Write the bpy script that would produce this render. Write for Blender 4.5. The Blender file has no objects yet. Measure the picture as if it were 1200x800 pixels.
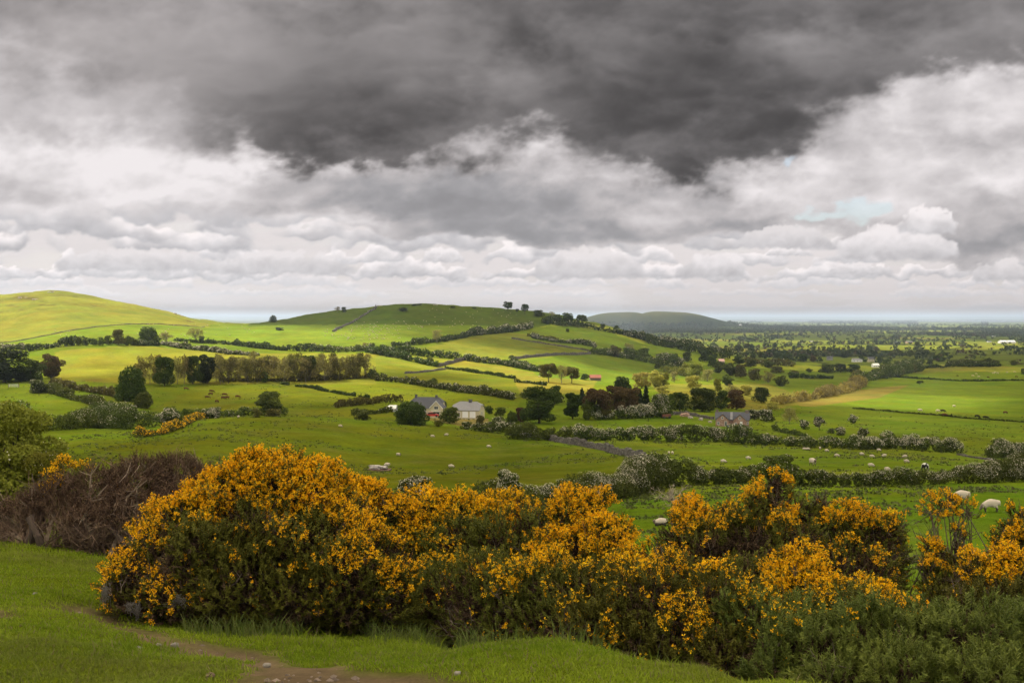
import bpy, math, random
import numpy as np
from mathutils import Vector, Matrix
rng = np.random.default_rng(11)
random.seed(5)
scene = bpy.context.scene
COL = scene.collection
PI = math.pi
F_ = 1287.0            # focal length in photo pixels (1200 wide)
PITCH = math.atan(29 / F_)
CP, SP = math.cos(PITCH), math.sin(PITCH)

# ------------------------------------------------------------------ noise
def _h(ix, iy, iz, s):
    n = (ix * 374761393 + iy * 668265263 + iz * 2147483647 + s * 974634777) & 0xFFFFFFFF
    n = ((n ^ (n >> 13)) * 1274126177) & 0xFFFFFFFF
    n = (n ^ (n >> 16)) & 0xFFFFFFFF
    return n.astype(np.float64) / 4294967295.0
def vnoise(x, y, z=None, s=0):
    x = np.asarray(x, float); y = np.asarray(y, float)
    z = np.zeros_like(x) if z is None else np.asarray(z, float)
    ix, iy, iz = np.floor(x).astype(np.int64), np.floor(y).astype(np.int64), np.floor(z).astype(np.int64)
    fx, fy, fz = x - ix, y - iy, z - iz
    fx, fy, fz = fx*fx*(3-2*fx), fy*fy*(3-2*fy), fz*fz*(3-2*fz)
    r = 0
    for dx in (0, 1):
        for dy in (0, 1):
            for dz in (0, 1):
                w = (fx if dx else 1-fx) * (fy if dy else 1-fy) * (fz if dz else 1-fz)
                r = r + w * _h(ix+dx, iy+dy, iz+dz, s)
    return r * 2 - 1
def fbm(x, y, z=None, s=0, o=4):
    a, r, f = 1.0, 0, 1.0
    for i in range(o):
        r = r + a * vnoise(np.asarray(x)*f, np.asarray(y)*f, None if z is None else np.asarray(z)*f, s+i)
        a *= .5; f *= 2.03
    return r / 1.9
def smooth(a, b, x):
    t = np.clip((x - a) / (b - a), 0, 1)
    return t*t*(3-2*t)
def unit(v):
    return v / np.maximum(np.linalg.norm(v, axis=-1, keepdims=True), 1e-9)

# ------------------------------------------------------------------ mesh building
def make_mesh(name, V, Fs, col=None, smooth_=False, mat=None, parent=None, cls='obj'):
    V = np.asarray(V, np.float32)
    if not isinstance(Fs, (list, tuple)): Fs = [Fs]
    Fs = [np.asarray(f, np.int32) for f in Fs if len(f)]
    me = bpy.data.meshes.new(name)
    me.vertices.add(len(V)); me.vertices.foreach_set('co', V.ravel())
    nl = sum(f.size for f in Fs)
    me.loops.add(nl)
    me.loops.foreach_set('vertex_index', np.concatenate([f.ravel() for f in Fs]))
    starts = []; o = 0
    for f in Fs:
        starts.append(o + np.arange(len(f)) * f.shape[1]); o += f.size
    starts = np.concatenate(starts).astype(np.int32)
    me.polygons.add(len(starts)); me.polygons.foreach_set('loop_start', starts)
    me.polygons.foreach_set('use_smooth', np.full(len(starts), bool(smooth_)))
    me.update(calc_edges=True)
    if col is not None:
        c = np.ones((len(V), 4), np.float32); c[:, :3] = col
        a = me.attributes.new('col', 'FLOAT_COLOR', 'POINT'); a.data.foreach_set('color', c.ravel())
    if mat: me.materials.append(mat)
    if cls == 'mesh': return me
    ob = bpy.data.objects.new(name, me); COL.objects.link(ob)
    if parent: ob.parent = parent
    return ob
def tag(o, label=None, cat=None, group=None, kind=None):
    if label: o['label'] = label
    if cat: o['category'] = cat
    if group: o['group'] = group
    if kind: o['kind'] = kind
    return o
def empty(name, loc, label, cat, group=None, rz=0.0, sc=(1, 1, 1)):
    o = bpy.data.objects.new(name, None); COL.objects.link(o)
    o.location = loc; o.rotation_euler = (0, 0, rz); o.scale = sc
    o.empty_display_size = .3
    return tag(o, label, cat, group)

class Geo:                       # gathers geometry for ONE mesh
    def __init__(s): s.V = []; s.F3 = []; s.F4 = []; s.C = []; s.n = 0
    def add(s, V, F, c=None):
        V = np.asarray(V, float).reshape(-1, 3); F = np.asarray(F, int)
        (s.F3 if F.shape[1] == 3 else s.F4).append(F + s.n)
        s.V.append(V); s.n += len(V)
        if c is None: c = (1, 1, 1)
        s.C.append(np.broadcast_to(np.asarray(c, float), (len(V), 3)))
    def build(s, name, mat, parent=None, smooth_=False, origin=None, cls='obj'):
        if not s.n: return None
        V = np.concatenate(s.V)
        if origin is not None: V = V - np.asarray(origin)
        Fs = []
        if s.F3: Fs.append(np.concatenate(s.F3))
        if s.F4: Fs.append(np.concatenate(s.F4))
        return make_mesh(name, V, Fs, np.concatenate(s.C), smooth_, mat, parent, cls)
    def box(s, x0, x1, y0, y1, z0, z1, c=None, M=None):
        V = np.array([(x, y, z) for z in (z0, z1) for y in (y0, y1) for x in (x0, x1)], float)
        if M is not None: V = V @ M.T
        s.add(V, [(0,2,3,1),(4,5,7,6),(0,1,5,4),(2,6,7,3),(0,4,6,2),(1,3,7,5)], c)
    def tube(s, P, R, k=6, c=None):
        P = np.asarray(P, float); R = np.broadcast_to(np.asarray(R, float), (len(P),))
        T = np.gradient(P, axis=0); T = unit(T)
        ref = np.array([0, 0, 1.0]) if abs(T[0, 2]) < .8 else np.array([1.0, 0, 0])
        A = unit(np.cross(T, ref)); B = np.cross(T, A)
        a = np.arange(k) * 2 * PI / k
        V = P[:, None] + R[:, None, None] * (np.cos(a)[None, :, None] * A[:, None] + np.sin(a)[None, :, None] * B[:, None])
        i = np.arange(len(P)-1)[:, None] * k; j = np.arange(k)[None]
        F = np.stack([i+j, i+(j+1) % k, i+k+(j+1) % k, i+k+j], -1).reshape(-1, 4)
        s.add(V, F, c)

def _segs(g, A, B, ra, rb, c):
    """many thin three-sided twigs at once"""
    A, B = np.asarray(A, float), np.asarray(B, float); n = len(A)
    if not n: return
    T = unit(B-A); U = unit(np.cross(T, rand_dirs(n))); W = np.cross(T, U)
    ra, rb = np.broadcast_to(ra, (n,))[:, None], np.broadcast_to(rb, (n,))[:, None]
    V = []
    for q in range(3):
        a = q*2*PI/3; V.append(A + (U*math.cos(a) + W*math.sin(a))*ra)
    for q in range(3):
        a = q*2*PI/3; V.append(B + (U*math.cos(a) + W*math.sin(a))*rb)
    V = np.stack(V, 1).reshape(-1, 3); b = np.arange(n)[:, None]*6
    F = np.concatenate([b + [[0, 1, 4, 3]], b + [[1, 2, 5, 4]], b + [[2, 0, 3, 5]]])
    g.add(V, F, np.repeat(np.broadcast_to(c, (n, 3)), 6, 0))
def rand_dirs(n, r=None):
    r = r or rng
    return unit(r.normal(size=(n, 3)))
def leaf_quads(P, size, col, out=None, bias=0.6, aspect=1.0, bend=0.25):
    """one four-sided leaf clump per point, random facing biased to 'out'"""
    n = len(P)
    N = rand_dirs(n)
    if out is not None: N = unit(N + bias * out)
    A = unit(np.cross(N, rand_dirs(n))); B = np.cross(N, A)
    s = np.broadcast_to(np.asarray(size, float), (n,))[:, None] * .5
    a2 = s * aspect
    j = lambda: rng.uniform(.65, 1.25, (n, 1))
    V = np.stack([P - A*s*j() , P - B*a2*j() + N*s*bend, P + A*s*j(), P + B*a2*j() + N*s*bend], 1)
    F = np.arange(n*4).reshape(n, 4)
    # split to 2 triangles (non planar)
    F3 = np.concatenate([F[:, [0, 1, 2]], F[:, [0, 2, 3]]])
    C = np.repeat(col, 4, 0) if np.ndim(col) == 2 else np.broadcast_to(col, (n*4, 3))
    return V.reshape(-1, 3), F3, C

# ------------------------------------------------------------------ node helpers
def new_mat(name):
    m = bpy.data.materials.new(name); m.use_nodes = True
    nt = m.node_tree; nt.nodes.clear()
    out = nt.nodes.new('ShaderNodeOutputMaterial')
    return m, nt, out
class E:                         # tiny expression builder for Math nodes
    nt = None
    def __init__(s, sock): s.s = sock
    @staticmethod
    def op(kind, *args, clamp=False):
        n = E.nt.nodes.new('ShaderNodeMath'); n.operation = kind; n.use_clamp = clamp
        for i, a in enumerate(args):
            if isinstance(a, E): E.nt.links.new(a.s, n.inputs[i])
            else: n.inputs[i].default_value = float(a)
        return E(n.outputs[0])
    def __add__(s, o): return E.op('ADD', s, o)
    __radd__ = __add__
    def __sub__(s, o): return E.op('SUBTRACT', s, o)
    def __rsub__(s, o): return E.op('SUBTRACT', o, s)
    def __mul__(s, o): return E.op('MULTIPLY', s, o)
    __rmul__ = __mul__
    def __truediv__(s, o): return E.op('DIVIDE', s, o)
def sstep(a, b, x):
    n = E.nt.nodes.new('ShaderNodeMapRange'); n.interpolation_type = 'SMOOTHSTEP'; n.clamp = True
    E.nt.links.new(x.s, n.inputs['Value'])
    lo, hi = (a, b) if a < b else (b, a)
    n.inputs['From Min'].default_value = lo; n.inputs['From Max'].default_value = hi
    n.inputs['To Min'].default_value = 0 if a < b else 1; n.inputs['To Max'].default_value = 1 if a < b else 0
    return E(n.outputs['Result'])
def combine(x, y, z):
    n = E.nt.nodes.new('ShaderNodeCombineXYZ')
    for i, a in enumerate((x, y, z)):
        if isinstance(a, E): E.nt.links.new(a.s, n.inputs[i])
        else: n.inputs[i].default_value = a
    return n.outputs[0]
def noise(vec, scale, detail=4, rough=.55, dist=0.0, lac=2.0):
    n = E.nt.nodes.new('ShaderNodeTexNoise'); n.noise_dimensions = '3D'
    E.nt.links.new(vec, n.inputs['Vector'])
    n.inputs['Scale'].default_value = scale; n.inputs['Detail'].default_value = detail
    n.inputs['Roughness'].default_value = rough; n.inputs['Distortion'].default_value = dist
    n.inputs['Lacunarity'].default_value = lac
    return E(n.outputs[0])
def mixc(f, a, b):
    n = E.nt.nodes.new('ShaderNodeMix'); n.data_type = 'RGBA'
    for sock, v in ((n.inputs[0], f), (n.inputs[6], a), (n.inputs[7], b)):
        if isinstance(v, E): E.nt.links.new(v.s, sock)
        elif isinstance(v, bpy.types.NodeSocket): E.nt.links.new(v, sock)
        elif isinstance(v, (tuple, list)): sock.default_value = (*v, 1) if len(v) == 3 else v
        else: sock.default_value = v
    return n.outputs[2]
def scalec(c, f):
    n = E.nt.nodes.new('ShaderNodeVectorMath'); n.operation = 'SCALE'
    E.nt.links.new(c, n.inputs[0])
    if isinstance(f, E): E.nt.links.new(f.s, n.inputs['Scale'])
    else: n.inputs['Scale'].default_value = f
    return n.outputs[0]
def attr(name):
    n = E.nt.nodes.new('ShaderNodeAttribute'); n.attribute_name = name
    return n.outputs['Color']
def objcoord():
    return E.nt.nodes.new('ShaderNodeNewGeometry').outputs['Position']

# ------------------------------------------------------------------ sun, sky, clouds
SUN_EL, SUN_AZ = math.radians(50), math.radians(-42)      # azimuth measured from +Y towards +X
SUND = np.array([math.cos(SUN_EL)*math.sin(SUN_AZ), math.cos(SUN_EL)*math.cos(SUN_AZ), math.sin(SUN_EL)])
# ------------------------------------------------------------------ picture of the clouds as a function of direction
_pr = np.random.default_rng(4242)
_PT = np.concatenate([_pr.permutation(1024)]*2).astype(np.int32)
_GA = _pr.uniform(0, 2*PI, 1024); _GX, _GY = np.cos(_GA).astype(np.float32), np.sin(_GA).astype(np.float32)
def _gr(ix, iy, s):
    k = _PT[_PT[(ix + s*131) & 1023] + (iy & 1023)]
    return _GX[k], _GY[k]
def perlin(x, y, s=0):
    x, y = np.asarray(x, np.float32), np.asarray(y, np.float32)
    ix, iy = np.floor(x).astype(np.int32), np.floor(y).astype(np.int32)
    fx, fy = x-ix, y-iy
    u = fx**3*(fx*(fx*6-15)+10); v = fy**3*(fy*(fy*6-15)+10)
    r = 0
    for a in (0, 1):
        for b in (0, 1):
            gx, gy = _gr(ix+a, iy+b, s)
            r = r + (u if a else 1-u)*(v if b else 1-v)*(gx*(fx-a)+gy*(fy-b))
    return r*1.45
def pf(x, y, s=0, o=5, g=.5):
    a, r, t = 1., 0, 0
    c, s_ = math.cos(.6), math.sin(.6)
    for i in range(o):
        r = r + a*perlin(x, y, s+i*7); t += a; a *= g
        x, y = (x*c - y*s_)*2.02 + 3.1, (x*s_ + y*c)*2.02 + 1.7
    return r/t*1.5
def puff(x, y, s=0, o=5, g=.55):      # rounded billows: 1-|noise|
    a, r, t = 1., 0, 0
    c, s_ = math.cos(.7), math.sin(.7)
    for i in range(o):
        r = r + a*(1-2*np.abs(perlin(x, y, s+i*5))); t += a; a *= g
        x, y = (x*c - y*s_)*2.05 + 5.3, (x*s_ + y*c)*2.05 + 2.9
    return r/t
def cloud_picture(px, py):
    """px,py: direction in photo-pixel angles (12.87 per 0.573 deg).  returns rgb radiance and openness"""
    sh = px.shape
    X, Y = px/100., py/100.
    lerp = lambda a, b, t: a*(1-t) + b*t
    L = np.full(sh, .80) + .03*pf(X*.8, Y*6, 3)
    blue = np.zeros(sh) + .10*smooth(0, .4, pf(X*.9, Y*5, 5))
    tint = np.zeros(sh)                # 1 = cool grey-blue
    # rows of cumulus, the farthest first
    rows = [(362, 8, .9, .80, .76, -.1), (347, 14, 1.3, .85, .73, -.15), (336, 18, .9, .96, .66, -.05), (326, 24, 1.2, 1.0, .52, .0),
            (308, 34, 1.0, 1.0, .54, -.22), (294, 50, 1.3, .98, .46, -.18), (278, 48, 1.7, .92, .46, -.18), (262, 56, 1.9, .82, .54, .1), (225, 70, 2.2, .80, .56, .15)]
    for k, (yb, hm, sx, top, bot, cov) in enumerate(rows):
        s = 200 + 31*k
        base = yb + hm*.20*pf(X/sx*.7, Y*0, s+1, 3) + hm*.05*pf(X/sx*5, Y*0+3, s+3, 3)
        hx = hm*(.50 + cov + .95*pf(X/sx*.9, Y*0+k, s+2, 4))
        wx = px + hm*.35*pf(px/hm*.9, py/hm*1.2, s+4, 4); wy = py + hm*.30*pf(px/hm*.9+9, py/hm*1.2, s+5, 4)
        bil = puff(px/hm*.75, py/hm*1.1, s+6, 5)
        tline = base - hx - hm*.22*(bil-.2)
        hh = np.maximum(hx, 2)
        a = smooth(-.06, .10, (wy-tline)/hh) * smooth(.05, -.12, (wy-base)/np.maximum(hm*.6, 3)) * smooth(1.5, 4, hx*20/hm*.6)
        v = np.clip((base-wy)/np.maximum(hh, hm*.45), 0, 1.15)
        edge = smooth(.45, 1.05, v + .35*(bil-.25))
        l = lerp(bot, top, np.clip(v*.85 + .30*(bil-.2), 0, 1)) + .07*edge
        l = l + .05*pf(px/hm*2.5, py/hm*3.5, s+8, 4)
        L = lerp(L, l, a*(.62 if yb > 330 else .9)); tint = lerp(tint, (1-v)*.8, a); blue = blue*(1-a)
    def blob(cx, cy, rx, ry, p, wx, wy): return p*np.exp(-(((wx-cx)/rx)**2 + ((wy-cy)/ry)**2))
    w1, w2 = pf(X*.9, Y*1.6, 11, 6, .55), pf(X*.9+20, Y*1.6+3, 12, 6, .55)
    f1, f2 = pf(X*2.6, Y*4, 13, 6, .6), pf(X*2.6+11, Y*4, 14, 6, .6)
    B = puff(X*1.15, Y*2.1, 15, 6, .52)
    Bf = puff(X*3.2, Y*5.0, 16, 5, .55)
    # middle deck of broken grey and white
    wx, wy = px + 45*w1 + 7*f1, py + 22*w2 + 4*f2
    S = lambda bl: sum(blob(*b, wx, wy) for b in bl)
    deck = smooth(258, 236, wy) 
    deck = np.maximum(deck, smooth(.35, .55, S([(600, 250, 190, 32, 1), (740, 266, 130, 22, 1), (450, 240, 120, 26, .9), (1150, 270, 120, 36, 1.2), (880, 255, 90, 22, .6), (1130, 235, 160, 50, 1)])))
    Bl = puff((px+30*w1)/150, (py+14*w2)/62, 51, 5, .5); Bl2 = puff((px+30*w1)/150 - .07, (py+14*w2)/62 - .16, 51, 3, .5)
    rel = np.clip((Bl-Bl2), -.6, .6)
    g = .68 + .19*(B-.2) + .15*w1 + .030*f1 + .05*(Bf-.2) + .11*rel
    g = g - .40*S([(560, 254, 110, 26, .75), (680, 274, 170, 13, .95), (620, 228, 170, 26, .60), (470, 236, 110, 20, .55), (520, 205, 240, 24, .45), (1120, 284, 110, 16, .75), (1150, 246, 100, 36, .40),
                    (880, 268, 80, 12, .55), (300, 240, 170, 12, .40), (90, 262, 140, 8, .35), (780, 205, 120, 16, .3), (1000, 150, 70, 30, .25), (60, 225, 60, 10, .25), (840, 238, 90, 14, .30), (350, 205, 80, 14, .25), (1100, 170, 90, 14, .2)])
    g = g + .30*S([(130, 190, 220, 20, .85), (190, 232, 90, 12, .9), (1170, 205, 50, 18, 1.0), (700, 212, 90, 14, .7), (330, 190, 60, 12, .5), (1040, 235, 60, 24, .6), (640, 158, 50, 12, .6), (240, 216, 60, 8, .7), (890, 222, 60, 14, .55),
                   (420, 262, 80, 8, .5), (40, 245, 60, 8, .5), (1000, 195, 60, 14, .4), (1130, 150, 70, 16, .4)])
    L = lerp(L, np.minimum(.30 + .5*np.log1p(np.exp((g-.36)/.10))*.20, .90), deck); tint = lerp(tint, .25 + .5*smooth(.62, .35, g), deck); blue = blue*(1-deck)
    # the bright cumulus on the right, in front of the deck
    for (cx, yb, w, h, tp) in [(1050, 305, 72, 46, .90), (1085, 275, 40, 36, .92), (1010, 322, 40, 16, .86), (836, 326, 42, 36, .88), (690, 326, 70, 38, .80), (518, 308, 26, 20, .90), (925, 300, 30, 10, .88), (920, 292, 55, 32, .76), (1180, 330, 45, 30, .80),
                               (330, 322, 90, 32, .80), (160, 318, 100, 30, .78)]:
        s = int(cx)
        q1 = pf(px/h*.8, py/h*.9, s, 4); q2 = puff(px/h*1.1, py/h*1.3, s+2, 5)
        u = (px - cx + h*.3*q1)/w
        topl = yb - h*np.sqrt(np.clip(1-u*u, 0, 1))*(.72+.4*(q2-.1))
        yy = py + h*.08*pf(px/h*3, py/h*3, s+4, 3)
        a = smooth(-.05, .07, (yy-topl)/h)*smooth(.05, -.10, (yy-yb-h*.05*q1)/h)*smooth(1.0, .86, np.abs(u))
        v = np.clip((yb-yy)/h, 0, 1)
        l = lerp(.52, tp+.06, np.clip(.05+1.15*v+.45*(q2-.2), 0, 1))
        L = lerp(L, l, a*.92); tint = lerp(tint, .6*(1-v), a); blue = blue*(1-a)
    # openings
    gp = S([(1008, 246, 46, 17, 1.4), (930, 186, 9, 8, 1.1), (955, 262, 24, 6, .7), (765, 213, 9, 4, .4)])
    gap = smooth(.35, .75, gp + .25*f1)
    blue = np.maximum(blue, gap*.6)
    # dark deck overhead
    dx, dy = px + 55*w2 + 8*f2, py + 34*w1 + 5*f1 + 8*(Bf-.3)
    D = sum(blob(*b, dx, dy) for b in [(400, 110, 210, 82, 1.0), (790, 85, 200, 108, 1.35), (90, 40, 230, 90, .58), (600, -60, 1000, 110, .9), (1020, 50, 210, 62, .75), (880, 160, 60, 34, .45),
           (400, 172, 150, 26, .50), (0, 150, 150, 34, .30), (1190, 30, 120, 60, .5), (600, 50, 220, 70, .5)])
    D = D + .12*(Bl-.2) + .10*(B-.2) - blob(605, 172, 46, 26, .30, dx, dy) + blob(480, 150, 120, 30, .22, dx, dy) + blob(760, 185, 70, 18, .35, dx, dy) + blob(430, 185, 90, 16, .25, dx, dy) - blob(1120, 120, 110, 34, .35, dx, dy) + blob(850, 175, 60, 22, .3, dx, dy)
    Dm = smooth(.28, .98, D)
    dk = .175 + .075*w1 + .05*w2 + .012*f1 + .035*rel + .03*(Bl-.2) + .015*(Bf-.2)
    dk = dk - .125*sum(blob(*b, dx, dy) for b in [(820, 125, 170, 70, .95), (400, 155, 180, 40, .85), (430, 100, 100, 40, .4), (650, 20, 170, 40, .45), (1000, 30, 120, 30, .3)])
    dk = dk + sum(blob(*b, dx, dy) for b in [(90, 60, 230, 100, .20), (250, 20, 110, 60, .09), (420, 30, 110, 50, .05), (1080, 60, 150, 50, .05), (600, 110, 50, 50, .08), (500, 30, 80, 60, .05), (880, 50, 70, 20, .05), (80, 110, 120, 20, .07), (950, 60, 40, 20, .06)])
    dk = .068 + .03*np.log1p(np.exp((dk-.07)/.03))
    L = lerp(L, dk, Dm); tint = lerp(tint, .0 + .15*smooth(400, 900, px), Dm); blue = blue*(1-Dm)
    L = np.clip(L, .03, 1.0)
    warm = np.array([1.0, .93, .925]); cool = np.array([.95, .94, .985])
    c = L[..., None]*(warm*(1-tint[..., None]) + cool*tint[..., None])
    return c, 1-np.clip(blue, 0, 1)

def build_sky():
    """the bank of clouds ahead, a band of the sky 90 km out; open where blue shows"""
    d = np.radians
    az = d(np.unique(np.concatenate([np.arange(-66, -27, .6), np.arange(-27, 27, .075), np.arange(27, 66.1, .6)])))
    el = d(np.unique(np.concatenate([np.arange(-1.5, 0, .25), np.arange(0, 6, .06), np.arange(6, 17.6, .08), np.arange(17.6, 33, .7)])))
    A, Z = np.meshgrid(az, el, indexing='ij')
    R = 90000.
    # photo-angle coordinates of each direction
    dx, dy, dz = np.sin(A)*np.cos(Z), np.cos(A)*np.cos(Z), np.sin(Z)
    px = 600 + F_*dx/np.maximum(dy, .25); py = 371 - F_*dz/np.maximum(dy, .25)*1.0
    c, o = cloud_picture(px, np.minimum(py, 372))
    # melt into the rest of the sky away from the bank
    out = smooth(18.5, 30, np.degrees(Z))[..., None]
    c = c*(1-out) + np.array([.62, .61, .62])*out
    o = o * smooth(32.5, 25, np.degrees(Z)) * smooth(65, 48, np.degrees(np.abs(A)))
    V = np.stack([dx*R, dy*R, dz*R], -1).reshape(-1, 3)
    n = len(el); i = np.arange(len(az)-1)[:, None]*n; j = np.arange(n-1)[None]
    F = np.stack([i+j, i+j+1, i+n+j+1, i+n+j], -1).reshape(-1, 4)
    m, nt, outp = new_mat('cloud_bank'); E.nt = nt
    em = nt.nodes.new('ShaderNodeEmission'); tr = nt.nodes.new('ShaderNodeBsdfTransparent'); mx = nt.nodes.new('ShaderNodeMixShader')
    nt.links.new(attr('col'), em.inputs[0]); em.inputs[1].default_value = 1.02 / 2**EXPO
    a = nt.nodes.new('ShaderNodeAttribute'); a.attribute_name = 'open'
    nt.links.new(a.outputs['Fac'], mx.inputs[0]); nt.links.new(tr.outputs[0], mx.inputs[1]); nt.links.new(em.outputs[0], mx.inputs[2])
    nt.links.new(mx.outputs[0], outp.inputs['Surface'])
    m.cycles.emission_sampling = 'NONE'
    ob = make_mesh('sky', V, [F], c.reshape(-1, 3), True, m)
    at = ob.data.attributes.new('open', 'FLOAT', 'POINT'); at.data.foreach_set('value', o.ravel().astype(np.float32))
    tag(ob, kind='structure')
def build_world():
    w = bpy.data.worlds.new('World'); scene.world = w; w.use_nodes = True
    nt = w.node_tree; nt.nodes.clear(); E.nt = nt
    out = nt.nodes.new('ShaderNodeOutputWorld'); bg = nt.nodes.new('ShaderNodeBackground')
    bgc = nt.nodes.new('ShaderNodeBackground'); mx = nt.nodes.new('ShaderNodeMixShader')
    sky = nt.nodes.new('ShaderNodeTexSky'); sky.sky_type = 'NISHITA'; sky.sun_disc = False
    sky.sun_elevation = SUN_EL; sky.sun_rotation = SUN_AZ; sky.dust_density = 2.0; sky.altitude = 200
    bg.inputs['Strength'].default_value = 0.085
    nt.links.new(sky.outputs[0], bg.inputs['Color'])
    tc = nt.nodes.new('ShaderNodeTexCoord'); sep = nt.nodes.new('ShaderNodeSeparateXYZ')
    nt.links.new(tc.outputs['Generated'], sep.inputs[0])
    x, y, z = [E(sep.outputs[i]) for i in range(3)]
    zz = E.op('MAXIMUM', z, 0.0) + 0.06
    n = noise(combine(x/zz*.5, y/zz*.5, 0.0), .9, 4, .55)
    cov = sstep(.40, .56, n)
    L = (0.55 + sstep(.45, .7, n)*.35) * SKYAMB
    nt.links.new(scalec(mixc(cov, (1.0, .97, .92), (1, .96, .89)), L), bgc.inputs['Color'])
    nt.links.new(bg.outputs[0], mx.inputs[1]); nt.links.new(bgc.outputs[0], mx.inputs[2])
    k2 = E.op('MULTIPLY', E.op('MAXIMUM', cov, .25), sstep(.9, .5, y*sstep(.5, .2, z)) + .0, clamp=True)
    nt.links.new(k2.s, mx.inputs[0])
    nt.links.new(mx.outputs[0], out.inputs['Surface'])
    w.cycles.sampling_method = 'MANUAL'; w.cycles.sample_map_resolution = 256
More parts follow.
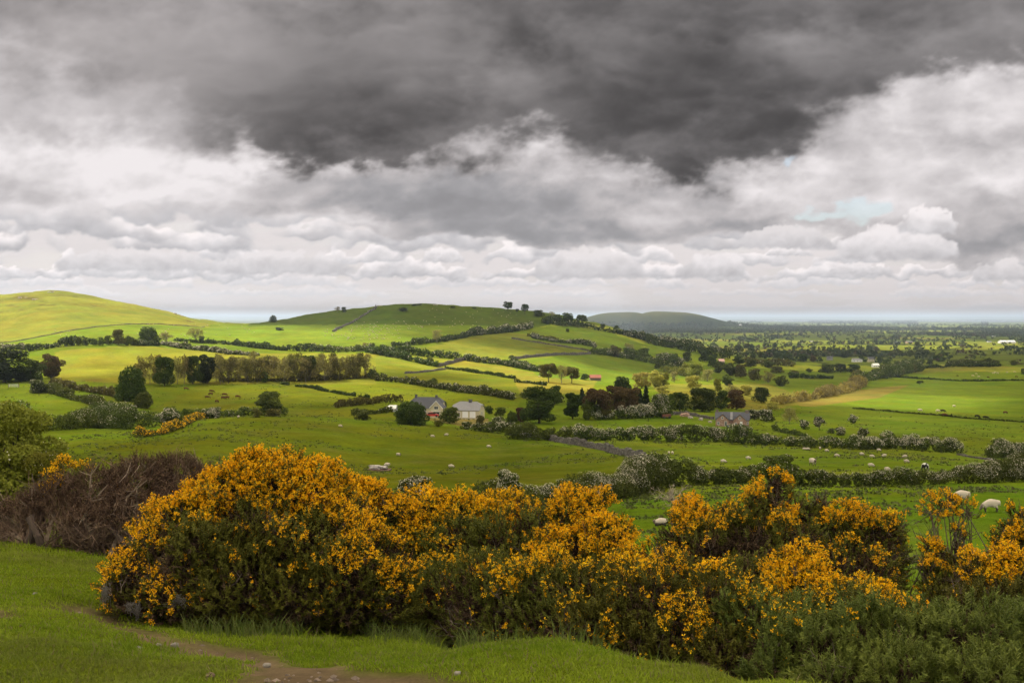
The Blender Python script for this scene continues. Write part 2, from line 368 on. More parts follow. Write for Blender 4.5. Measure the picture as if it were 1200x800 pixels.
# ------------------------------------------------------------------ terrain
# height profiles: depth along the view (m) -> how far below eye level the ground lies, as a sight-line row; z<... given as ('z', value)
Zp = -76.0
def _far(*a): return list(a)
PROF = {
 -300: [(6,800),(8,745),(11,700),(17,642),(25,625),(40,610),(80,580),(150,548),(220,520),(300,498),(400,475),(500,450),(600,430),(700,410),(800,402),(900,390),(1000,374),(1150,360),(1300,352),(1500,350),(2000,('z',-20)),(3200,('z',Zp))],
 0: [(6,800),(8,745),(11,700),(17,642),(25,625),(40,610),(80,580),(150,548),(220,520),(300,498),(400,475),(500,450),(600,430),(700,408),(800,400),(900,385),(1000,368),(1150,351),(1300,345.3),(1420,346.5),(1900,('z',-30)),(3200,('z',Zp))],
 60: [(6,800),(8,750),(11,708),(17,648),(25,630),(40,612),(80,580),(150,547),(220,515),(280,500),(330,('z',-33)),(400,475),(500,449),(600,430),(700,406),(800,396),(900,380),(1000,362),(1150,346),(1260,340.5),(1400,346),(1900,('z',-30)),(3200,('z',Zp))],
 125: [(6,800),(8,757),(11,722),(17,655),(25,640),(40,618),(80,585),(150,547),(220,512),(270,503),(330,('z',-33)),(400,477),(500,452),(600,430),(700,404),(800,394),(900,381),(1000,368),(1150,355),(1260,351),(1400,358),(1900,('z',-40)),(3200,('z',Zp))],
 200: [(6,800),(9,762),(11.5,728),(17,668),(25,652),(40,625),(80,588),(150,546),(210,515),(270,499),(330,('z',-33)),(420,478),(500,452),(600,433),(700,412),(760,406),(850,392),(1000,378),(1200,367.5),(1280,366.5),(1500,('z',-10)),(2200,('z',-50)),(3200,('z',Zp))],
 240: [(6,800),(9,765),(11.5,735),(17,685),(25,665),(40,632),(80,590),(150,545),(210,512),(280,491),(340,('z',-32.5)),(430,477),(500,455),(560,442),(700,414),(760,408),(850,394),(1000,384.5),(1200,380),(1290,377),(1600,373.2),(1800,('z',-12)),(2400,('z',-60)),(3200,('z',Zp))],
 300: [(6,800),(9,770),(11.5,742),(17,700),(25,675),(40,645),(60,620),(100,586),(150,556),(210,520),(300,488),(360,('z',-34.2)),(430,474),(480,461),(520,449),(600,434),(700,415),(760,409),(900,393),(1000,384.5),(1100,380.5),(1220,379),(1400,('z',-16)),(2000,('z',-50)),(3200,('z',Zp))],
 380: [(6,800),(9,770),(11.5,744),(17,700),(25,675),(40,645),(60,622),(100,588),(150,558),(210,526),(310,489),(360,('z',-33.8)),(430,474),(480,462),(540,448),(620,430),(700,417),(760,410),(850,399),(950,389),(1050,383),(1150,374),(1260,366),(1500,('z',-12)),(2000,('z',-50)),(3200,('z',Zp))],
 440: [(6,800),(9,768),(11.5,745),(17,700),(25,675),(40,645),(60,625),(100,590),(150,561),(200,541),(250,516),(315,492),(360,('z',-33.8)),(430,475),(480,462),(540,448),(620,431),(700,418),(760,410),(850,398),(950,387),(1050,380),(1200,366),(1300,359.2),(1500,('z',-10)),(2000,('z',-50)),(3200,('z',Zp))],
 468: [(6,800),(8.5,770),(11.5,748),(17,701),(25,676),(40,645),(60,626),(100,590),(150,561),(200,542),(250,518),(315,495),(350,('z',-33)),(365,('z',-34)),(430,475),(480,464),(550,448),(640,430),(710,419),(770,410),(850,398),(950,388),(1050,381),(1200,364),(1310,356.8),(1500,('z',-8)),(2000,('z',-50)),(3200,('z',Zp))],
 500: [(6,800),(8.5,772),(11.5,750),(17,702),(25,677),(40,645),(60,627),(100,590),(150,561),(200,543),(250,520),(310,499),(345,491),(375,('z',-34.4)),(430,476),(480,466),(560,449),(640,433),(720,421),(780,411),(850,400),(950,390),(1050,381.5),(1200,364),(1330,355.8),(1500,('z',-8)),(2000,('z',-50)),(3200,('z',Zp))],
 560: [(6,800),(8.5,762),(11.5,800),(17,722),(25,680),(40,647),(60,630),(90,590),(150,561),(200,545),(250,525),(300,506),(350,494),(400,485),(470,465),(560,451),(640,437),(720,423),(800,411),(900,398),(1000,388),(1150,377),(1250,367),(1350,360),(1550,('z',-8)),(2000,('z',-50)),(3200,('z',Zp))],
 640: [(6,800),(8.5,756),(11.5,830),(17,760),(25,690),(40,652),(60,633),(90,590),(150,562),(200,543),(240,528),(275,515),(300,510),(350,497),(400,484),(480,468),(560,453),(650,438),(750,423),(850,411),(950,401),(1050,391),(1200,381),(1300,372),(1370,366.8),(1550,('z',-12)),(2000,('z',-55)),(3200,('z',Zp))],
 700: [(6,800),(8.5,764),(11,850),(17,790),(25,700),(40,655),(60,634),(90,592),(150,560),(190,544),(230,531),(262,518),(285,513),(330,500),(380,488),(450,475),(540,459),(640,447),(740,436),(840,423),(950,410),(1080,400),(1200,390),(1320,382),(1400,379),(1600,('z',-20)),(2100,('z',-62)),(3200,('z',Zp))],
 760: [(6,800),(8,780),(11,850),(17,790),(25,705),(40,660),(60,634),(90,592),(120,568),(150,556),(190,539),(235,528),(275,516),(290,512),(330,501),(380,488),(450,475),(540,460),(640,450),(760,441),(880,430),(980,422),(1100,412),(1250,401),(1340,394.5),(1550,('z',-34)),(2000,('z',-64)),(3200,('z',Zp))],
 820: [(6,800),(8,790),(11,870),(17,790),(25,712),(40,668),(60,635),(90,588),(108,570),(150,556),(190,540),(235,529),(275,519),(290,514),(330,503),(380,489),(450,477),(540,463),(640,453),(760,445),(880,437),(980,430),(1120,419),(1300,408),(1500,('z',-46)),(2000,('z',-66)),(3200,('z',Zp))],
 900: [(5.8,800),(7.5,850),(11,900),(17,800),(25,725),(40,685),(60,639),(86,588),(107,570),(150,552),(190,538),(230,528),(262,521),(285,516),(330,504),(380,495),(450,484),(540,473),(650,461),(780,452),(900,445),(1080,435),(1250,427),(1500,('z',-62)),(1900,('z',-69)),(2600,('z',-76)),(3200,('z',Zp))],
 1000: [(5.8,812),(7.5,880),(11,900),(17,800),(25,740),(40,690),(60,639),(86,587),(107,570),(150,552),(190,538),(230,530),(265,523),(300,514),(380,499),(450,489),(540,478),(650,466),(780,455),(900,447),(1080,439),(1250,430),(1500,('z',-64)),(1900,('z',-70)),(2600,('z',-76)),(3200,('z',Zp))],
 1130: [(5.5,825),(7.5,890),(11,900),(17,810),(25,750),(40,690),(60,637),(86,585),(107,569),(150,553),(190,543),(230,536),(265,529),(300,519),(380,503),(450,491),(540,481),(650,470),(780,457),(900,450),(1080,440),(1250,431),(1500,('z',-66)),(1900,('z',-71)),(2600,('z',-76)),(3200,('z',Zp))],
 1200: [(5.5,830),(7.5,890),(11,900),(17,810),(25,750),(40,690),(60,637),(86,585),(107,569),(150,555),(190,546),(230,540),(275,531),(310,520),(380,504),(450,492),(540,481),(650,470),(780,458),(900,450),(1080,440),(1250,431),(1500,('z',-66)),(1900,('z',-71)),(2600,('z',-76)),(3200,('z',Zp))],
 1500: [(5.5,830),(7.5,880),(11,890),(17,805),(25,745),(40,690),(60,640),(86,600),(107,580),(150,560),(190,548),(230,541),(275,532),(310,521),(380,505),(450,493),(540,482),(650,471),(780,459),(900,451),(1080,441),(1250,432),(1500,('z',-66)),(1900,('z',-71)),(2600,('z',-76)),(3200,('z',Zp))],
}
def row_to_z(py, Y):                     # height at depth Y of the sight line through photo row py
    b = -(np.asarray(py, float) - 400) / F_
    return Y * (-SP + b*CP) / (CP + b*SP)
def u_of(px, py=480.0):
    b = -(np.asarray(py, float) - 400) / F_
    return (np.asarray(px, float) - 600) / F_ / (CP + b*SP)
def project(x, y, z):
    x, y, z = map(np.asarray, (x, y, z))
    d = y*CP - z*SP; v = y*SP + z*CP
    return 600 + F_ * x / d, 400 - F_ * v / d
def pchip(xk, yk, x):
    xk, yk = np.asarray(xk, float), np.asarray(yk, float)
    h = np.diff(xk); d = np.diff(yk) / h; m = np.zeros(len(xk))
    for i in range(1, len(xk)-1):
        if d[i-1]*d[i] > 0:
            w1, w2 = 2*h[i]+h[i-1], h[i]+2*h[i-1]
            m[i] = (w1+w2) / (w1/d[i-1] + w2/d[i])
    m[0], m[-1] = d[0], 0
    i = np.clip(np.searchsorted(xk, x) - 1, 0, len(xk)-2)
    t = np.clip((x - xk[i]) / h[i], 0, 1)
    return ((2*t**3-3*t**2+1)*yk[i] + (t**3-2*t**2+t)*h[i]*m[i] + (-2*t**3+3*t**2)*yk[i+1] + (t**3-t**2)*h[i]*m[i+1])
LY0, LY1, NLY = math.log(1.0), math.log(4000.0), 700
lnY = np.linspace(LY0, LY1, NLY)
pk = np.array(sorted(PROF))
cols = []
for p in pk:
    ys, zs = [1.0, 3.5], [-1.66, -1.75]
    for Y, v in PROF[p]:
        ys.append(Y); zs.append(v[1] if isinstance(v, tuple) else float(row_to_z(v, Y)))
    ys.append(4000); zs.append(Zp)
    cols.append(pchip(np.log(ys), zs, lnY))
cols = np.array(cols)
PG = np.arange(-300, 1501, 5.0)
# across columns: interpolate with pchip per depth
TAB = np.array([pchip(pk, cols[:, j], PG) for j in range(NLY)]).T      # [px, lnY]
# light smoothing across columns
for _ in range(10):
    TAB[1:-1] = .25*TAB[:-2] + .5*TAB[1:-1] + .25*TAB[2:]
def far_relief(x, y):
    """low hills standing beyond the plain"""
    z = np.zeros_like(x)
    u = x / np.maximum(y, 1)
    px = 600 + F_*u
    def hill(cx, cy, rx, ry, h, p=1.0):
        d = ((x-cx)/rx)**2 + ((y-cy)/ry)**2
        return h * np.exp(-d**p)
    Yh = 8200.0
    X = lambda p: (p-600)/F_*Yh
    z = z + np.maximum(hill(X(788), Yh, 330, 900, 108, 1.25), hill(X(724), Yh, 280, 900, 104, 1.25)) + hill(X(756), Yh, 130, 600, 24) + hill(X(860), Yh, 260, 600, 16) + 26*hill(X(650), Yh+200, 300, 700, 1)
    z = z + 72*np.exp(-((y-36000)/3500)**2) * (0.86 + .26*fbm(x/5200, y/9000, s=77, o=3))
    z = z + 3*np.exp(-((y-12000)/900)**2) * smooth(.1, .6, fbm(x/1500, y/2500, s=71, o=3))
    z = z + 66*np.exp(-((u+0.30)/.035)**2) * np.exp(-((y-15000)/2500)**2)
    return z
def H(x, y, rough=True):
    x = np.atleast_1d(np.asarray(x, float)); y = np.atleast_1d(np.asarray(y, float))
    r = np.hypot(x, y); th = np.arctan2(x, y)
    tl = math.radians(36)
    tc = np.clip(th, -tl, tl)
    def front(tc):
        Y = np.maximum(r*np.cos(tc), 1.0); u = np.tan(tc)
        gx = np.clip((600 + F_*u - PG[0]) / 5.0, 0, len(PG)-1.001)
        gy = np.clip((np.log(Y) - LY0) / (LY1-LY0) * (NLY-1), 0, NLY-1.001)
        i, j = gx.astype(int), gy.astype(int); a, b = gx-i, gy-j
        return (TAB[i, j]*(1-a)*(1-b) + TAB[i+1, j]*a*(1-b) + TAB[i, j+1]*(1-a)*b + TAB[i+1, j+1]*a*b)
    z = front(tc)
    back = smooth(math.radians(110), math.radians(180), np.abs(th))
    z = z*(1 - .5*back) + .5*back*front(-tc)
    if not rough: return z
    # ground texture of the land itself
    nearw = smooth(60, 25, r)
    z = z + nearw * (0.10*fbm(x*.8, y*.8, s=3, o=4) + .025*fbm(x*4, y*4, s=9, o=3)) * smooth(1, 5, r)
    mid = smooth(25, 120, r) * smooth(3000, 1500, r)
    z = z + mid * (.45*fbm(x/23, y/23, s=21, o=3) * smooth(60, 400, r) + .10*fbm(x/5, y/5, s=25, o=2))
    z = z + smooth(900, 1100, r)*smooth(2500, 1600, r) * (1.6*fbm(x/60, y/40, s=31, o=4) + .9*fbm(x/17, y/22, s=35, o=3) + 1.3*smooth(1150, 1250, r)*fbm(x/24, y/24, s=37, o=4))
    z = z + smooth(2500, 4500, r) * 1.6*fbm(x/900, y/900, s=41, o=3)
    z = z + np.where(y > 3000, far_relief(x, y), 0)
    return z
def H0(x, y): return H(x, y, False)
_Ys = np.exp(np.linspace(math.log(4.0), math.log(40000), 3500))
def locate(px, py, ymin=0.0, ymax=None):
    """ground point seen at a photo position: first place (beyond ymin) where the land rises to that sight line"""
    u = float(u_of(px, py)); Ys = _Ys[_Ys >= ymin]
    z = H(u*Ys, Ys); zr = row_to_z(py, Ys)
    k = np.nonzero(z >= zr)[0]
    Y = Ys[k[0]] if len(k) else (ymax or Ys[-1])
    if ymax is not None and Y > ymax: Y = ymax
    x = u*Y
    return np.array([x, Y, float(H(x, Y)[0])])
def gz(x, y): return float(H(x, y)[0])

def inpoly(px, py, poly):
    c = np.zeros(px.shape, bool); n = len(poly)
    for i in range(n):
        x0, y0 = poly[i]; x1, y1 = poly[(i+1) % n]
        if y0 == y1: continue
        k = ((y0 > py) != (y1 > py)) & (px < (x1-x0)*(py-y0)/(y1-y0)+x0)
        c ^= k
    return c

# fields: outline, depth range, base colour of the sward
FIELDS = [
 ([(-400,560),(100,530),(200,505),(300,485),(420,486),(520,498),(600,512),(760,540),(700,600),(400,620),(-400,640)], (70, 420), (.070,.094,.014)),
 ([(600,512),(755,540),(900,522),(870,515),(660,512)], (180, 330), (.080,.118,.022)),
 ([(755,540),(1200,545),(1200,520),(900,515)], (120, 330), (.078,.118,.022)),
 ([(700,640),(700,590),(1250,560),(1250,700),(900,680)], (30, 112), (.070,.118,.018)),
 ([(700,515),(700,490),(850,482),(900,515)], (260, 470), (.085,.135,.020)),
 ([(150,495),(240,447),(330,447),(460,470),(470,490),(300,490)], (330, 560), (.094,.118,.020)),
 ([(320,447),(440,443),(610,470),(600,490),(470,478),(400,462)], (380, 640), (.110,.140,.024)),
 # below-hill yellow pasture and big hill
 ([(-400,330),(0,330),(250,330),(245,383),(200,381),(150,380),(100,385),(50,394),(0,402),(-400,430)], (760, 3000), (.136,.152,.050)),
 ([(-400,430),(0,402),(50,394),(100,385),(150,380),(200,381),(245,383),(330,383),(330,409),(200,402),(0,410),(-400,440)], (600, 1290), (.100,.145,.032)),
 ([(60,445),(65,412),(150,404),(230,410),(310,414),(440,414),(440,450),(150,450)], (460, 790), (.130,.145,.040)),
 ([(225,383),(235,372),(300,366),(300,381)], (1200, 2500), (.110,.130,.032)),
 ([(290,383),(300,360),(480,340),(650,350),(690,372),(620,385),(520,397),(440,404),(300,406)], (840, 2200), (.052,.082,.018)),
 ([(240,384),(330,381),(430,380),(560,381),(620,384),(560,392),(480,402),(430,405),(300,408),(240,404)], (800, 1290), (.100,.150,.032)),
 ([(440,412),(560,424),(600,430),(600,441),(520,436),(440,425)], (560, 900), (.118,.140,.040)),
 ([(490,409),(560,393),(600,389),(700,402),(640,420),(600,428),(540,420)], (660, 1150), (.120,.145,.042)),
 ([(505,432),(545,423),(632,437),(640,446),(560,436)], (560, 900), (.132,.142,.045)),
 ([(440,424),(520,436),(640,448),(640,475),(520,452),(440,443)], (470, 760), (.100,.125,.030)),
 ([(600,397),(640,403),(692,413),(600,421),(560,410)], (700, 1150), (.122,.142,.040)),
 ([(600,423),(700,415),(760,440),(735,452),(640,446),(625,436)], (560, 1000), (.085,.135,.028)),
 ([(620,398),(640,382),(700,385),(760,405),(700,410)], (850, 1400), (.092,.140,.030)),
 ([(600,440),(700,446),(690,462),(610,462)], (480, 800), (.150,.150,.055)),
 ([(498,486),(572,490),(574,500),(545,500),(498,491)], (300, 372), (.150,.130,.105)),
 ([(755,400),(820,407),(860,415),(820,425),(760,412)], (950, 1500), (.110,.160,.030)),
 ([(760,450),(900,450),(960,470),(900,480),(790,476)], (430, 900), (.125,.130,.050)),
 ([(930,470),(960,462),(1050,452),(1066,451),(1030,466),(940,478)], (540, 1100), (.130,.120,.060)),
 ([(940,478),(1030,466),(1068,451),(1100,445),(1250,446),(1250,530),(1100,520),(930,490)], (330, 1050), (.086,.130,.026)),
 ([(1040,444),(1100,436),(1250,436),(1250,447),(1100,446)], (850, 1250), (.100,.150,.025)),
 ([(1080,437),(1200,430),(1100,427),(1040,432)], (1000, 1700), (.140,.150,.060)),
]
def cells(x, y, size, seed, ang=0.35, sx=1.0):
    """irregular patchwork: returns id hash of nearest and distance gap to second nearest (m)"""
    c, s_ = math.cos(ang), math.sin(ang)
    u, v = (x*c + y*s_)/(size*sx), (-x*s_ + y*c)/size
    iu, iv = np.floor(u).astype(np.int64), np.floor(v).astype(np.int64)
    d1 = np.full(u.shape, 9e9); d2 = d1.copy(); hid = np.zeros(u.shape)
    for a in (-1, 0, 1):
        for b in (-1, 0, 1):
            cu, cv = iu+a, iv+b
            ju, jv = _h(cu, cv, cu*0, seed), _h(cu, cv, cu*0, seed+1)
            d = np.abs(u-cu-ju*.8) + np.abs(v-cv-jv*.8)*1.0
            hh = _h(cu, cv, cu*0, seed+2)
            n = d < d1
            d2 = np.where(n, d1, np.minimum(d2, d)); hid = np.where(n, hh, hid); d1 = np.where(n, d, d1)
    return hid, (d2-d1)*size*.5
GRADE = np.array([1.10, 1.0, .38])
def sward(x, y, z):
    """colour of the ground (albedo), from which field a point lies in"""
    px, py = project(x, np.maximum(y, 1), z)
    c = np.zeros((len(x), 3)) + np.array([.085, .125, .020])
    # the plain: patchwork of pastures, hay and woods
    far = y > 1150
    xf, yf = x[far], y[far]
    hid, gap = cells(xf, yf, 330, 5, sx=1.5)
    pal = 1.35*np.array([[.075,.110,.028],[.090,.125,.030],[.120,.145,.040],[.065,.090,.026],[.150,.155,.055],[.080,.115,.026],[.055,.075,.024],[.130,.160,.040]])
    cc = pal[(hid*7.99).astype(int)]
    edge = smooth(22, 8, gap)[:, None]
    cc = cc*(1-edge) + np.array([.030,.042,.016])*edge
    wood = smooth(.10, .30, fbm(xf/700, yf/1100, s=51, o=4))[:, None]*.8
    cc = cc*(1-wood) + np.array([.032,.046,.017])*wood
    c[far] = cc
    for poly, (a, b), col in FIELDS:
        m = (y > a) & (y < b)
        idx = np.nonzero(m)[0]
        k = inpoly(px[idx], py[idx], poly)
        c[idx[k]] = col
    # far hill: heath and forest
    k = (y > 6800) & (y < 9800) & (z > -66)
    t = smooth(-.1, .3, fbm(x[k]/350, y[k]/900, s=61, o=4))[:, None]
    c[k] = np.array([.042,.052,.032])*(1-t) + np.array([.020,.030,.018])*t
    k2 = k & (z > 6)
    c[k2] = np.array([.058,.062,.036])
    # broad natural variation
    n1 = fbm(x/38, y/38, s=81, o=4); n2 = fbm(x/7, y/7, s=85, o=3)
    ww = smooth(20, 60, y)
    c *= (1 + .30*ww*n1 + .26*ww*n2)[:, None]; c[:, 0] *= 1 + .22*ww*fbm(x/16, y/16, s=83, o=4)
    c[:, 0] *= 1 + .10*fbm(x/60, y/45, s=88, o=3)
    # bare, heathery and stony patches on the left hill
    hill = (y > 1000) & (y < 1500) & (px < 250) & (z > -12)
    q = np.maximum(smooth(.34, .60, fbm(x/26, z/2.2, s=91, o=4)), .35*smooth(.1, .5, fbm(x/60, z/1.1, s=95, o=3))) * hill
    q = np.maximum(q, .9*np.exp(-(((px-33)/17)**2 + ((py-350)/2.3)**2)) * hill)
    for (a, b, ra, rb) in [(12,358,6,1.2),(25,363,4,1.2),(40,366,7,1.3),(10,370,4,1),(140,350,4,1),(110,371,3,1),(70,346,14,1)]:
        q = np.maximum(q, .7*np.exp(-(((px-a)/ra)**2 + ((py-b)/rb)**2)) * hill)
    c = c*(1-q[:, None]*.85) + np.array([.065,.045,.032])*q[:, None]*.85
    # trodden earth in the cattle pasture
    q = .8*np.exp(-(((px-110)/14)**2 + ((py-445)/1.6)**2)) * (y > 400) * (y < 700)
    c = c*(1-q[:, None]) + np.array([.11,.075,.045])*q[:, None]
    return np.clip(c*GRADE, .004, .6)
_TRK = []
def path_mask(x, y):
    """worn sheep track across the bottom left of the hilltop"""
    if not _TRK:
        for q in [(-160, 712), (-20, 716), (60, 713), (120, 722), (165, 742), (230, 760), (300, 772), (390, 790), (470, 806), (560, 826)]:
            P = locate(*q); _TRK.append((P[0], P[1]))
    pts = _TRK
    d = np.full(x.shape, 9.0)
    for (ax, ay), (bx, by) in zip(pts[:-1], pts[1:]):
        L = (bx-ax)**2 + (by-ay)**2
        t = np.clip(((x-ax)*(bx-ax) + (y-ay)*(by-ay))/L, 0, 1)
        d = np.minimum(d, np.hypot(x-ax-t*(bx-ax), y-ay-t*(by-ay)))
    n = fbm(x*1.3, y*1.3, s=101, o=4)
    return smooth(.60, .18, d + .50*n) * smooth(-.90, -.25, fbm(x*1.1+5, y*1.1, s=107, o=3)+.12)
def polar_grid(th, r):
    T, R = np.meshgrid(th, r, indexing='ij')
    x = (R*np.sin(T)).ravel(); y = (R*np.cos(T)).ravel()
    nt, nr = len(th), len(r)
    i = np.arange(nt-1)[:, None]*nr; j = np.arange(nr-1)[None]
    F = np.stack([i+j, i+j+1, i+nr+j+1, i+nr+j], -1).reshape(-1, 4)
    return x, y, F
def build_terrain():
    d2r = math.radians
    th = np.unique(np.concatenate([np.arange(-180, -40, 3.0), np.arange(-40, -27, .5), np.arange(-27, 27, .065), np.arange(27, 40, .5), np.arange(40, 180.1, 3.0)]))
    r = np.unique(np.concatenate([np.geomspace(.6, 5, 40), np.geomspace(5, 40, 300), np.geomspace(40, 3000, 470), np.geomspace(3000, 60000, 150)]))
    x, y, F = polar_grid(np.radians(th), r)
    z = H(x, y)
    c = sward(x, y, z)
    near = y < 40
    pm = np.zeros(len(x)); k = (np.hypot(x, y) < 30)
    pm[k] = path_mask(x[k], y[k])
    z = z - pm*.05
    c = c*(1-pm[:, None]*.95) + np.array([.140,.098,.062])*pm[:, None]*.95
    V = np.stack([x, y, z], 1)
    # centre disc
    nr = len(r); ring = np.arange(len(th)-1)*nr
    V = np.vstack([V, [0, 0, -1.66]]); c = np.vstack([c, c[:1]])
    F3 = np.stack([np.roll(ring, -1), ring, np.full(len(ring), len(V)-1)], 1)
    F3 = F3[:, [0, 2, 1]]
    F = F[:, ::-1]
    m, nt, out = new_mat('pasture_ground'); E.nt = nt
    P = objcoord()
    n1 = noise(P, 9.0, 6, .65); n2 = noise(P, 1.1, 5, .6); n3 = noise(P, .06, 5, .6); n4 = noise(P, 60, 3, .6)
    f = (n1-.5)*.8 + (n2-.5)*1.0 + (n3-.5)*.45 + (n4-.5)*.6 + 1.0
    tuft = sstep(.56, .68, noise(P, .55, 6, .62)) * .30 + sstep(.60, .72, noise(P, 2.3, 5, .6)) * .22
    f = f * (1 - tuft)
    base = mixc(sstep(.46, .72, noise(P, .13, 6, .62)) * .42, scalec(attr('col'), f), scalec(mixc(0.55, attr('col'), (.135, .125, .050)), f))
    hue = mixc(sstep(.45, .75, noise(P, .35, 5, .6)), base, scalec(base, 1.0))
    tint = nt.nodes.new('ShaderNodeHueSaturation'); nt.links.new(hue, tint.inputs['Color'])
    hv = (noise(P, .21, 5, .6)-.5)*.07 + .5
    nt.links.new(hv.s, tint.inputs['Hue'])
    b = nt.nodes.new('ShaderNodeBsdfPrincipled'); nt.links.new(tint.outputs[0], b.inputs['Base Color'])
    b.inputs['Roughness'].default_value = 1.0; b.inputs['Specular IOR Level'].default_value = 0.0
    bp = nt.nodes.new('ShaderNodeBump'); bp.inputs['Strength'].default_value = .55; bp.inputs['Distance'].default_value = .06
    nt.links.new((n1 + n2*2 + n4*.4).s, bp.inputs['Height']); nt.links.new(bp.outputs[0], b.inputs['Normal'])
    nt.links.new(b.outputs[0], out.inputs['Surface'])
    o = make_mesh('ground', V, [F, F3], c, True, m)
    tag(o, kind='structure')
    return o

# ------------------------------------------------------------------ lakes on the plain
def build_lakes():
    m, nt, out = new_mat('lake_water'); E.nt = nt
    b = nt.nodes.new('ShaderNodeBsdfPrincipled'); b.inputs['Base Color'].default_value = (.10, .13, .15, 1)
    b.inputs['Roughness'].default_value = .06; b.inputs['Specular IOR Level'].default_value = .8
    nt.links.new(b.outputs[0], out.inputs['Surface'])
    for (px0, px1, Y, dY) in [(885, 955, 17500, 2300), (1070, 1155, 16800, 2300), (1158, 1270, 16000, 2300)]:
        n = 40; a = np.arange(n)*2*PI/n
        cx = ((px0+px1)/2-600)/F_*Y; rx = (px1-px0)/2/F_*Y
        rr = 1 + .25*np.array([math.sin(3*t+px0)+.6*math.sin(5*t+Y) for t in a])*.5
        x = cx + rx*np.cos(a)*rr; y = Y + dY*np.sin(a)*rr
        V = np.stack([x, y, np.full(n, -67.0)], 1)
        V = np.vstack([V, [cx, Y, -67.0]])
        F = np.stack([np.arange(n), (np.arange(n)+1) % n, np.full(n, n)], 1)
        o = make_mesh('lake', V, [F], None, False, m); tag(o, kind='structure')

# ------------------------------------------------------------------ cloud sheet added out of view to shade the land, gaps shaped for sunlight
LIT = [  # outline in sight-line coordinates, how open the cloud is above it, depth range
 ([(-500,250),(225,250),(236,372),(300,381),(420,386),(470,382),(520,386),(620,390),(640,384),(760,394),(790,405),(745,425),(735,448),(640,449),(560,440),(500,447),(430,441),(250,441),(150,447),(70,446),(-500,450)], 1.0, (430, 3000)),
 ([(680,432),(870,425),(960,440),(950,462),(860,474),(760,462),(700,460)], 1.0, (430, 1300)),
 ([(920,472),(1010,462),(1250,452),(1250,490),(1080,480),(980,478)], .8, (450, 1100)),
 ([(1020,508),(1080,498),(1250,496),(1250,530),(1100,524)], .55, (260, 420)),
 ([(1050,460),(1100,447),(1250,447),(1250,460)], .45, (700, 1300)),
 ([(300,452),(430,447),(620,468),(600,478),(440,478),(300,470)], .40, (380, 700)),
 ([(640,446),(700,440),(740,450),(700,466),(600,462)], .75, (450, 900)),
 ([(0,470),(140,455),(200,480),(100,520),(0,520)], .30, (230, 500)),
 ([(760,515),(1000,518),(1200,535),(1200,555),(760,550)], .28, (120, 300)),
 ([(700,650),(700,590),(1250,560),(1250,650)], .20, (30, 112)),
 ([(-9000,900),(-9000,560),(9000,560),(9000,9000),(-9000,9000)], 1.0, (.5, 42)),  # opening added over the foreground to brighten turf and gorse
 ([(100,530),(300,480),(600,505),(750,545),(600,580),(300,560)], .10, (80, 360)),
]
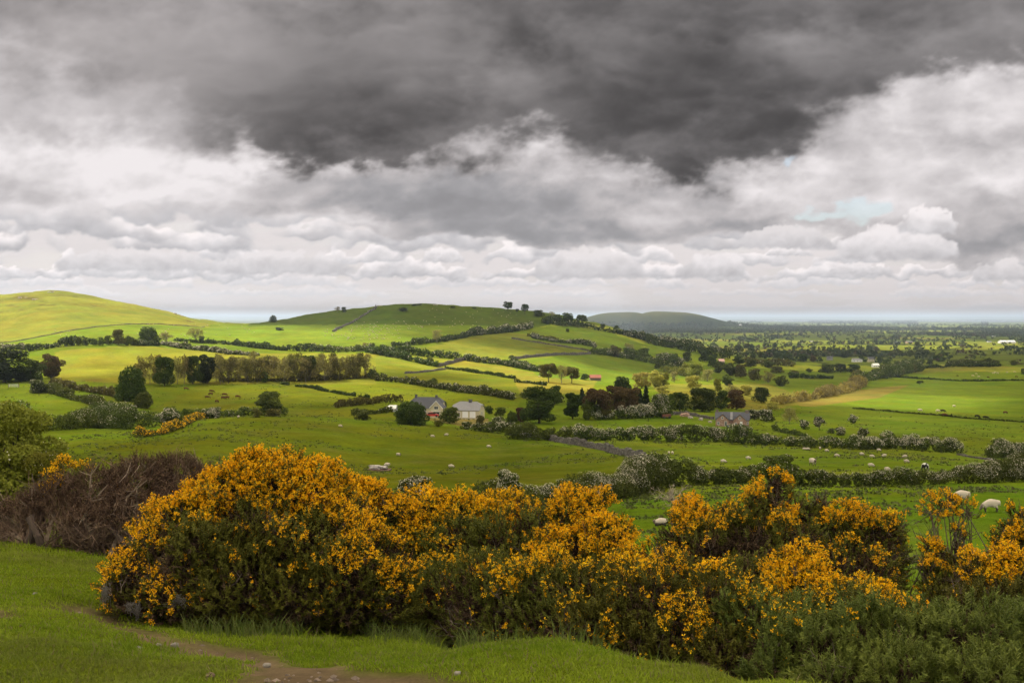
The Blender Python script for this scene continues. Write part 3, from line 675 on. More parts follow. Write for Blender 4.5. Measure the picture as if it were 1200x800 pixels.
def build_shade_cloud():
    th = np.radians(np.unique(np.concatenate([np.arange(-180, -34, 6.0), np.arange(-34, 34, .35), np.arange(34, 180.1, 6.0)])))
    r = np.unique(np.concatenate([np.linspace(1, 60, 12), np.geomspace(62, 8200, 230)]))
    x, y, F = polar_grid(th, r)
    z = H(x, y); px, py = project(x, np.maximum(y, 1), z)
    o = np.zeros(len(x))
    fr = y > .5
    for poly, a, (y0, y1) in LIT:
        k = fr & (y > y0) & (y < y1)
        idx = np.nonzero(k)[0]
        q = inpoly(px[idx], py[idx], poly)
        o[idx[q]] = np.maximum(o[idx[q]], a)
    # beyond the hills: broken shade over the plain
    k = fr & (y > 1400) & (px > 640)
    pl = smooth(.08, .34, fbm(x/1500, y/900, s=131, o=3))*.55
    pl = np.maximum(pl, .95*np.exp(-(((px-1060)/95)**2 + ((py-389)/3.6)**2)))
    pl = np.maximum(pl, .7*np.exp(-(((px-860)/45)**2 + ((py-391)/3.0)**2)))
    o[k] = np.maximum(o[k], pl[k])
    o[(py < 384) & k] = np.maximum(o, .12)[(py < 384) & k]
    g = o.reshape(len(th), len(r))
    for _ in range(2):
        g = np.pad(g, 1, mode='edge')
        g = (g[:-2, 1:-1] + g[2:, 1:-1] + g[1:-1, :-2] + g[1:-1, 2:] + 2*g[1:-1, 1:-1]) / 6
    # no cloud edges beyond the ring
    dens = 1 - g.ravel()
    t = (3000.0 - z) / SUND[2]
    cx, cy = x + SUND[0]*t, y + SUND[1]*t
    ext = smooth(8200, 7200, np.hypot(x, y))
    dens = dens * ext
    dens = np.clip(dens + .10*fbm(cx/160, cy/160, s=141, o=3)*smooth(.1, .5, dens), 0, 1)
    n = len(x)
    b = np.stack([cx, cy, 3000 - 60*dens], 1); tp = np.stack([cx, cy, 3000 + 40 + 350*dens*(1+.4*fbm(cx/300, cy/300, s=151))], 1)
    keep = dens[F].max(1) > .01
    F = F[keep]
    m, nt, out = new_mat('shade_cloud_vapour'); E.nt = nt
    A = nt.nodes.new('ShaderNodeAttribute'); A.attribute_name = 'col'
    d = E(A.outputs['Fac'])
    tr = nt.nodes.new('ShaderNodeBsdfTransparent'); tl = nt.nodes.new('ShaderNodeBsdfTranslucent'); tl.inputs[0].default_value = (.80, .765, .685, 1)
    df = nt.nodes.new('ShaderNodeBsdfDiffuse'); df.inputs[0].default_value = (.80, .79, .78, 1)
    m1 = nt.nodes.new('ShaderNodeMixShader'); m2 = nt.nodes.new('ShaderNodeMixShader'); m1.inputs[0].default_value = .15
    nt.links.new(tl.outputs[0], m1.inputs[1]); nt.links.new(df.outputs[0], m1.inputs[2])
    op = 1 - E.op('POWER', 1.0001 - d, .5) * 1.0
    op = E.op('MULTIPLY', op, 1.0, clamp=True)
    nt.links.new(op.s, m2.inputs[0]); nt.links.new(tr.outputs[0], m2.inputs[1]); nt.links.new(m1.outputs[0], m2.inputs[2])
    nt.links.new(m2.outputs[0], out.inputs['Surface'])
    V = np.vstack([b, tp]); C = np.repeat(np.concatenate([dens, dens])[:, None], 3, 1)
    o = make_mesh('shade_cloud', V, [F, F[:, ::-1] + n], C, True, m)
    tag(o, kind='structure')

def build_haze():
    g = Geo(); g.box(-52000, 52000, -2000, 62000, -110, 60)
    m, nt, out = new_mat('haze_air')
    v = nt.nodes.new('ShaderNodeVolumePrincipled')
    v.inputs['Color'].default_value = (.75, .87, 1.0, 1); v.inputs['Density'].default_value = HAZE; v.inputs['Anisotropy'].default_value = .2
    nt.links.new(v.outputs[0], out.inputs['Volume'])
    o = g.build('haze', m); tag(o, kind='stuff')

def build_camera_sun():
    cam = bpy.data.cameras.new('camera'); co = bpy.data.objects.new('camera', cam); COL.objects.link(co)
    cam.sensor_width = 36; cam.lens = 36 * F_ / 1200; cam.clip_start = .05; cam.clip_end = 120000
    co.rotation_euler = (PI/2 - PITCH, 0, 0); scene.camera = co
    s = bpy.data.lights.new('sun', 'SUN'); so = bpy.data.objects.new('sun', s); COL.objects.link(so)
    s.energy = 5.0; s.angle = math.radians(.55); s.color = (1.0, .95, .86)
    so.rotation_euler = Vector(tuple(SUND)).to_track_quat('Z', 'Y').to_euler()
    v = scene.view_settings; v.view_transform = 'Standard'; v.look = 'None'; v.gamma = 1; v.use_curve_mapping = False; v.exposure = EXPO
    c = scene.cycles; c.max_bounces = 5; c.diffuse_bounces = 3; c.glossy_bounces = 2; c.transmission_bounces = 2; c.volume_bounces = 0
    c.transparent_max_bounces = 8; c.use_denoising = True; c.caustics_reflective = False; c.caustics_refractive = False
    c.sample_clamp_indirect = 4
# ------------------------------------------------------------------ plant materials
def foliage_mat(name, trans=.30, rough=.6, var=.16, spec=.10):
    m, nt, out = new_mat(name); E.nt = nt
    oi = nt.nodes.new('ShaderNodeObjectInfo')
    r = E(oi.outputs['Random'])
    hs = nt.nodes.new('ShaderNodeHueSaturation')
    nt.links.new(scalec(attr('col'), (r*2-1)*var + 1.0), hs.inputs['Color'])
    nt.links.new(((r-.5)*(.03 if var > .1 else .006) + .5).s, hs.inputs['Hue'])
    c = hs.outputs[0]
    b = nt.nodes.new('ShaderNodeBsdfPrincipled'); nt.links.new(c, b.inputs['Base Color'])
    b.inputs['Roughness'].default_value = rough; b.inputs['Specular IOR Level'].default_value = spec
    if trans > 0:
        t = nt.nodes.new('ShaderNodeBsdfTranslucent'); nt.links.new(c, t.inputs['Color'])
        mx = nt.nodes.new('ShaderNodeMixShader'); mx.inputs[0].default_value = trans
        nt.links.new(b.outputs[0], mx.inputs[1]); nt.links.new(t.outputs[0], mx.inputs[2])
        nt.links.new(mx.outputs[0], out.inputs['Surface'])
    else: nt.links.new(b.outputs[0], out.inputs['Surface'])
    return m
M_LEAF = foliage_mat('leaf'); M_BARK = foliage_mat('bark', 0, .9, .05, .1); M_BLOOM = foliage_mat('blossom', .25, .8, .04, .1)
M_GRASS = foliage_mat('grass_blade', .35, .7, 0, .05); M_STONE = foliage_mat('field_stone', 0, .95, .08, .1)
BARK = (.075, .060, .045)
PAL = {  # base leaf colour, spread colour
 'dark':   ((.036, .060, .012), (.062, .092, .018)),
 'mid':    ((.060, .088, .016), (.100, .130, .028)),
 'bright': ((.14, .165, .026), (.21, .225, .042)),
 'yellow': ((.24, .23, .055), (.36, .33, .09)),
 'copper': ((.075, .052, .030), (.110, .078, .042)),
 'maroon': ((.050, .018, .020), (.075, .030, .028)),
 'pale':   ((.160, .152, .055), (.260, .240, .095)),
 'olive':  ((.085, .088, .024), (.130, .125, .038)),
 'may':    ((.048, .070, .018), (.085, .110, .030)),
 'ever':   ((.022, .036, .014), (.036, .052, .020)),
}
MAY = np.array([.66, .60, .46])
def leafcol(kind, P, n, seed=0, sc=.5):
    a, b = map(np.array, PAL[kind])
    t = np.clip(.5 + .55*fbm(P[:, 0]*sc, P[:, 1]*sc, P[:, 2]*sc, s=seed, o=3) + rng.normal(0, .22, n), -.25, 1.35)[:, None]
    return np.clip((a*(1-t) + b*t)*[1.08, 1.0, .75], .005, .8)
def lobes_points(lobes, n, shell=.55, below=None):
    """sample points in the outer part of a union of ellipsoids; returns points and outward directions"""
    lobes = np.asarray(lobes, float)          # x y z rx ry rz
    w = (lobes[:, 3]*lobes[:, 4]*lobes[:, 5])**(2/3); k = rng.choice(len(lobes), n, p=w/w.sum())
    D = rand_dirs(n)
    rr = (shell + (1-shell)*rng.random(n)**.7)
    rr = rr * (1 + .18*fbm(D[:, 0]*2.2 + k*3.1, D[:, 1]*2.2, D[:, 2]*2.2, s=7, o=2))
    P = lobes[k, :3] + D*lobes[k, 3:]*rr[:, None]
    # drop those deep inside another lobe
    keep = np.ones(n, bool)
    for L in lobes:
        q = (((P-L[:3])/L[3:])**2).sum(1)
        keep &= q > .20
    return P[keep], D[keep], k[keep]
# ------------------------------------------------------------------ tree prototypes (10 m tall, stand on the origin)
def tree_parts(kind, style, n=2600, leaf=.55, seed=1, W=9.0, Ht=10.0, bloom=0.0):
    """returns (crown mesh, trunk mesh, blossom mesh or None)"""
    r = random.Random(seed)
    g = Geo(); b = Geo()
    lobes = []
    if style == 'round':            # dense crown nearly to the ground
        for i in range(17):
            a = r.uniform(0, 2*PI); h = r.uniform(.17, .88)
            rad = W*.5*math.sqrt(max(.02, 1-((h-.47)/.47)**2)) * r.uniform(.30, .74)
            s = r.uniform(.14, .26)*W*(1.12-.45*h)
            lobes.append((math.cos(a)*rad, math.sin(a)*rad, h*Ht, s, s, s*r.uniform(.6, .85)))
        lobes.append((0, 0, Ht*.5, W*.33, W*.33, Ht*.40)); th = .25
    elif style == 'dome':           # clean-edged dome
        for i in range(16):
            a = i*2.4; h = .12+.70*(i/16)
            rad = W*.5*math.sqrt(1-h*h)*.60
            s = .23*W*(1-.48*h)*r.uniform(.85, 1.15)
            lobes.append((math.cos(a)*rad, math.sin(a)*rad, h*Ht, s, s, s*.85))
        lobes.append((0, 0, Ht*.42, W*.40, W*.40, Ht*.50)); th = .2
    elif style == 'tall':           # broad tree on a clear stem
        for i in range(15):
            a = r.uniform(0, 2*PI); h = r.uniform(.36, .86)
            rad = W*.5*math.sin(PI*min(1, max(.05, (h-.12)*1.15)))**.6 * r.uniform(.3, .75)
            s = r.uniform(.15, .25)*W
            lobes.append((math.cos(a)*rad, math.sin(a)*rad, h*Ht, s, s, s*.65))
        th = .4
    elif style == 'slender':
        for i in range(20):
            a = r.uniform(0, 2*PI); h = r.uniform(.28, .93)
            rad = W*.5*r.uniform(.1, .95)*(1.25-h)
            s = r.uniform(.09, .17)*W
            lobes.append((math.cos(a)*rad, math.sin(a)*rad, h*Ht, s, s, s*1.3))
        th = .6
    elif style == 'conifer':
        for i in range(16):
            h = .06 + .9*i/16; a = i*2.4
            s = W*.5*(1.02-h)*.62 + .2
            lobes.append((math.cos(a)*s*.5, math.sin(a)*s*.5, h*Ht, s, s, Ht*.07))
        th = .5
    elif style == 'shrub':
        for i in range(13):
            a = r.uniform(0, 2*PI); h = r.uniform(.15, .80)
            rad = W*.5*r.uniform(.25, .78)*math.cos(h*1.1)
            s = r.uniform(.14, .25)*W
            lobes.append((math.cos(a)*rad, math.sin(a)*rad, h*Ht, s, s, min(s, Ht*.24)))
        lobes.append((0, 0, Ht*.4, W*.3, W*.3, Ht*.36)); th = .15
    sparse = style == 'slender' or kind == 'pale'
    P, D, k = lobes_points(lobes, int(n*(1.15 if not sparse else .9)), .45 if sparse else .62)
    m = P[:, 2] > .15; P, D = P[m], D[m]
    sz = leaf*(.58 if sparse else 1)*rng.uniform(.6, 1.4, len(P))
    g.add(*leaf_quads(P, sz, leafcol(kind, P, len(P), seed, .45), D, .8))
    # trunk and limbs
    tr = Ht*.022 if style != 'slender' else Ht*.012
    top = Ht*.62
    P0 = np.array([(0, 0, -.4), (r.uniform(-.1, .1), r.uniform(-.1, .1), Ht*.15), (r.uniform(-.3, .3), r.uniform(-.3, .3), top*.7), (0, 0, top)])
    b.tube(P0, [tr*1.4, tr, tr*.7, tr*.35], 7, BARK if kind not in ('pale',) else (.17, .15, .12))
    for L in lobes[:14]:
        s0 = np.array([0, 0, r.uniform(.15, .5)*L[2] + .1*Ht]); e = np.array(L[:3]) + np.array([0, 0, L[5]*.3])
        mid = (s0+e)/2 + np.array([0, 0, -.06*Ht])
        b.tube([s0, mid, e], [tr*.5, tr*.28, tr*.08], 5, BARK if kind not in ('pale',) else (.17, .15, .12))
        if sparse:
            for q in range(5):
                e2 = np.array(L[:3]) + np.array([r.uniform(-1, 1)*L[3], r.uniform(-1, 1)*L[4], r.uniform(-.2, 1)*L[5]])
                b.tube([mid, (mid+e2)/2 + .1, e2], [tr*.16, tr*.1, tr*.04], 3, (.15, .13, .10))
    out = [g.build('crown', M_LEAF, cls='mesh'), b.build('trunk', M_BARK, cls='mesh'), None]
    if bloom > 0:
        w = Geo()
        P, D, k = lobes_points(lobes, int(n*bloom), .93)
        m = (P[:, 2] > Ht*.22) & (fbm(P[:, 0]*.6, P[:, 1]*.6, P[:, 2]*.8, s=seed+5, o=3) + .2*D[:, 2] > -.05); P, D = P[m], D[m]
        w.add(*leaf_quads(P + D*.06, leaf*.62*rng.uniform(.5, 1.3, len(P)), MAY*rng.uniform(.8, 1.12, (len(P), 1)), D, 1.2))
        out[2] = w.build('blossom', M_BLOOM, cls='mesh')
    return out
_protos = {}
def proto(kind, style, seed, bloom=0.0, n=2600, leaf=.55, W=9.0):
    key = (kind, style, seed, round(bloom, 2), n, leaf, W)
    if key not in _protos:
        _protos[key] = tree_parts(kind, style, n, leaf, seed, W, 10.0, bloom)
    return _protos[key]
PLACED = []
def put_tree(name, px, py, hpx, wpx, kind, style, label, cat='tree', group=None, bloom=0.0, ymin=0, ymax=None, seed=None, rz=None, sink=.02, n=None):
    L = locate(px, py, ymin, ymax)
    x, y, z = L; h = hpx*y/F_; w = wpx*y/F_
    if n is None: n = int(np.clip(hpx*wpx*5.5, 500, 9000))
    n = {True: 700, False: n}[n <= 700]
    n = int(min([700, 1500, 2600, 4500, 8000, 22000], key=lambda v: abs(v-n)))
    leaf = {700: .95, 1500: .75, 2600: .58, 4500: .46, 8000: .36, 22000: .22}[n]
    asp = w/h
    Wb = 9.0 if asp > .65 else 5.5
    s = seed if seed is not None else int(px*7 + py*3) % 3
    cr, tk, bl = proto(kind, style, s + 1, bloom, n, leaf, Wb)
    e = empty(name, (x, y, z - sink*h), label, cat, group, rng.uniform(0, 2*PI) if rz is None else rz, (w/Wb, w/Wb, h/10.0))
    for nm, me in (('crown', cr), ('trunk', tk), ('blossom', bl)):
        if me:
            o = bpy.data.objects.new(nm, me); COL.objects.link(o); o.parent = e
    PLACED.append((px, py, hpx)); return e

# ------------------------------------------------------------------ hedges
def put_hedge(name, pts, hpx, kind, label, bloom=.0, ymin=0, cat='hedge', dens=1.0, var=.35, ymax=None, wide=1.0, mix=None, group=None, gaps=0.0, flowers=False):
    """pts: foot of the hedge along the photo; hpx: its height there (number or pair first/last)"""
    W = [locate(px, py, ymin, ymax) for px, py in pts]
    W = np.array(W); hp = np.linspace(*(hpx if isinstance(hpx, tuple) else (hpx, hpx)), len(pts))
    hm = hp * W[:, 1] / F_ * (.86 if ymin > 380 else .95)
    d = np.concatenate([[0], np.cumsum(np.hypot(*np.diff(W[:, :2], axis=0).T))]); Lt = d[-1]
    hmean = hm.mean(); sp = hmean*.27; var = var*1.15
    nb = max(2, int(Lt/sp))
    t = np.linspace(0, Lt, nb); hs0 = np.interp(t, d, hm); ph = py_hash(pts)
    f = 1 + var*(1.9*fbm(t/(hmean*2.6), np.full(nb, float(ph)), s=3, o=4) + rng.normal(0, .22, nb))
    h2s = hs0*np.clip(f, .35, 1.7)
    X0 = np.interp(t, d, W[:, 0]) + rng.normal(0, .12, nb)*hs0*wide; Y0 = np.interp(t, d, W[:, 1]) + rng.normal(0, .15, nb)*hs0*wide
    ok = np.ones(nb, bool)
    if gaps: ok = vnoise(t/(hmean*2.5), np.full(nb, ph+9.0)) > -1+2*gaps
    if not ok.any(): ok[:2] = True
    Z0 = H(X0, Y0); lobes = []
    for i in np.nonzero(ok)[0]:
        x, y, zg, h2, h = X0[i], Y0[i], Z0[i], h2s[i], hs0[i]
        r = h2*rng.uniform(.22, .44)*(.6+.4*wide)
        lobes.append((x, y, zg + h2 - r*.85, r, r, r*.85))
        hb = h2*.5 + h*.38*rng.uniform(.75, 1.1); rb = h*.36*(.6+.4*wide)
        lobes.append((x + rng.normal(0, .15*h), y + rng.normal(0, .15*h)*wide, zg + hb*.46, rb, rb, hb*.46))
    if not lobes: return None
    lobes = np.array(lobes)
    Ym = W[:, 1].mean()
    Lpx = sum(math.hypot(b[0]-a[0], b[1]-a[1]) for a, b in zip(pts[:-1], pts[1:]))
    Lpx = max(Lpx, .75*Lt*F_/Ym)
    n = int(np.clip(Lpx*hp.mean()*4.6*dens, 200, 60000))
    leaf = max(.10, 1.75*Ym/F_)
    P, D, k = lobes_points(lobes, n, .6)
    G = H0(P[:, 0], P[:, 1]); m = P[:, 2] > G - .2; P, D, k = P[m], D[m], k[m]
    c = leafcol(kind, P, len(P), 3, 1.2/hmean)
    if mix:
        q = (vnoise(P[:, 0]/(hmean*2.2), P[:, 1]/(hmean*2.2), s=77) > .05)
        c[q] = leafcol(mix, P[q], int(q.sum()), 4, 1.2/hmean)
    o0 = np.array([W[0, 0], W[0, 1], W[0, 2]])
    e = empty(name, tuple(o0), label, cat, group)
    g = Geo(); g.add(*leaf_quads(P, leaf*rng.uniform(.6, 1.4, len(P)), c, D, .8)); g.build('foliage', M_LEAF, e, origin=o0)
    if bloom:
        P, D, k = lobes_points(lobes, int(n*bloom*1.7), .92)
        G = H0(P[:, 0], P[:, 1])
        m = (P[:, 2] > G + .25*hmean) & (fbm(P[:, 0]/(hmean*1.0), P[:, 1]/(hmean*1.0), P[:, 2]/(hmean*.6), s=15, o=3) + .25*D[:, 2] > .20 - .16*min(bloom, 1)); P, D = P[m], D[m]
        if len(P):
            g = Geo(); g.add(*leaf_quads(P + D*.02*hmean, leaf*.55*rng.uniform(.6, 1.3, len(P)), MAY*rng.uniform(.55, 1.1, (len(P), 1)), D, 1.2)); g.build('blossom', M_BLOOM, e, origin=o0)
    if flowers:
        P, D, k = lobes_points(lobes, int(n*1.1), .9)
        m = (P[:, 2] > H0(P[:, 0], P[:, 1]) + .2*hmean) & (fbm(P[:, 0]/(hmean*1.2), P[:, 1]/(hmean*1.2), P[:, 2]/hmean, s=25, o=3) + .4*D[:, 2] > .0); P, D = P[m], D[m]
        t = rng.random((len(P), 1)); g = Geo(); g.add(*leaf_quads(P, leaf*.7*rng.uniform(.6, 1.2, len(P)), C_FLOWER[0]*(1-t) + C_FLOWER[1]*t, D, 1.2)); g.build('flowers', M_BLOOM, e, origin=o0)
    if Ym > 96: return e
    ZL = H(lobes[:, 0], lobes[:, 1])
    for i in range(0, len(lobes)-1, 6):
        L = lobes[i]; zg = ZL[i]; g = Geo()
        e2 = L[:3] + rng.normal(0, .3, 3)*L[3]
        g.tube([(L[0]+rng.normal(0, .1), L[1], zg-.1), ((L[0]+e2[0])/2, (L[1]+e2[1])/2, (zg+e2[2])/2), e2], [.05*hmean, .035*hmean, .015*hmean], 6, BARK)
        g.build('stem', M_BARK, e, origin=o0)
    return e
def py_hash(pts): return (pts[0][0]*13 + pts[0][1]*7) % 97

# ------------------------------------------------------------------ dry stone walls
def put_wall(pts, hm, label, ymin=0, wid=.6, stone=.35, ymax=None, name='stone_wall'):
    W = np.array([locate(px, py, ymin, ymax) for px, py in pts])
    d = np.concatenate([[0], np.cumsum(np.hypot(*np.diff(W[:, :2], axis=0).T))]); Lt = d[-1]
    g = Geo(); o0 = W[0].copy()
    n = int(min(Lt/stone*max(2, hm/stone*1.1), 6500))
    rows = max(2, int(hm/stone*1.3)); per = max(2, int(n/rows)); 
    for k in range(rows):
        for i in range(per):
            s = (i + .5*(k % 2) + rng.uniform(-.2, .2))*Lt/per
            x = np.interp(s, d, W[:, 0]); y = np.interp(s, d, W[:, 1])
            top = hm*(1 + .16*math.sin(s*.31) + .1*math.sin(s*1.3))
            z = k/rows*top
            if z > top: continue
            a = rng.uniform(-.4, .4); L = Lt/per*.62; hh = top/rows*.62
            w2 = wid*.5*(1.1-.35*k/rows)
            c, s_ = math.cos(a), math.sin(a)
            B = np.array([(sx*L*rng.uniform(.7, 1.1), sy*w2*rng.uniform(.8, 1.15), sz*hh*rng.uniform(.8, 1.15)) for sz in (-1, 1) for sy in (-1, 1) for sx in (-1, 1)])
            dirx = np.interp(s+1, d, W[:, 0]) - np.interp(s-1, d, W[:, 0]); diry = np.interp(s+1, d, W[:, 1]) - np.interp(s-1, d, W[:, 1])
            t = math.atan2(diry, dirx) + a*.3; c, s_ = math.cos(t), math.sin(t)
            X = B[:, 0]*c - B[:, 1]*s_ + x; Y = B[:, 0]*s_ + B[:, 1]*c + y; Z = B[:, 2] + z + hh
            V = np.stack([X, Y, Z], 1)
            gr = rng.uniform(.6, 1.25)
            g.add(V - [0, 0, 0], [(0,2,3,1),(4,5,7,6),(0,1,5,4),(2,6,7,3),(0,4,6,2),(1,3,7,5)], np.array([.125, .112, .10])*gr)
    V = np.concatenate(g.V); zz = H(V[:, 0], V[:, 1]) - .12
    V[:, 2] += zz
    g.V = [V]
    o = g.build(name, M_STONE, origin=o0); o.location = o0
    return tag(o, label, 'wall')
# ------------------------------------------------------------------ gorse and other shrubs close by
def ray_point(px, py, Y):
    u = float(u_of(px, py)); return np.array([u*Y, Y, float(row_to_z(py, Y))])
def shoot_templates(kind, nvar=6):
    """spiny shoots 1 unit long, along +z: lists of triangles"""
    T = []
    r = np.random.default_rng(33)
    for v in range(nvar):
        tri = []
        nt = {'gorse': 15, 'fresh': 22, 'dead': 9}[kind]
        for i in range(nt):
            h = .08 + .9*i/nt; a = i*2.4 + r.uniform(-.4, .4)
            L = {'gorse': .30, 'fresh': .34, 'dead': .30}[kind]*(1.15-.55*h)*r.uniform(.7, 1.3)
            w = {'gorse': .055, 'fresh': .048, 'dead': .035}[kind]
            d = np.array([math.cos(a), math.sin(a), r.uniform(.5, 1.2)]); d /= np.linalg.norm(d)
            s = np.array([-math.sin(a), math.cos(a), 0])*w
            p = np.array([0, 0, h])
            tri += [p - s, p + s, p + d*L]
        w = .03
        tri += [np.array([-w, 0, 0]), np.array([w, 0, 0]), np.array([0, 0, 1.05])]
        tri += [np.array([0, -w, 0]), np.array([0, w, 0]), np.array([0, 0, 1.05])]
        T.append(np.array(tri))
    return np.array(T)                     # [var, 3*nt, 3]
def frames(Dir):
    T = unit(Dir); ref = rand_dirs(len(T)); A = unit(np.cross(T, ref)); B = np.cross(T, A)
    return A, B, T
def scatter(T, P, Dir, size, col, fold=None):
    """place template triangles at P pointing along Dir"""
    n = len(P); k = rng.integers(0, len(T), n)
    A, B, C = frames(Dir); s = np.broadcast_to(np.asarray(size, float), (n,))[:, None, None]
    t = T[k]                               # n, m, 3
    V = P[:, None] + s*(t[..., 0:1]*A[:, None] + t[..., 1:2]*B[:, None] + t[..., 2:3]*C[:, None])
    m = T.shape[1]
    return V.reshape(-1, 3), np.arange(n*m).reshape(-1, 3), np.repeat(col, m, 0)
TG, TF, TD = shoot_templates('gorse'), shoot_templates('fresh'), shoot_templates('dead')
def petal_templates():
    r = np.random.default_rng(5); T = []
    for v in range(6):
        a = r.uniform(0, 6.28); tri = []
        for q in range(3):
            b = a + q*2.1 + r.uniform(-.3, .3)
            d = np.array([math.cos(b), math.sin(b), .55]); s = np.array([-math.sin(b), math.cos(b), 0])*.42
            tri += [np.zeros(3), d*.7 + s + [0, 0, .12], d*.75 - s*.8 + [0, 0, .30]]
        T.append(np.array(tri))
    return np.array(T)
TP = petal_templates()
C_GORSE = (np.array([.070, .074, .011]), np.array([.152, .150, .024]))
C_FRESH = (np.array([.072, .092, .017]), np.array([.178, .196, .038]))
C_DEAD = (np.array([.070, .045, .028]), np.array([.125, .082, .050]))
C_FLOWER = (np.array([.87, .39, .006]), np.array([.97, .59, .012]))
def branchwork(g, base, targets, r0, twigs=4, seed=0, c=(.10, .078, .062), spread=.5, k=5, sub=2):
    """boughs from the base points to each target, with twigs and side twigs"""
    r = np.random.default_rng(seed)
    targets = np.atleast_2d(targets); base = np.atleast_2d(base); n = len(targets)
    b = base + r.normal(0, .06, (n, 3))*[1, 1, 0]; t = targets
    L = np.linalg.norm(t-b, axis=1, keepdims=True)
    m1 = b + (t-b)*.35 + r.normal(0, .09, (n, 3))*L + np.array([0, 0, .05])*L; m2 = b + (t-b)*.7 + r.normal(0, .07, (n, 3))*L
    s = np.linspace(0, 1, 7)[None, :, None]
    C = (1-s)**3*b[:, None] + 3*(1-s)**2*s*m1[:, None] + 3*(1-s)*s*s*m2[:, None] + s**3*t[:, None]
    C[:, 1:-1] += r.normal(0, .014, (n, 5, 3))*L[:, None]
    cc = np.array(c)*r.uniform(.65, 1.35, (n, 1)); R = r0*np.linspace(1, .25, 7)[None]*r.uniform(.6, 1.2, (n, 1))
    for i in range(6): _segs(g, C[:, i], C[:, i+1]+(C[:, i+1]-C[:, i])*.05, R[:, i], R[:, i+1], cc)
    i = r.integers(2, 7, (n, twigs)); p = C[np.arange(n)[:, None], i].reshape(-1, 3)
    out = np.repeat((t-b)/np.maximum(L, .1), twigs, 0)
    e = p + unit(r.normal(size=p.shape) + [0, 0, .5] + out*.8)*spread*r.uniform(.4, 1.1, (len(p), 1))
    mm = (p+e)/2 + r.normal(0, .07, p.shape)*spread
    c2 = np.repeat(cc, twigs, 0)*r.uniform(.8, 1.3, (len(p), 1))
    _segs(g, p, mm, r0*.32, r0*.2, c2); _segs(g, mm, e, r0*.2, r0*.08, c2)
    for q in range(sub):
        e2 = mm + unit(r.normal(size=p.shape) + [0, 0, .4])*spread*r.uniform(.2, .6, (len(p), 1))
        _segs(g, mm, e2, r0*.14, r0*.06, c2*1.1)
def gorse(label, lobes, seed=0, dens=1.0, fresh=0.0, dead=.25, group=None, size=.13, name='gorse_bush', cat='gorse bush', stems=3, green=1.0, open_=0.0, skirt=True, fl_c=None, bare=0.0):
    """lobes: (px, py, radius px, depth m, flower 0..1)"""
    global rng
    keep = rng; rng = np.random.default_rng(900+seed)
    L = []; FLW = []
    for (px, py, rp, Y, fl) in lobes:
        P = ray_point(px, py, Y); r = rp*Y/F_
        L.append((*P, r, r*1.0, r*.95)); FLW.append(fl)
        if skirt:                       # foliage carries on below, down to the ground
            zg = gz(P[0], P[1]); z = P[2] - r*.9
            while z - zg > r*.35:
                L.append((P[0], P[1]+.1, z, r*.92, r*.9, r*.8)); FLW.append(fl*.25); z -= r*1.0
    L = np.array(L); FLW = np.array(FLW)
    cx, cy = L[:, 0].mean(), L[:, 1].mean(); o0 = np.array([cx, cy, gz(cx, cy)])
    e = empty(name, tuple(o0), label, cat, group)
    area = (L[:, 3]**2).sum()*4*PI
    n = int(area*560*dens*(.13/size)**2*.62)
    P, D, k = lobes_points(L, n, .80)
    G = H0(P[:, 0], P[:, 1]); m = P[:, 2] > G + .02
    # ragged: leave hollows
    hol = fbm(P[:, 0]*2.6, P[:, 1]*2.6, P[:, 2]*2.6, s=seed+2, o=3)
    m &= hol > -.42 + open_*.5
    lump = fbm(P[:, 0]*4.2, P[:, 1]*4.2, P[:, 2]*4.2, s=seed+4, o=2)*1.6
    P = P + D*(np.clip(lump, -1, 1)*.17)[:, None]
    m &= (lump > -.34) | (rng.random(len(P)) < .22)
    P, D, k, hol, lump = P[m], D[m], k[m], hol[m], lump[m]
    dirs = D*.8 + [0, 0, .75] + rng.normal(0, .35, P.shape)
    # deadwood and browning where the noise says so, mostly underneath
    br = fbm(P[:, 0]*1.9+9, P[:, 1]*1.9, P[:, 2]*1.9, s=seed+6, o=3) + rng.normal(0, .22, len(P))
    isdead = br > (.62 - dead*1.1 + .38*np.clip(D[:, 2], -.5, 1))
    t = np.clip(.5 + .6*fbm(P[:, 0]*1.4, P[:, 1]*1.4, P[:, 2]*1.4, s=seed+8, o=3) + rng.normal(0, .22, len(P)), 0, 1.3)[:, None]
    a, b = (C_FRESH if fresh > .5 else C_GORSE)
    if 0 < fresh <= .5: a, b = C_GORSE[0]*(1-fresh)+C_FRESH[0]*fresh, C_GORSE[1]*(1-fresh)+C_FRESH[1]*fresh
    col = (a*(1-t) + b*t)*green
    q = ~isdead
    sz = size*rng.uniform(.6, 1.4, len(P))
    g = Geo(); g.add(*scatter(TF if fresh > .5 else TG, P[q], dirs[q], sz[q], col[q])); g.build('spines', M_LEAF, e, origin=o0)
    if isdead.any():
        cd = C_DEAD[0]*(1-t) + C_DEAD[1]*t
        g = Geo(); g.add(*scatter(TD, P[isdead]-D[isdead]*.04, dirs[isdead], sz[isdead], cd[isdead]))
        # thatch of dead shoots inside
        P3, D3, k3 = lobes_points(L, int(n*.45), .45); z3 = H0(P3[:, 0], P3[:, 1]); mm = P3[:, 2] > z3+.02; P3, D3 = P3[mm]-D3[mm]*.12, D3[mm]
        c3 = (C_DEAD[0]*.8)*rng.uniform(.6, 1.5, (len(P3), 1))
        g.add(*scatter(TD, P3, D3 + rng.normal(0, .6, P3.shape), size*1.3, c3)); g.build('dead_shoots', M_BARK, e, origin=o0)
    # flowers
    fa = FLW[k]
    pat = fbm(P[:, 0]*3.1, P[:, 1]*3.1, P[:, 2]*3.1, s=seed+12, o=3)*.95 + rng.normal(0, .09, len(P))
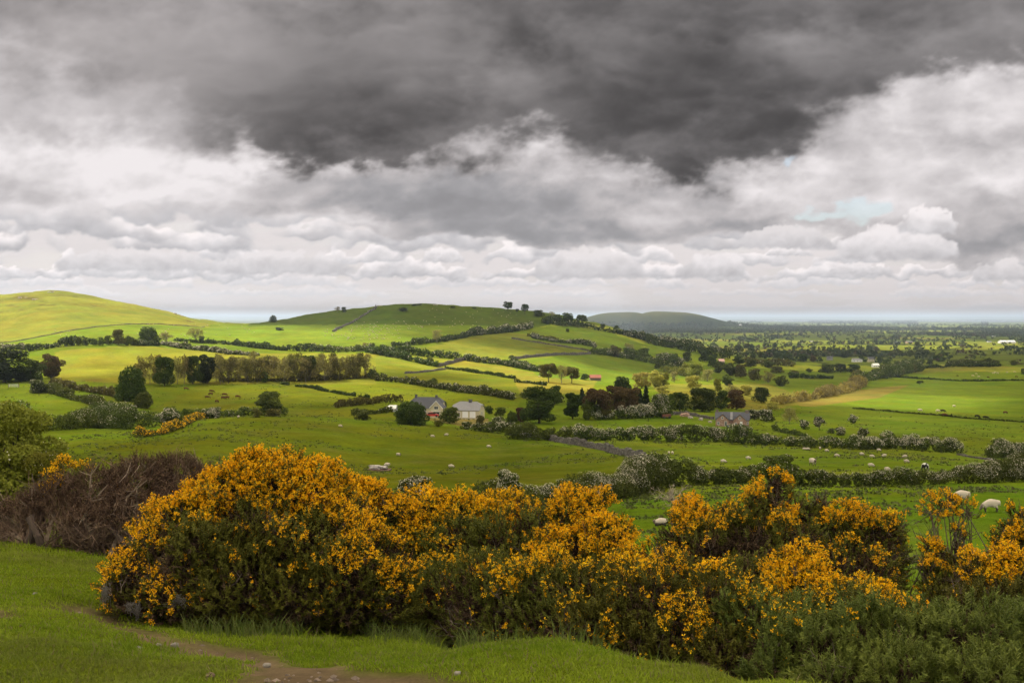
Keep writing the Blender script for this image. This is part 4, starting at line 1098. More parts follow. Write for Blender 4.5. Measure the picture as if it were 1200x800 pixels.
    up = np.clip(D[:, 2]*.75 - D[:, 1]*.25 + .15, -.6, .9)
    fe = np.where(fa > .5, fa, fa*.72)
    fl = (fa > 0) & (pat + up*.66 + np.clip(lump, -.7, .7)*.62 > .92 - fe*.90) & ~(isdead & (rng.random(len(P)) < .5))
    fl |= (rng.random(len(P)) < .11*np.clip(fa/.3, 0, 1)) & (lump > -.1) & (D[:, 2] > -.35) & (fa > 0)
    Pf, Df = P[fl], unit(dirs[fl]); nf = len(Pf)
    if nf:
        K = 11
        s = rng.uniform(.35, 1.08, (nf, K, 1)); off = rng.normal(0, .11, (nf, K, 3))*size
        Q = (Pf[:, None] + Df[:, None]*s*size*1.05 + off).reshape(-1, 3)
        kk = rng.random(len(Q)) < .45 + .5*np.repeat(np.clip(fa[fl]*1.2, 0, 1), K)
        Q = Q[kk]; QD = (np.repeat(Df, K, 0)[kk] + rng.normal(0, .9, Q.shape) + [0, -.2, .2])
        ca, cb = fl_c or C_FLOWER
        t = rng.random((len(Q), 1)); cF = (ca*(1-t) + cb*t)*rng.uniform(.8, 1.08, (len(Q), 1))
        g = Geo(); g.add(*scatter(TP, Q, QD, .0195*(size/.13)**.5*rng.uniform(.7, 1.25, len(Q)), cF)); g.build('flowers', M_BLOOM, e, origin=o0)
    # wood
    g = Geo(); low = L[np.argsort(L[:, 2])[:max(2, len(L)//4)]]
    bases = []
    for i in range(max(2, stems)):
        q = low[rng.integers(0, len(low))]; bx, by = q[0]+rng.normal(0, .1), q[1]+.1+rng.normal(0, .1); bases.append([bx, by, gz(bx, by)-.08])
    bases = np.array(bases)
    tg = np.repeat(L, 4, 0); tg = tg[:, :3] + rand_dirs(len(tg))*tg[:, 3:]*rng.uniform(.4, 1.0, (len(tg), 1))
    bb = bases[np.argmin(((bases[None]-tg[:, None])**2).sum(2), 1)]
    branchwork(g, bb, tg, .022, 6, seed, spread=.32)
    g.build('branches', M_BARK, e, origin=o0)
    rng = keep
    return e
def dead_bush(label, lobes, seed, fl_lobes=()):
    global rng
    keep = rng; rng = np.random.default_rng(700+seed)
    L = np.array([(*ray_point(px, py, Y), rp*Y/F_, rp*Y/F_, rp*Y/F_) for (px, py, rp, Y) in lobes])
    cx, cy = L[:, 0].mean(), L[:, 1].mean(); o0 = np.array([cx, cy, gz(cx, cy)])
    e = empty('dead_gorse_bush', tuple(o0), label, 'gorse bush')
    g = Geo(); bases = []
    for i in range(9):
        x = np.interp(i, [0, 8], [L[:, 0].min()*.85, L[:, 0].max()*.95]); y = L[:, 1].mean()-.6+rng.normal(0, .3); bases.append([x, y, gz(x, y)-.08])
    bases = np.array(bases)
    for b in bases: g.tube([b, b+[rng.normal(0, .12), -.05, .3], b+[rng.normal(0, .25), 0, .6]], [.075, .06, .04], 7, (.085, .062, .050))
    tg = np.repeat(L, 34, 0); tg = tg[:, :3] + rand_dirs(len(tg))*tg[:, 3:]*rng.uniform(.55, 1.08, (len(tg), 1))
    tg = tg[tg[:, 2] > H0(tg[:, 0], tg[:, 1]) + .05]
    bb = bases[np.argmin(((bases[None]-tg[:, None])**2).sum(2) + rng.uniform(0, .6, (len(tg), len(bases))), 1)]
    branchwork(g, bb, tg, .026, 9, seed, c=(.150, .100, .070), spread=.42, sub=3)
    big = tg[rng.integers(0, len(tg), 60)]; branchwork(g, bases[np.argmin(((bases[None]-big[:, None])**2).sum(2), 1)], big, .062, 4, seed+3, c=(.20, .15, .11), spread=.5)
    g.build('branches', M_BARK, e, origin=o0)
    P, D, k = lobes_points(L, int((L[:, 3]**2).sum()*4*PI*420), .70)
    G = H0(P[:, 0], P[:, 1]); m = (P[:, 2] > G+.25) & (fbm(P[:, 0]*2, P[:, 1]*2, P[:, 2]*2, s=seed, o=3) > -.25) & (P[:, 2] > G + .5 - .2*D[:, 2])
    P, D = P[m], D[m]; t = np.clip(.5+.5*fbm(P[:, 0]*2, P[:, 1]*2, P[:, 2]*2, s=4, o=2)+rng.normal(0, .25, len(P)), 0, 1.2)[:, None]
    c = np.array([.072, .044, .030])*(1-t) + np.array([.140, .088, .056])*t
    g = Geo(); g.add(*scatter(TD, P, D+[0, 0, .5]+rng.normal(0, .4, P.shape), .15*rng.uniform(.6, 1.5, len(P)), c)); g.build('dead_shoots', M_BARK, e, origin=o0)
    Lf = np.array([(*ray_point(px, py, Y), rp*Y/F_, rp*Y/F_, rp*Y/F_) for (px, py, rp, Y) in fl_lobes])
    P, D, k = lobes_points(Lf, int((Lf[:, 3]**2).sum()*4*PI*520), .75)
    q = fbm(P[:, 0]*4, P[:, 1]*4, P[:, 2]*4, s=44, o=2) > -.1; P, D = P[q], D[q]
    t = rng.random((len(P), 1))
    g = Geo(); g.add(*scatter(TG, P, D+[0, 0, .7], .13, C_GORSE[0]*(1-t)+C_GORSE[1]*t)); g.build('spines', M_LEAF, e, origin=o0)
    Q = (P[:, None] + unit(D+[0, 0, .6])[:, None]*rng.uniform(.04, .15, (len(P), 5, 1)) + rng.normal(0, .02, (len(P), 5, 3))).reshape(-1, 3)
    Q = Q[np.repeat(fbm(P[:, 0]*5, P[:, 1]*5, P[:, 2]*5, s=46, o=2), 5) > -.05]
    t = rng.random((len(Q), 1)); g = Geo(); g.add(*scatter(TP, Q, rand_dirs(len(Q))+[0, -.3, .5], .021, C_FLOWER[0]*(1-t)+C_FLOWER[1]*t)); g.build('flowers', M_BLOOM, e, origin=o0)
    rng = keep
    return e

def build_gorse():
    gorse('big dome of golden gorse in full flower, standing on the turf beside the worn track', [
        (330,592,50,12.4,.95),(290,585,45,12.5,.95),(365,590,42,12.6,.9),(250,602,42,12.3,.85),(212,625,40,12.0,.70),(300,640,56,11.9,.06),(185,660,38,11.8,.42),(255,640,34,11.6,.02),
        (158,680,28,11.6,.60),(136,684,12,11.5,.60),(240,660,50,11.6,.12),(290,690,55,11.5,.20),(345,650,50,11.8,.20),(385,640,44,12.0,.40),(420,655,42,12.0,.48),(445,668,36,12.0,.34),(400,690,52,11.6,.26),(450,700,34,11.7,.28),
        (200,700,34,11.5,.25),(345,705,42,11.4,.28),(340,555,16,12.6,.3),(300,560,22,12.6,.95),(265,572,22,12.5,.95),(405,600,24,12.6,.7),(235,690,40,11.5,.15),(160,705,22,11.5,.25)], 1, dead=.40, stems=7)
    gorse('rounded orange-flowered gorse behind the right shoulder of the big dome', [(432,602,34,14.6,.95),(405,598,26,14.6,.9),(462,612,26,14.4,.95),(425,582,16,14.7,.95),(440,640,36,14.2,.5)], 2, dead=.2, stems=3)
    gorse('long low golden gorse mound across the middle, sunlit-orange crest above green skirts', [
        (500,612,32,14.8,.9),(540,610,30,14.8,.9),(580,612,28,14.8,.75),(505,640,26,14.3,.30),(535,650,40,14.0,.12),(580,650,44,14.0,.12),(625,640,40,14.2,.20),(520,690,32,13.4,.08),
        (620,614,22,14.8,.35),(645,624,22,14.6,.25),(515,596,14,14.8,.95),(555,596,12,14.8,.95),(600,600,14,14.8,.7)], 3, dead=.48, stems=5)
    gorse('twin golden gorse heads at the edge of the open pasture, centre of the scrub', [(680,606,26,14.4,.95),(700,596,13,14.5,1.),(655,618,20,14.4,.35),(700,640,30,13.8,.95),(722,628,16,13.9,.9),(668,655,32,13.6,.95),(640,662,26,13.5,.55),(733,678,20,13.4,.5),(715,680,34,13.2,.4)], 4, dead=.32, stems=4)
    gorse('low dark green gorse with few flowers in front of the middle mound', [(520,700,36,12.2,.06),(560,690,38,12.0,.15),(560,720,36,11.7,.05),(600,700,42,11.8,.28),(600,730,34,11.4,.08),(530,735,24,11.7,.0),(645,705,42,11.5,.35),(640,740,32,11.1,.1)], 5, fresh=.3, dead=.34, stems=4)
    gorse('speckled orange gorse between the twin heads and the tall right-hand thicket', [(690,708,38,11.3,.16),(742,705,36,11.2,.28),(720,740,38,10.8,.12),(770,720,46,10.8,.18),(680,745,32,10.8,.03),(790,690,34,11.4,.26),(800,765,44,10.2,.12),(750,765,32,10.4,.1),(835,720,46,10.5,.20),(850,775,40,9.9,.04)], 6, dead=.50, stems=5)
    gorse('tall open gorse thicket with orange tufts on brown branches, right of centre', [
        (905,590,30,14.2,.72),(885,605,28,14.2,.5),(935,605,26,14.2,.62),(860,622,28,14.0,.5),(960,620,24,14.2,.62),(985,640,28,14.0,.45),(1015,632,22,14.0,.65),(1040,625,18,14.0,.6),(1052,618,9,14.0,.5),(1030,650,22,13.9,.3),
        (820,618,22,14.2,.65),(795,640,28,13.9,.55),(772,664,22,13.6,.45),(830,650,36,13.6,.5),(880,650,42,13.5,.35),(930,650,42,13.5,.35),(975,675,38,13.3,.2),(1020,680,32,13.2,.15),(880,700,46,12.4,.2),(852,596,12,14.2,.8),(808,600,12,14.2,.7),(1000,605,12,14.2,.9),(960,592,10,14.2,.9),(910,568,11,14.2,1.0)], 7, dead=.62, open_=.50, dens=1.0, stems=8)
    gorse('compact round golden gorse head in front of the tall thicket', [(932,672,22,11.8,.95),(925,690,26,11.6,.85),(950,700,28,11.4,.6),(915,720,28,11.2,.5),(975,715,30,11.1,.45)], 8, dead=.2, stems=3)
    gorse('trailing gorse spray with a bright yellow crest above fresh green shoots', [(1010,702,20,10.9,.9),(1035,712,17,10.8,.95),(1060,722,16,10.6,.8),(985,700,16,11.0,.9),(1080,728,9,10.5,.8),(1030,735,32,10.4,.12),(1000,730,30,10.5,.2)], 9, fresh=.5, dead=.12, stems=3)
    gorse('fresh green flowerless gorse filling the bottom right corner', [(920,770,44,9.6,.05),(965,775,46,9.3,.02),(1010,765,44,9.3,0),(1060,770,48,9.1,0),(1110,765,46,9.1,0),(1160,768,44,9.1,0),(1200,765,40,9.2,0),(1240,760,44,9.3,0),(980,810,46,8.7,0),(1060,815,50,8.5,0),(1140,815,50,8.5,0),(1210,815,46,8.5,0),(905,800,30,9.2,0),
        (880,745,40,10.2,.15),(935,735,34,10.3,.1),(1140,740,30,9.8,0),(1090,745,30,9.8,0),(1280,790,50,9,0)], 10, fresh=1.0, dead=.12, size=.13, stems=6)
    gorse('thin twiggy gorse with a few tufted heads, against the sheep pasture', [(1101,594,6,13.6,.95),(1112,592,6,13.6,.95),(1130,598,4,13.6,.9),(1136,601,3,13.6,.9),(1090,603,4,13.6,.9),(1120,622,4,13.5,.8),(1132,630,5,13.4,.8),(1122,642,7,13.3,.5),(1092,640,6,13.3,.9),(1100,652,12,13.2,.6),(1125,660,16,13.1,.6),(1090,672,14,13.0,.6),(1105,690,24,12.8,.2),(1140,690,24,12.8,.25),(1110,715,24,12.6,0)], 11, dead=.55, open_=.2, stems=2, skirt=False, size=.085)
    gorse('dark-stemmed golden gorse cut by the right edge, lower mound', [(1165,668,22,12.6,.95),(1145,680,24,12.5,.7),(1190,680,28,12.4,.8),(1215,690,30,12.4,.6),(1170,710,34,12.0,.12),(1130,715,30,11.9,.05),(1205,715,34,12.0,.1)], 12, dead=.45, stems=4)
    gorse('upright golden gorse standing at the right edge above the lower mound', [(1190,625,18,13.6,.8),(1205,640,24,13.5,.75),(1180,645,16,13.4,.5),(1225,625,26,13.6,.7),(1200,665,24,13.3,.2),(1195,610,10,13.6,.9)], 13, dead=.4, stems=3)
    dead_bush('wide bare brown gorse at the left, mostly dead with a few orange sprigs', [(28,615,34,18.5),(70,602,40,18.6),(115,590,42,18.8),(160,578,40,19.2),(205,570,36,19.6),(245,575,26,19.8),(150,612,34,18.4),(100,625,30,18.0),(200,605,34,18.8),(-15,625,34,18.5),(-45,620,36,18.6)], 20,
        [(62,566,11,18.8),(78,558,9,18.9),(75,548,7,19),(97,554,7,19),(140,576,5,19),(58,588,7,18.5),(36,592,5,18.4),(170,566,4,19.2),(225,560,4,19.6)])
    # wool snagged on the gorse
    for i, (px, py, Y, w, h) in enumerate([(124,692,11.2,4,9), (207,701,11.15,9,6), (152,709,11.2,4,5), (161,712,11.2,3,6)]):
        p = ray_point(px, py, Y); g = Geo(); s = Y/F_
        for q in range(60):
            a = p + rng.normal(0, .45, 3)*[w*s, .04, h*s]; t = [a]
            for j in range(4): t.append(t[-1] + rng.normal(0, .35, 3)*[w*s, .02, h*s] + [0, 0, -.12*h*s])
            g.tube(t, .002, 3, (.20, .18, .16))
        o = g.build('wool_tuft', M_BLOOM, origin=p); o.location = p
        tag(o, ['tall wisp of grey sheep wool snagged on the leftmost edge of the big gorse', 'curled nest of pale sheep wool caught low in the big gorse', 'small grey wool wisp hanging under the big gorse, left of its neighbour', 'small grey wool wisp hanging under the big gorse, nearest the curled nest'][i], 'wool tuft')

def build_near_grass():
    """short turf on the hilltop"""
    n = 700000
    Y = np.exp(rng.uniform(math.log(4.6), math.log(26), n)); u = rng.uniform(-.62, .62, n); X = u*Y
    k = rng.random(n) < np.clip((Y/26)**.35*1.1, .2, 1); X, Y = X[k], Y[k]
    pm = path_mask(X, Y)
    k = rng.random(len(X)) > pm*1.05; X, Y, pm = X[k], Y[k], pm[k]
    Z = H(X, Y)
    px, py = project(X, Y, Z)
    k = (py < 900) & (px > -220) & (px < 1400) & (py > 560) ; X, Y, Z = X[k], Y[k], Z[k]
    n = len(X)
    tall = smooth(.15, .6, fbm(X*1.1, Y*1.1, s=201, o=3)) + .8*smooth(8.0, 10.5, Y)*(X > -1.4) + .5*smooth(14, 17, Y)
    h = (.024 + .040*np.clip(tall, 0, 1.6))*rng.uniform(.5, 1.5, n)*(.8+.02*Y)
    tl = rng.random(n) < .03; h[tl] *= rng.uniform(1.6, 2.8, int(tl.sum()))
    w = .0035*(.7+.06*Y)*rng.uniform(.7, 1.3, n)
    a = rng.uniform(0, 2*PI, n); lean = rng.normal(0, .55, (n, 2))*h[:, None]
    P = np.stack([X, Y, Z-.004], 1); S = np.stack([np.cos(a)*w, np.sin(a)*w, 0*w], 1)
    M = P + np.stack([lean[:, 0]*.35, lean[:, 1]*.35, h*.6], 1); T = P + np.stack([lean[:, 0], lean[:, 1], h], 1)
    V = np.stack([P-S, P+S, M+S*.7, M-S*.7, T], 1).reshape(-1, 3)
    b = np.arange(n)*5
    F4 = np.stack([b, b+1, b+2, b+3], 1); F3 = np.stack([b+3, b+2, b+4], 1)
    t = np.clip(.5 + .9*fbm(X*.7, Y*.7, s=205, o=4) + rng.normal(0, .28, n), -.1, 1.25)[:, None]
    c = np.array([.130, .190, .011])*(1-t) + np.array([.235, .295, .022])*t
    q = rng.random(n) < .10; c[q] = [.19, .165, .075]
    # straw-tinted wear towards the track
    y_ = smooth(.0, .5, fbm(X*.45, Y*.45, s=209, o=4))[:, None]*.65
    c = c*(1-y_) + np.array([.135, .135, .035])*y_
    o = make_mesh('grass', V, [F4, F3], np.repeat(c, 5, 0), False, M_GRASS); tag(o, kind='stuff')
    # coarse tufts along the foot of the gorse
    n = 26000
    Y = rng.uniform(8.6, 13.2, n); X = rng.uniform(-.30, .34, n)*Y
    k = (fbm(X*2.2, Y*2.2, s=215, o=3) > .18) & ((Y > 10.3) | (X > -.05*Y)); X, Y = X[k], Y[k]; n = len(X); Z = H(X, Y)
    a = rng.uniform(0, 2*PI, n); h = rng.uniform(.07, .26, n); ln = rng.normal(0, .4, (n, 2))*h[:, None]; w = rng.uniform(.003, .006, n)
    P = np.stack([X, Y, Z-.01], 1); S = np.stack([np.cos(a)*w, np.sin(a)*w, 0*w], 1)
    M = P + np.stack([ln[:, 0]*.3, ln[:, 1]*.3, h*.6], 1); T = P + np.stack([ln[:, 0], ln[:, 1], h*.95], 1)
    V = np.stack([P-S, P+S, M+S*.7, M-S*.7, T], 1).reshape(-1, 3); b = np.arange(n)*5
    t = rng.random((n, 1)); c = np.array([.075, .115, .024])*(1-t) + np.array([.15, .17, .05])*t
    o = make_mesh('coarse_grass', V, [np.stack([b, b+1, b+2, b+3], 1), np.stack([b+3, b+2, b+4], 1)], np.repeat(c, 5, 0), False, M_GRASS); tag(o, kind='stuff')
    # track stones
    n = 5200
    Y = np.exp(rng.uniform(math.log(4.6), math.log(14), n)); X = rng.uniform(-.55, .2, n)*Y
    k = path_mask(X, Y)*(.25+smooth(-.1, .5, fbm(X*1.6, Y*1.6, s=221, o=3))) > rng.uniform(.25, 1.5, n); X, Y = X[k], Y[k]; n = len(X); Z = H(X, Y) - .05
    g = Geo(); base = np.array([(0,0,1),(1,0,.1),(.3,.95,0),(-.8,.6,.1),(-.8,-.6,0),(.3,-.95,.1),(0,0,-.7)])
    F = [(0,1,2),(0,2,3),(0,3,4),(0,4,5),(0,5,1),(6,2,1),(6,3,2),(6,4,3),(6,5,4),(6,1,5)]
    for i in range(n):
        s = .008 + .022*rng.random()**3 ; V = base*rng.uniform(.7, 1.3, (7, 3))*[s, s*.8, s*.6]
        t = rng.uniform(0, 6.28); c_, s_ = math.cos(t), math.sin(t); V = np.stack([V[:, 0]*c_-V[:, 1]*s_, V[:, 0]*s_+V[:, 1]*c_, V[:, 2]], 1) + [X[i], Y[i], Z[i]+s*.25]
        g.add(V, F, np.array([.20, .155, .125])*rng.uniform(.5, 1.35))
    o = g.build('gravel', M_STONE); tag(o, kind='stuff')
    for i, (px, py, r, lab) in enumerate([(536,790,4.5,'pale fist-sized stone lying alone on the turf at bottom centre'), (41,697,3.2,'small white stone on the grass above the track'), (162,762,5,'flat grey stone at the middle of the track'), (205,757,5,'grey stone right of the flat one on the track'),
                                           (246,793,6,'brown stone on the turf just below the track'), (186,757,3.5,'small pale stone wedged between two larger track stones'), (313,781,5,'light stone where the track leaves towards the right'), (18,716,0.1,'')]):
        if not lab: continue
        p = locate(px, py); s = r*p[1]/F_; V = []; 
        me = Geo(); nu, nv = 10, 7
        for b_ in range(nv+1):
            for a_ in range(nu):
                th, ph = a_*2*PI/nu, b_*PI/nv; d = np.array([math.sin(ph)*math.cos(th), math.sin(ph)*math.sin(th), math.cos(ph)])
                V.append(d*s*[1, .8, .62]*(1+.22*float(vnoise(d[0]*1.8+i*5, d[1]*1.8, d[2]*1.8))))
        F = [(b_*nu+a_, b_*nu+(a_+1) % nu, (b_+1)*nu+(a_+1) % nu, (b_+1)*nu+a_) for b_ in range(nv) for a_ in range(nu)]
        me.add(V, F, [(.26,.23,.20),(.22,.20,.18),(.18,.165,.15),(.20,.18,.16),(.16,.11,.08),(.26,.23,.20),(.24,.21,.18)][i]); o = me.build('stone', M_STONE); o.location = p + [0, 0, s*.3]
        tag(o, lab, 'stone')
# ------------------------------------------------------------------ the valley: hedges, walls, trees
def build_hedges():
    h = put_hedge
    # near hawthorns and hedges
    h('hawthorn_hedge', [(572,590),(620,592),(670,590),(720,585),(762,574)], (30,42), 'may', 'tall hawthorn hedge streaked with white blossom, behind the twin golden gorse heads', .55, cat='hedge', var=.28, wide=1.3, ymin=60, ymax=112)
    h('hawthorn_hedge', [(760,574),(800,569),(845,567),(880,566)], (34,26), 'may', 'hawthorn hedge below the roaming sheep, left of the broad round bush', .30, ymin=85, ymax=118)
    h('hedge', [(935,569),(975,570),(1020,570),(1062,570)], 20, 'may', 'clipped-looking low green hedge on the near pasture edge, right of the broad round bush', .28, ymin=85, ymax=118, var=.25)
    h('hawthorn_hedge', [(1066,569),(1100,567),(1150,566),(1215,563)], (20,26), 'may', 'hawthorn hedge with cream blossom at the right edge, above the two big grazing sheep', .65, ymin=85, ymax=122)
    h('hawthorn_hedge', [(600,514),(640,516),(668,516)], 22, 'mid', 'thick bushy hawthorn hedge just behind the left end of the stone wall', .30, ymin=240, wide=1.2)
    h('hawthorn_hedge', [(672,517),(710,516),(765,516)], (19,16), 'may', 'blossom-dusted hawthorn hedge directly above the stone wall', .6, ymin=240)
    h('hawthorn_hedge', [(773,517),(810,518),(850,518)], 18, 'may', 'rounded hawthorn hedge in front of the stone house field', .6, ymin=240, var=.2)
    h('hawthorn_hedge', [(858,520),(905,522),(960,525),(998,526)], (17,12), 'may', 'hawthorn hedge running right from the stone house, above the sheep pasture', .45, ymin=240)
    h('hawthorn_hedge', [(1003,527),(1040,525),(1080,528),(1123,531)], (20,17), 'may', 'billowing white-flowered hawthorn hedge, above the black and white cow', 1.0, ymin=240, ymax=300)
    h('hawthorn_hedge', [(1160,537),(1185,535),(1215,533)], 15, 'may', 'short white hawthorn hedge at the right edge, past the rough bank', .8, ymin=220)
    h('hawthorn_hedge', [(560,505),(585,508),(600,509)], 14, 'may', 'small white-blossomed hedge right of the cream garage house', .9, ymin=250)
    h('hawthorn_hedge', [(700,492),(730,491),(776,489)], (17,16), 'may', 'grey-white blossoming hawthorn hedge at the foot of the brown wood', 1.0, ymin=300)
    # left valley
    h('gorse_hedge', [(163,513),(190,509),(215,500),(245,489)], (11,8), 'olive', 'band of orange gorse on the left shoulder of the near field', .0, cat='gorse', ymin=150, ymax=330, flowers=True)
    h('hedge', [(0,506),(40,506),(85,503),(125,500)], (26,24), 'mid', 'deep tangled green hedge behind the yellow-green hawthorn tree', .15, ymin=230, wide=1.6)
    h('hedge', [(120,500),(150,503),(178,500)], (26,20), 'may', 'bushy green hedge with specks of blossom left of the white thorn tree', .25, ymin=230, wide=1.5)
    h('hedge', [(195,492),(225,492),(262,488),(300,486),(335,486)], (15,8), 'mid', 'dark green hedge along the crest behind the orange gorse band', .2, ymin=250, wide=1.4)
    h('hedge', [(48,458),(75,465),(100,472),(120,478)], (10,12), 'mid', 'hedge running down the bank from the copper tree', .1, ymin=330, ymax=520)
    h('hedge', [(60,452),(95,458),(130,464),(150,470)], (7,9), 'olive', 'thin upper hedge above the sunk green lane', .1, ymin=380, ymax=560)
    h('hedge', [(0,445),(30,447),(48,448)], 10, 'dark', 'dark hedge under the big tree at the left edge', .1, ymin=380)
    h('hedge', [(32,412),(60,408),(82,405),(110,403),(130,403),(160,405),(186,405)], 8, 'dark', 'tall dark hedge along the top of the sunlit yellow field, left part', .15, ymin=620, var=.5)
    h('hawthorn_hedge', [(0,410),(15,409),(28,410)], 9, 'may', 'short blossoming hedge at the left edge above the dark tree', .8, ymin=620)
    h('hawthorn_hedge', [(190,404),(210,408),(235,411),(258,414)], 7, 'may', 'cream-flowered hedge right of the dark domed tree', 1.2, ymin=600)
    h('hedge', [(205,400),(235,402),(270,404),(300,408),(335,411),(366,412)], (5,8), 'dark', 'long dark hedge between the bright strip and the leafless grove', .05, ymin=620)
    h('hawthorn_hedge', [(262,415),(285,416),(302,417)], 6, 'may', 'short pale flowered hedge right above the leafless grove', 1.1, ymin=560)
    h('hedge', [(366,411),(390,413),(415,412),(438,409)], 7, 'mid', 'hedge with pale bushes above the right end of the leafless grove', .4, ymin=620)
    h('hedge', [(256,448),(300,447),(350,447),(400,445),(432,443)], 8, 'olive', 'low scrubby hedge at the foot of the long leafless grove', 0, ymin=440, var=.5, gaps=.1)
    # hedges of the middle slope
    h('hedge', [(460,407),(485,404),(520,400),(550,394),(575,391),(600,389)], (6,8), 'dark', 'hedge rising from the bright strip to the blossoming ridge hedge', .15, ymin=700)
    h('hawthorn_hedge', [(560,393),(585,390),(605,388),(622,384)], 7, 'may', 'blossoming hedge below the crest of the central hill', 1.0, ymin=800)
    h('hedge', [(430,413),(455,418),(485,424),(513,430)], 10, 'dark', 'dark stepped hedge left of the little round tree', .12, ymin=600)
    h('hedge', [(448,410),(480,415),(510,419),(539,421)], 8, 'dark', 'dark hedge above the little round tree', .25, ymin=620)
    h('hedge', [(541,422),(565,425),(590,428),(632,436)], 8, 'dark', 'hedge continuing right of the gap by the sunlit field', .5, ymin=560)
    h('hedge', [(522,432),(545,435),(575,439),(604,444)], 4, 'dark', 'low dark hedge between the two yellow-green strips', .05, ymin=540)
    h('hedge', [(440,446),(475,449),(505,454),(525,457),(560,462),(602,469)], (8,10), 'may', 'long thick hedge sloping down behind the houses', .35, ymin=430)
    h('hedge', [(610,466),(640,470),(660,472)], 8, 'mid', 'hedge fragment behind the great dark tree by the drive', .1, ymin=400)
    h('hedge', [(330,450),(365,455),(400,462),(432,467)], 4, 'dark', 'low broken hedge in the cattle pasture', 0, ymin=400, gaps=.15)
    h('hedge', [(392,478),(420,475),(445,472),(470,471)], 8, 'olive', 'gorse-specked hedge left of the white-roofed shed', 0, ymin=330)
    h('hedge', [(415,487),(440,485),(462,482)], 7, 'mid', 'low garden hedge in front of the white-roofed shed', .1, ymin=320)
    h('hedge', [(636,379),(665,382),(690,385),(720,391),(755,398),(800,405),(838,409)], (6,5), 'dark', 'long ragged hedge following the ridge down to the plain', .25, ymin=900)
    h('hedge', [(722,391),(750,398),(785,404),(822,410)], (8,8), 'dark', 'bushy upper thicket along the ridge shoulder', .6, ymin=900, var=.5)
    h('hedge', [(624,397),(650,401),(680,404),(698,408)], 6, 'may', 'flower-spotted hedge crossing the sunny ridge field', 1.0, ymin=760)
    h('hedge', [(618,394),(640,396),(655,398)], 2.5, 'olive', 'faint gorse hedge below the ridge trees', 0, ymin=800)
    h('hedge', [(695,415),(715,417),(745,422),(775,428),(800,432)], (11,11), 'mid', 'full hedge with white thorns below the pale trees', .7, ymin=640, var=.5)
    h('hedge', [(760,402),(790,408),(815,414),(850,420)], (9,11), 'dark', 'wooded hedge on the far side of the small dark paddock', .2, ymin=900, wide=1.6)
    h('hedge', [(780,436),(800,440),(815,443)], 10, 'bright', 'sunlit bushes at the wood edge below the small paddock', 0, ymin=600, wide=2)
    h('hedge', [(600,426),(616,430),(634,436)], 7, 'dark', 'dark hedge left of the three bare roadside trees', .1, ymin=540)
    h('hedge', [(604,448),(620,449),(640,452)], 4, 'dark', 'small hedge left of the great dark tree', .1, ymin=480)
    # right side
    h('hedge', [(906,503),(918,507),(945,512)], 5, 'mid', 'low hedge right of the stone house garden', .1, ymin=300)
    h('hedge', [(1000,479),(1040,482),(1090,486),(1140,491),(1215,496)], 1.6, 'dark', 'thin dark field hedge across the wide right pasture, lower one', 0, ymin=420, dens=1.5)
    h('hedge', [(1045,441),(1075,444),(1110,446),(1150,447),(1215,447)], 1.8, 'dark', 'thin dark field hedge across the wide right pasture, upper one', 0, ymin=760, dens=1.5)
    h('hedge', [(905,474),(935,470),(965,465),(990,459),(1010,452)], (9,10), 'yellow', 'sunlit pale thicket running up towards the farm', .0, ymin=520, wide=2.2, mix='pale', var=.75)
    h('hedge', [(1002,449),(1020,445),(1045,441),(1070,436),(1076,434)], (12,12), 'mid', 'leafy tree hedge climbing to the white farm', .15, ymin=700, wide=1.5, var=.5, mix='olive')
    h('hedge', [(926,443),(950,444),(976,444)], 6, 'dark', 'dark straight hedge below the farm wood', .0, ymin=800)
    h('hedge', [(1075,432),(1100,431),(1140,430),(1172,429)], (3,5), 'dark', 'dark hedge line right of the white farm', .0, ymin=900)
    h('hedge', [(1110,428),(1140,427),(1170,426)], 6, 'mid', 'row of bushes on the far side of the brown strip', .1, ymin=1050)
    h('hedge', [(870,425),(900,427),(930,430)], 7, 'olive', 'brushy hedge at the start of the plain', .1, ymin=900, wide=1.6)
    h('hedge', [(960,417),(1000,418),(1040,417),(1090,415)], 5, 'mid', 'wooded field edge behind the farm', .1, ymin=1300, wide=1.6, var=.6)

def build_walls():
    put_wall([(598,510),(625,513),(650,517),(680,522),(710,528),(735,534),(756,541)], 1.45, 'long dry stone wall curving down to the right across the sheep field', 150, .8, .45)
    put_wall([(446,358),(440,362),(432,366),(420,374),(410,380),(398,385),(390,389)], 1.7, 'dark stone wall climbing the central hill to its skyline', 860, .9, 1.0)
    put_wall([(600,422),(630,418),(655,416),(692,415)], 1.7, 'dark field wall between the two sunlit fields below the ridge', 700, 1.0, .9)
    put_wall([(600,397),(625,401),(655,406),(692,412)], 1.3, 'thin grey wall across the upper sunlit field', 760, .8, .9)
    put_wall([(512,430),(525,427),(545,422)], 1.9, 'short dark wall linking two hedges beside the little round tree', 560, 1.0, .8)
    put_wall([(475,438),(500,436),(522,433)], 1.0, 'low wall under the little round tree', 540, .8, .8)
    put_wall([(0,402),(50,394),(100,385),(150,380),(200,381),(240,383)], 0.6, 'faint field wall along the foot of the big yellow hill', 760, .8, 1.3)
    put_wall([(1124,533),(1140,536),(1172,541)], 0.4, 'low rough stone bank between the two white-flowered hedges at the right', 180, 1.0, .4)
    put_wall([(786,486),(800,486),(820,489),(836,492)], 1.1, 'ruined yard wall left of the stone house', 330, .8, .5)
    put_wall([(573,499),(590,500),(606,501)], 1.2, 'low stone garden wall right of the cream garage house', 280, .7, .5)

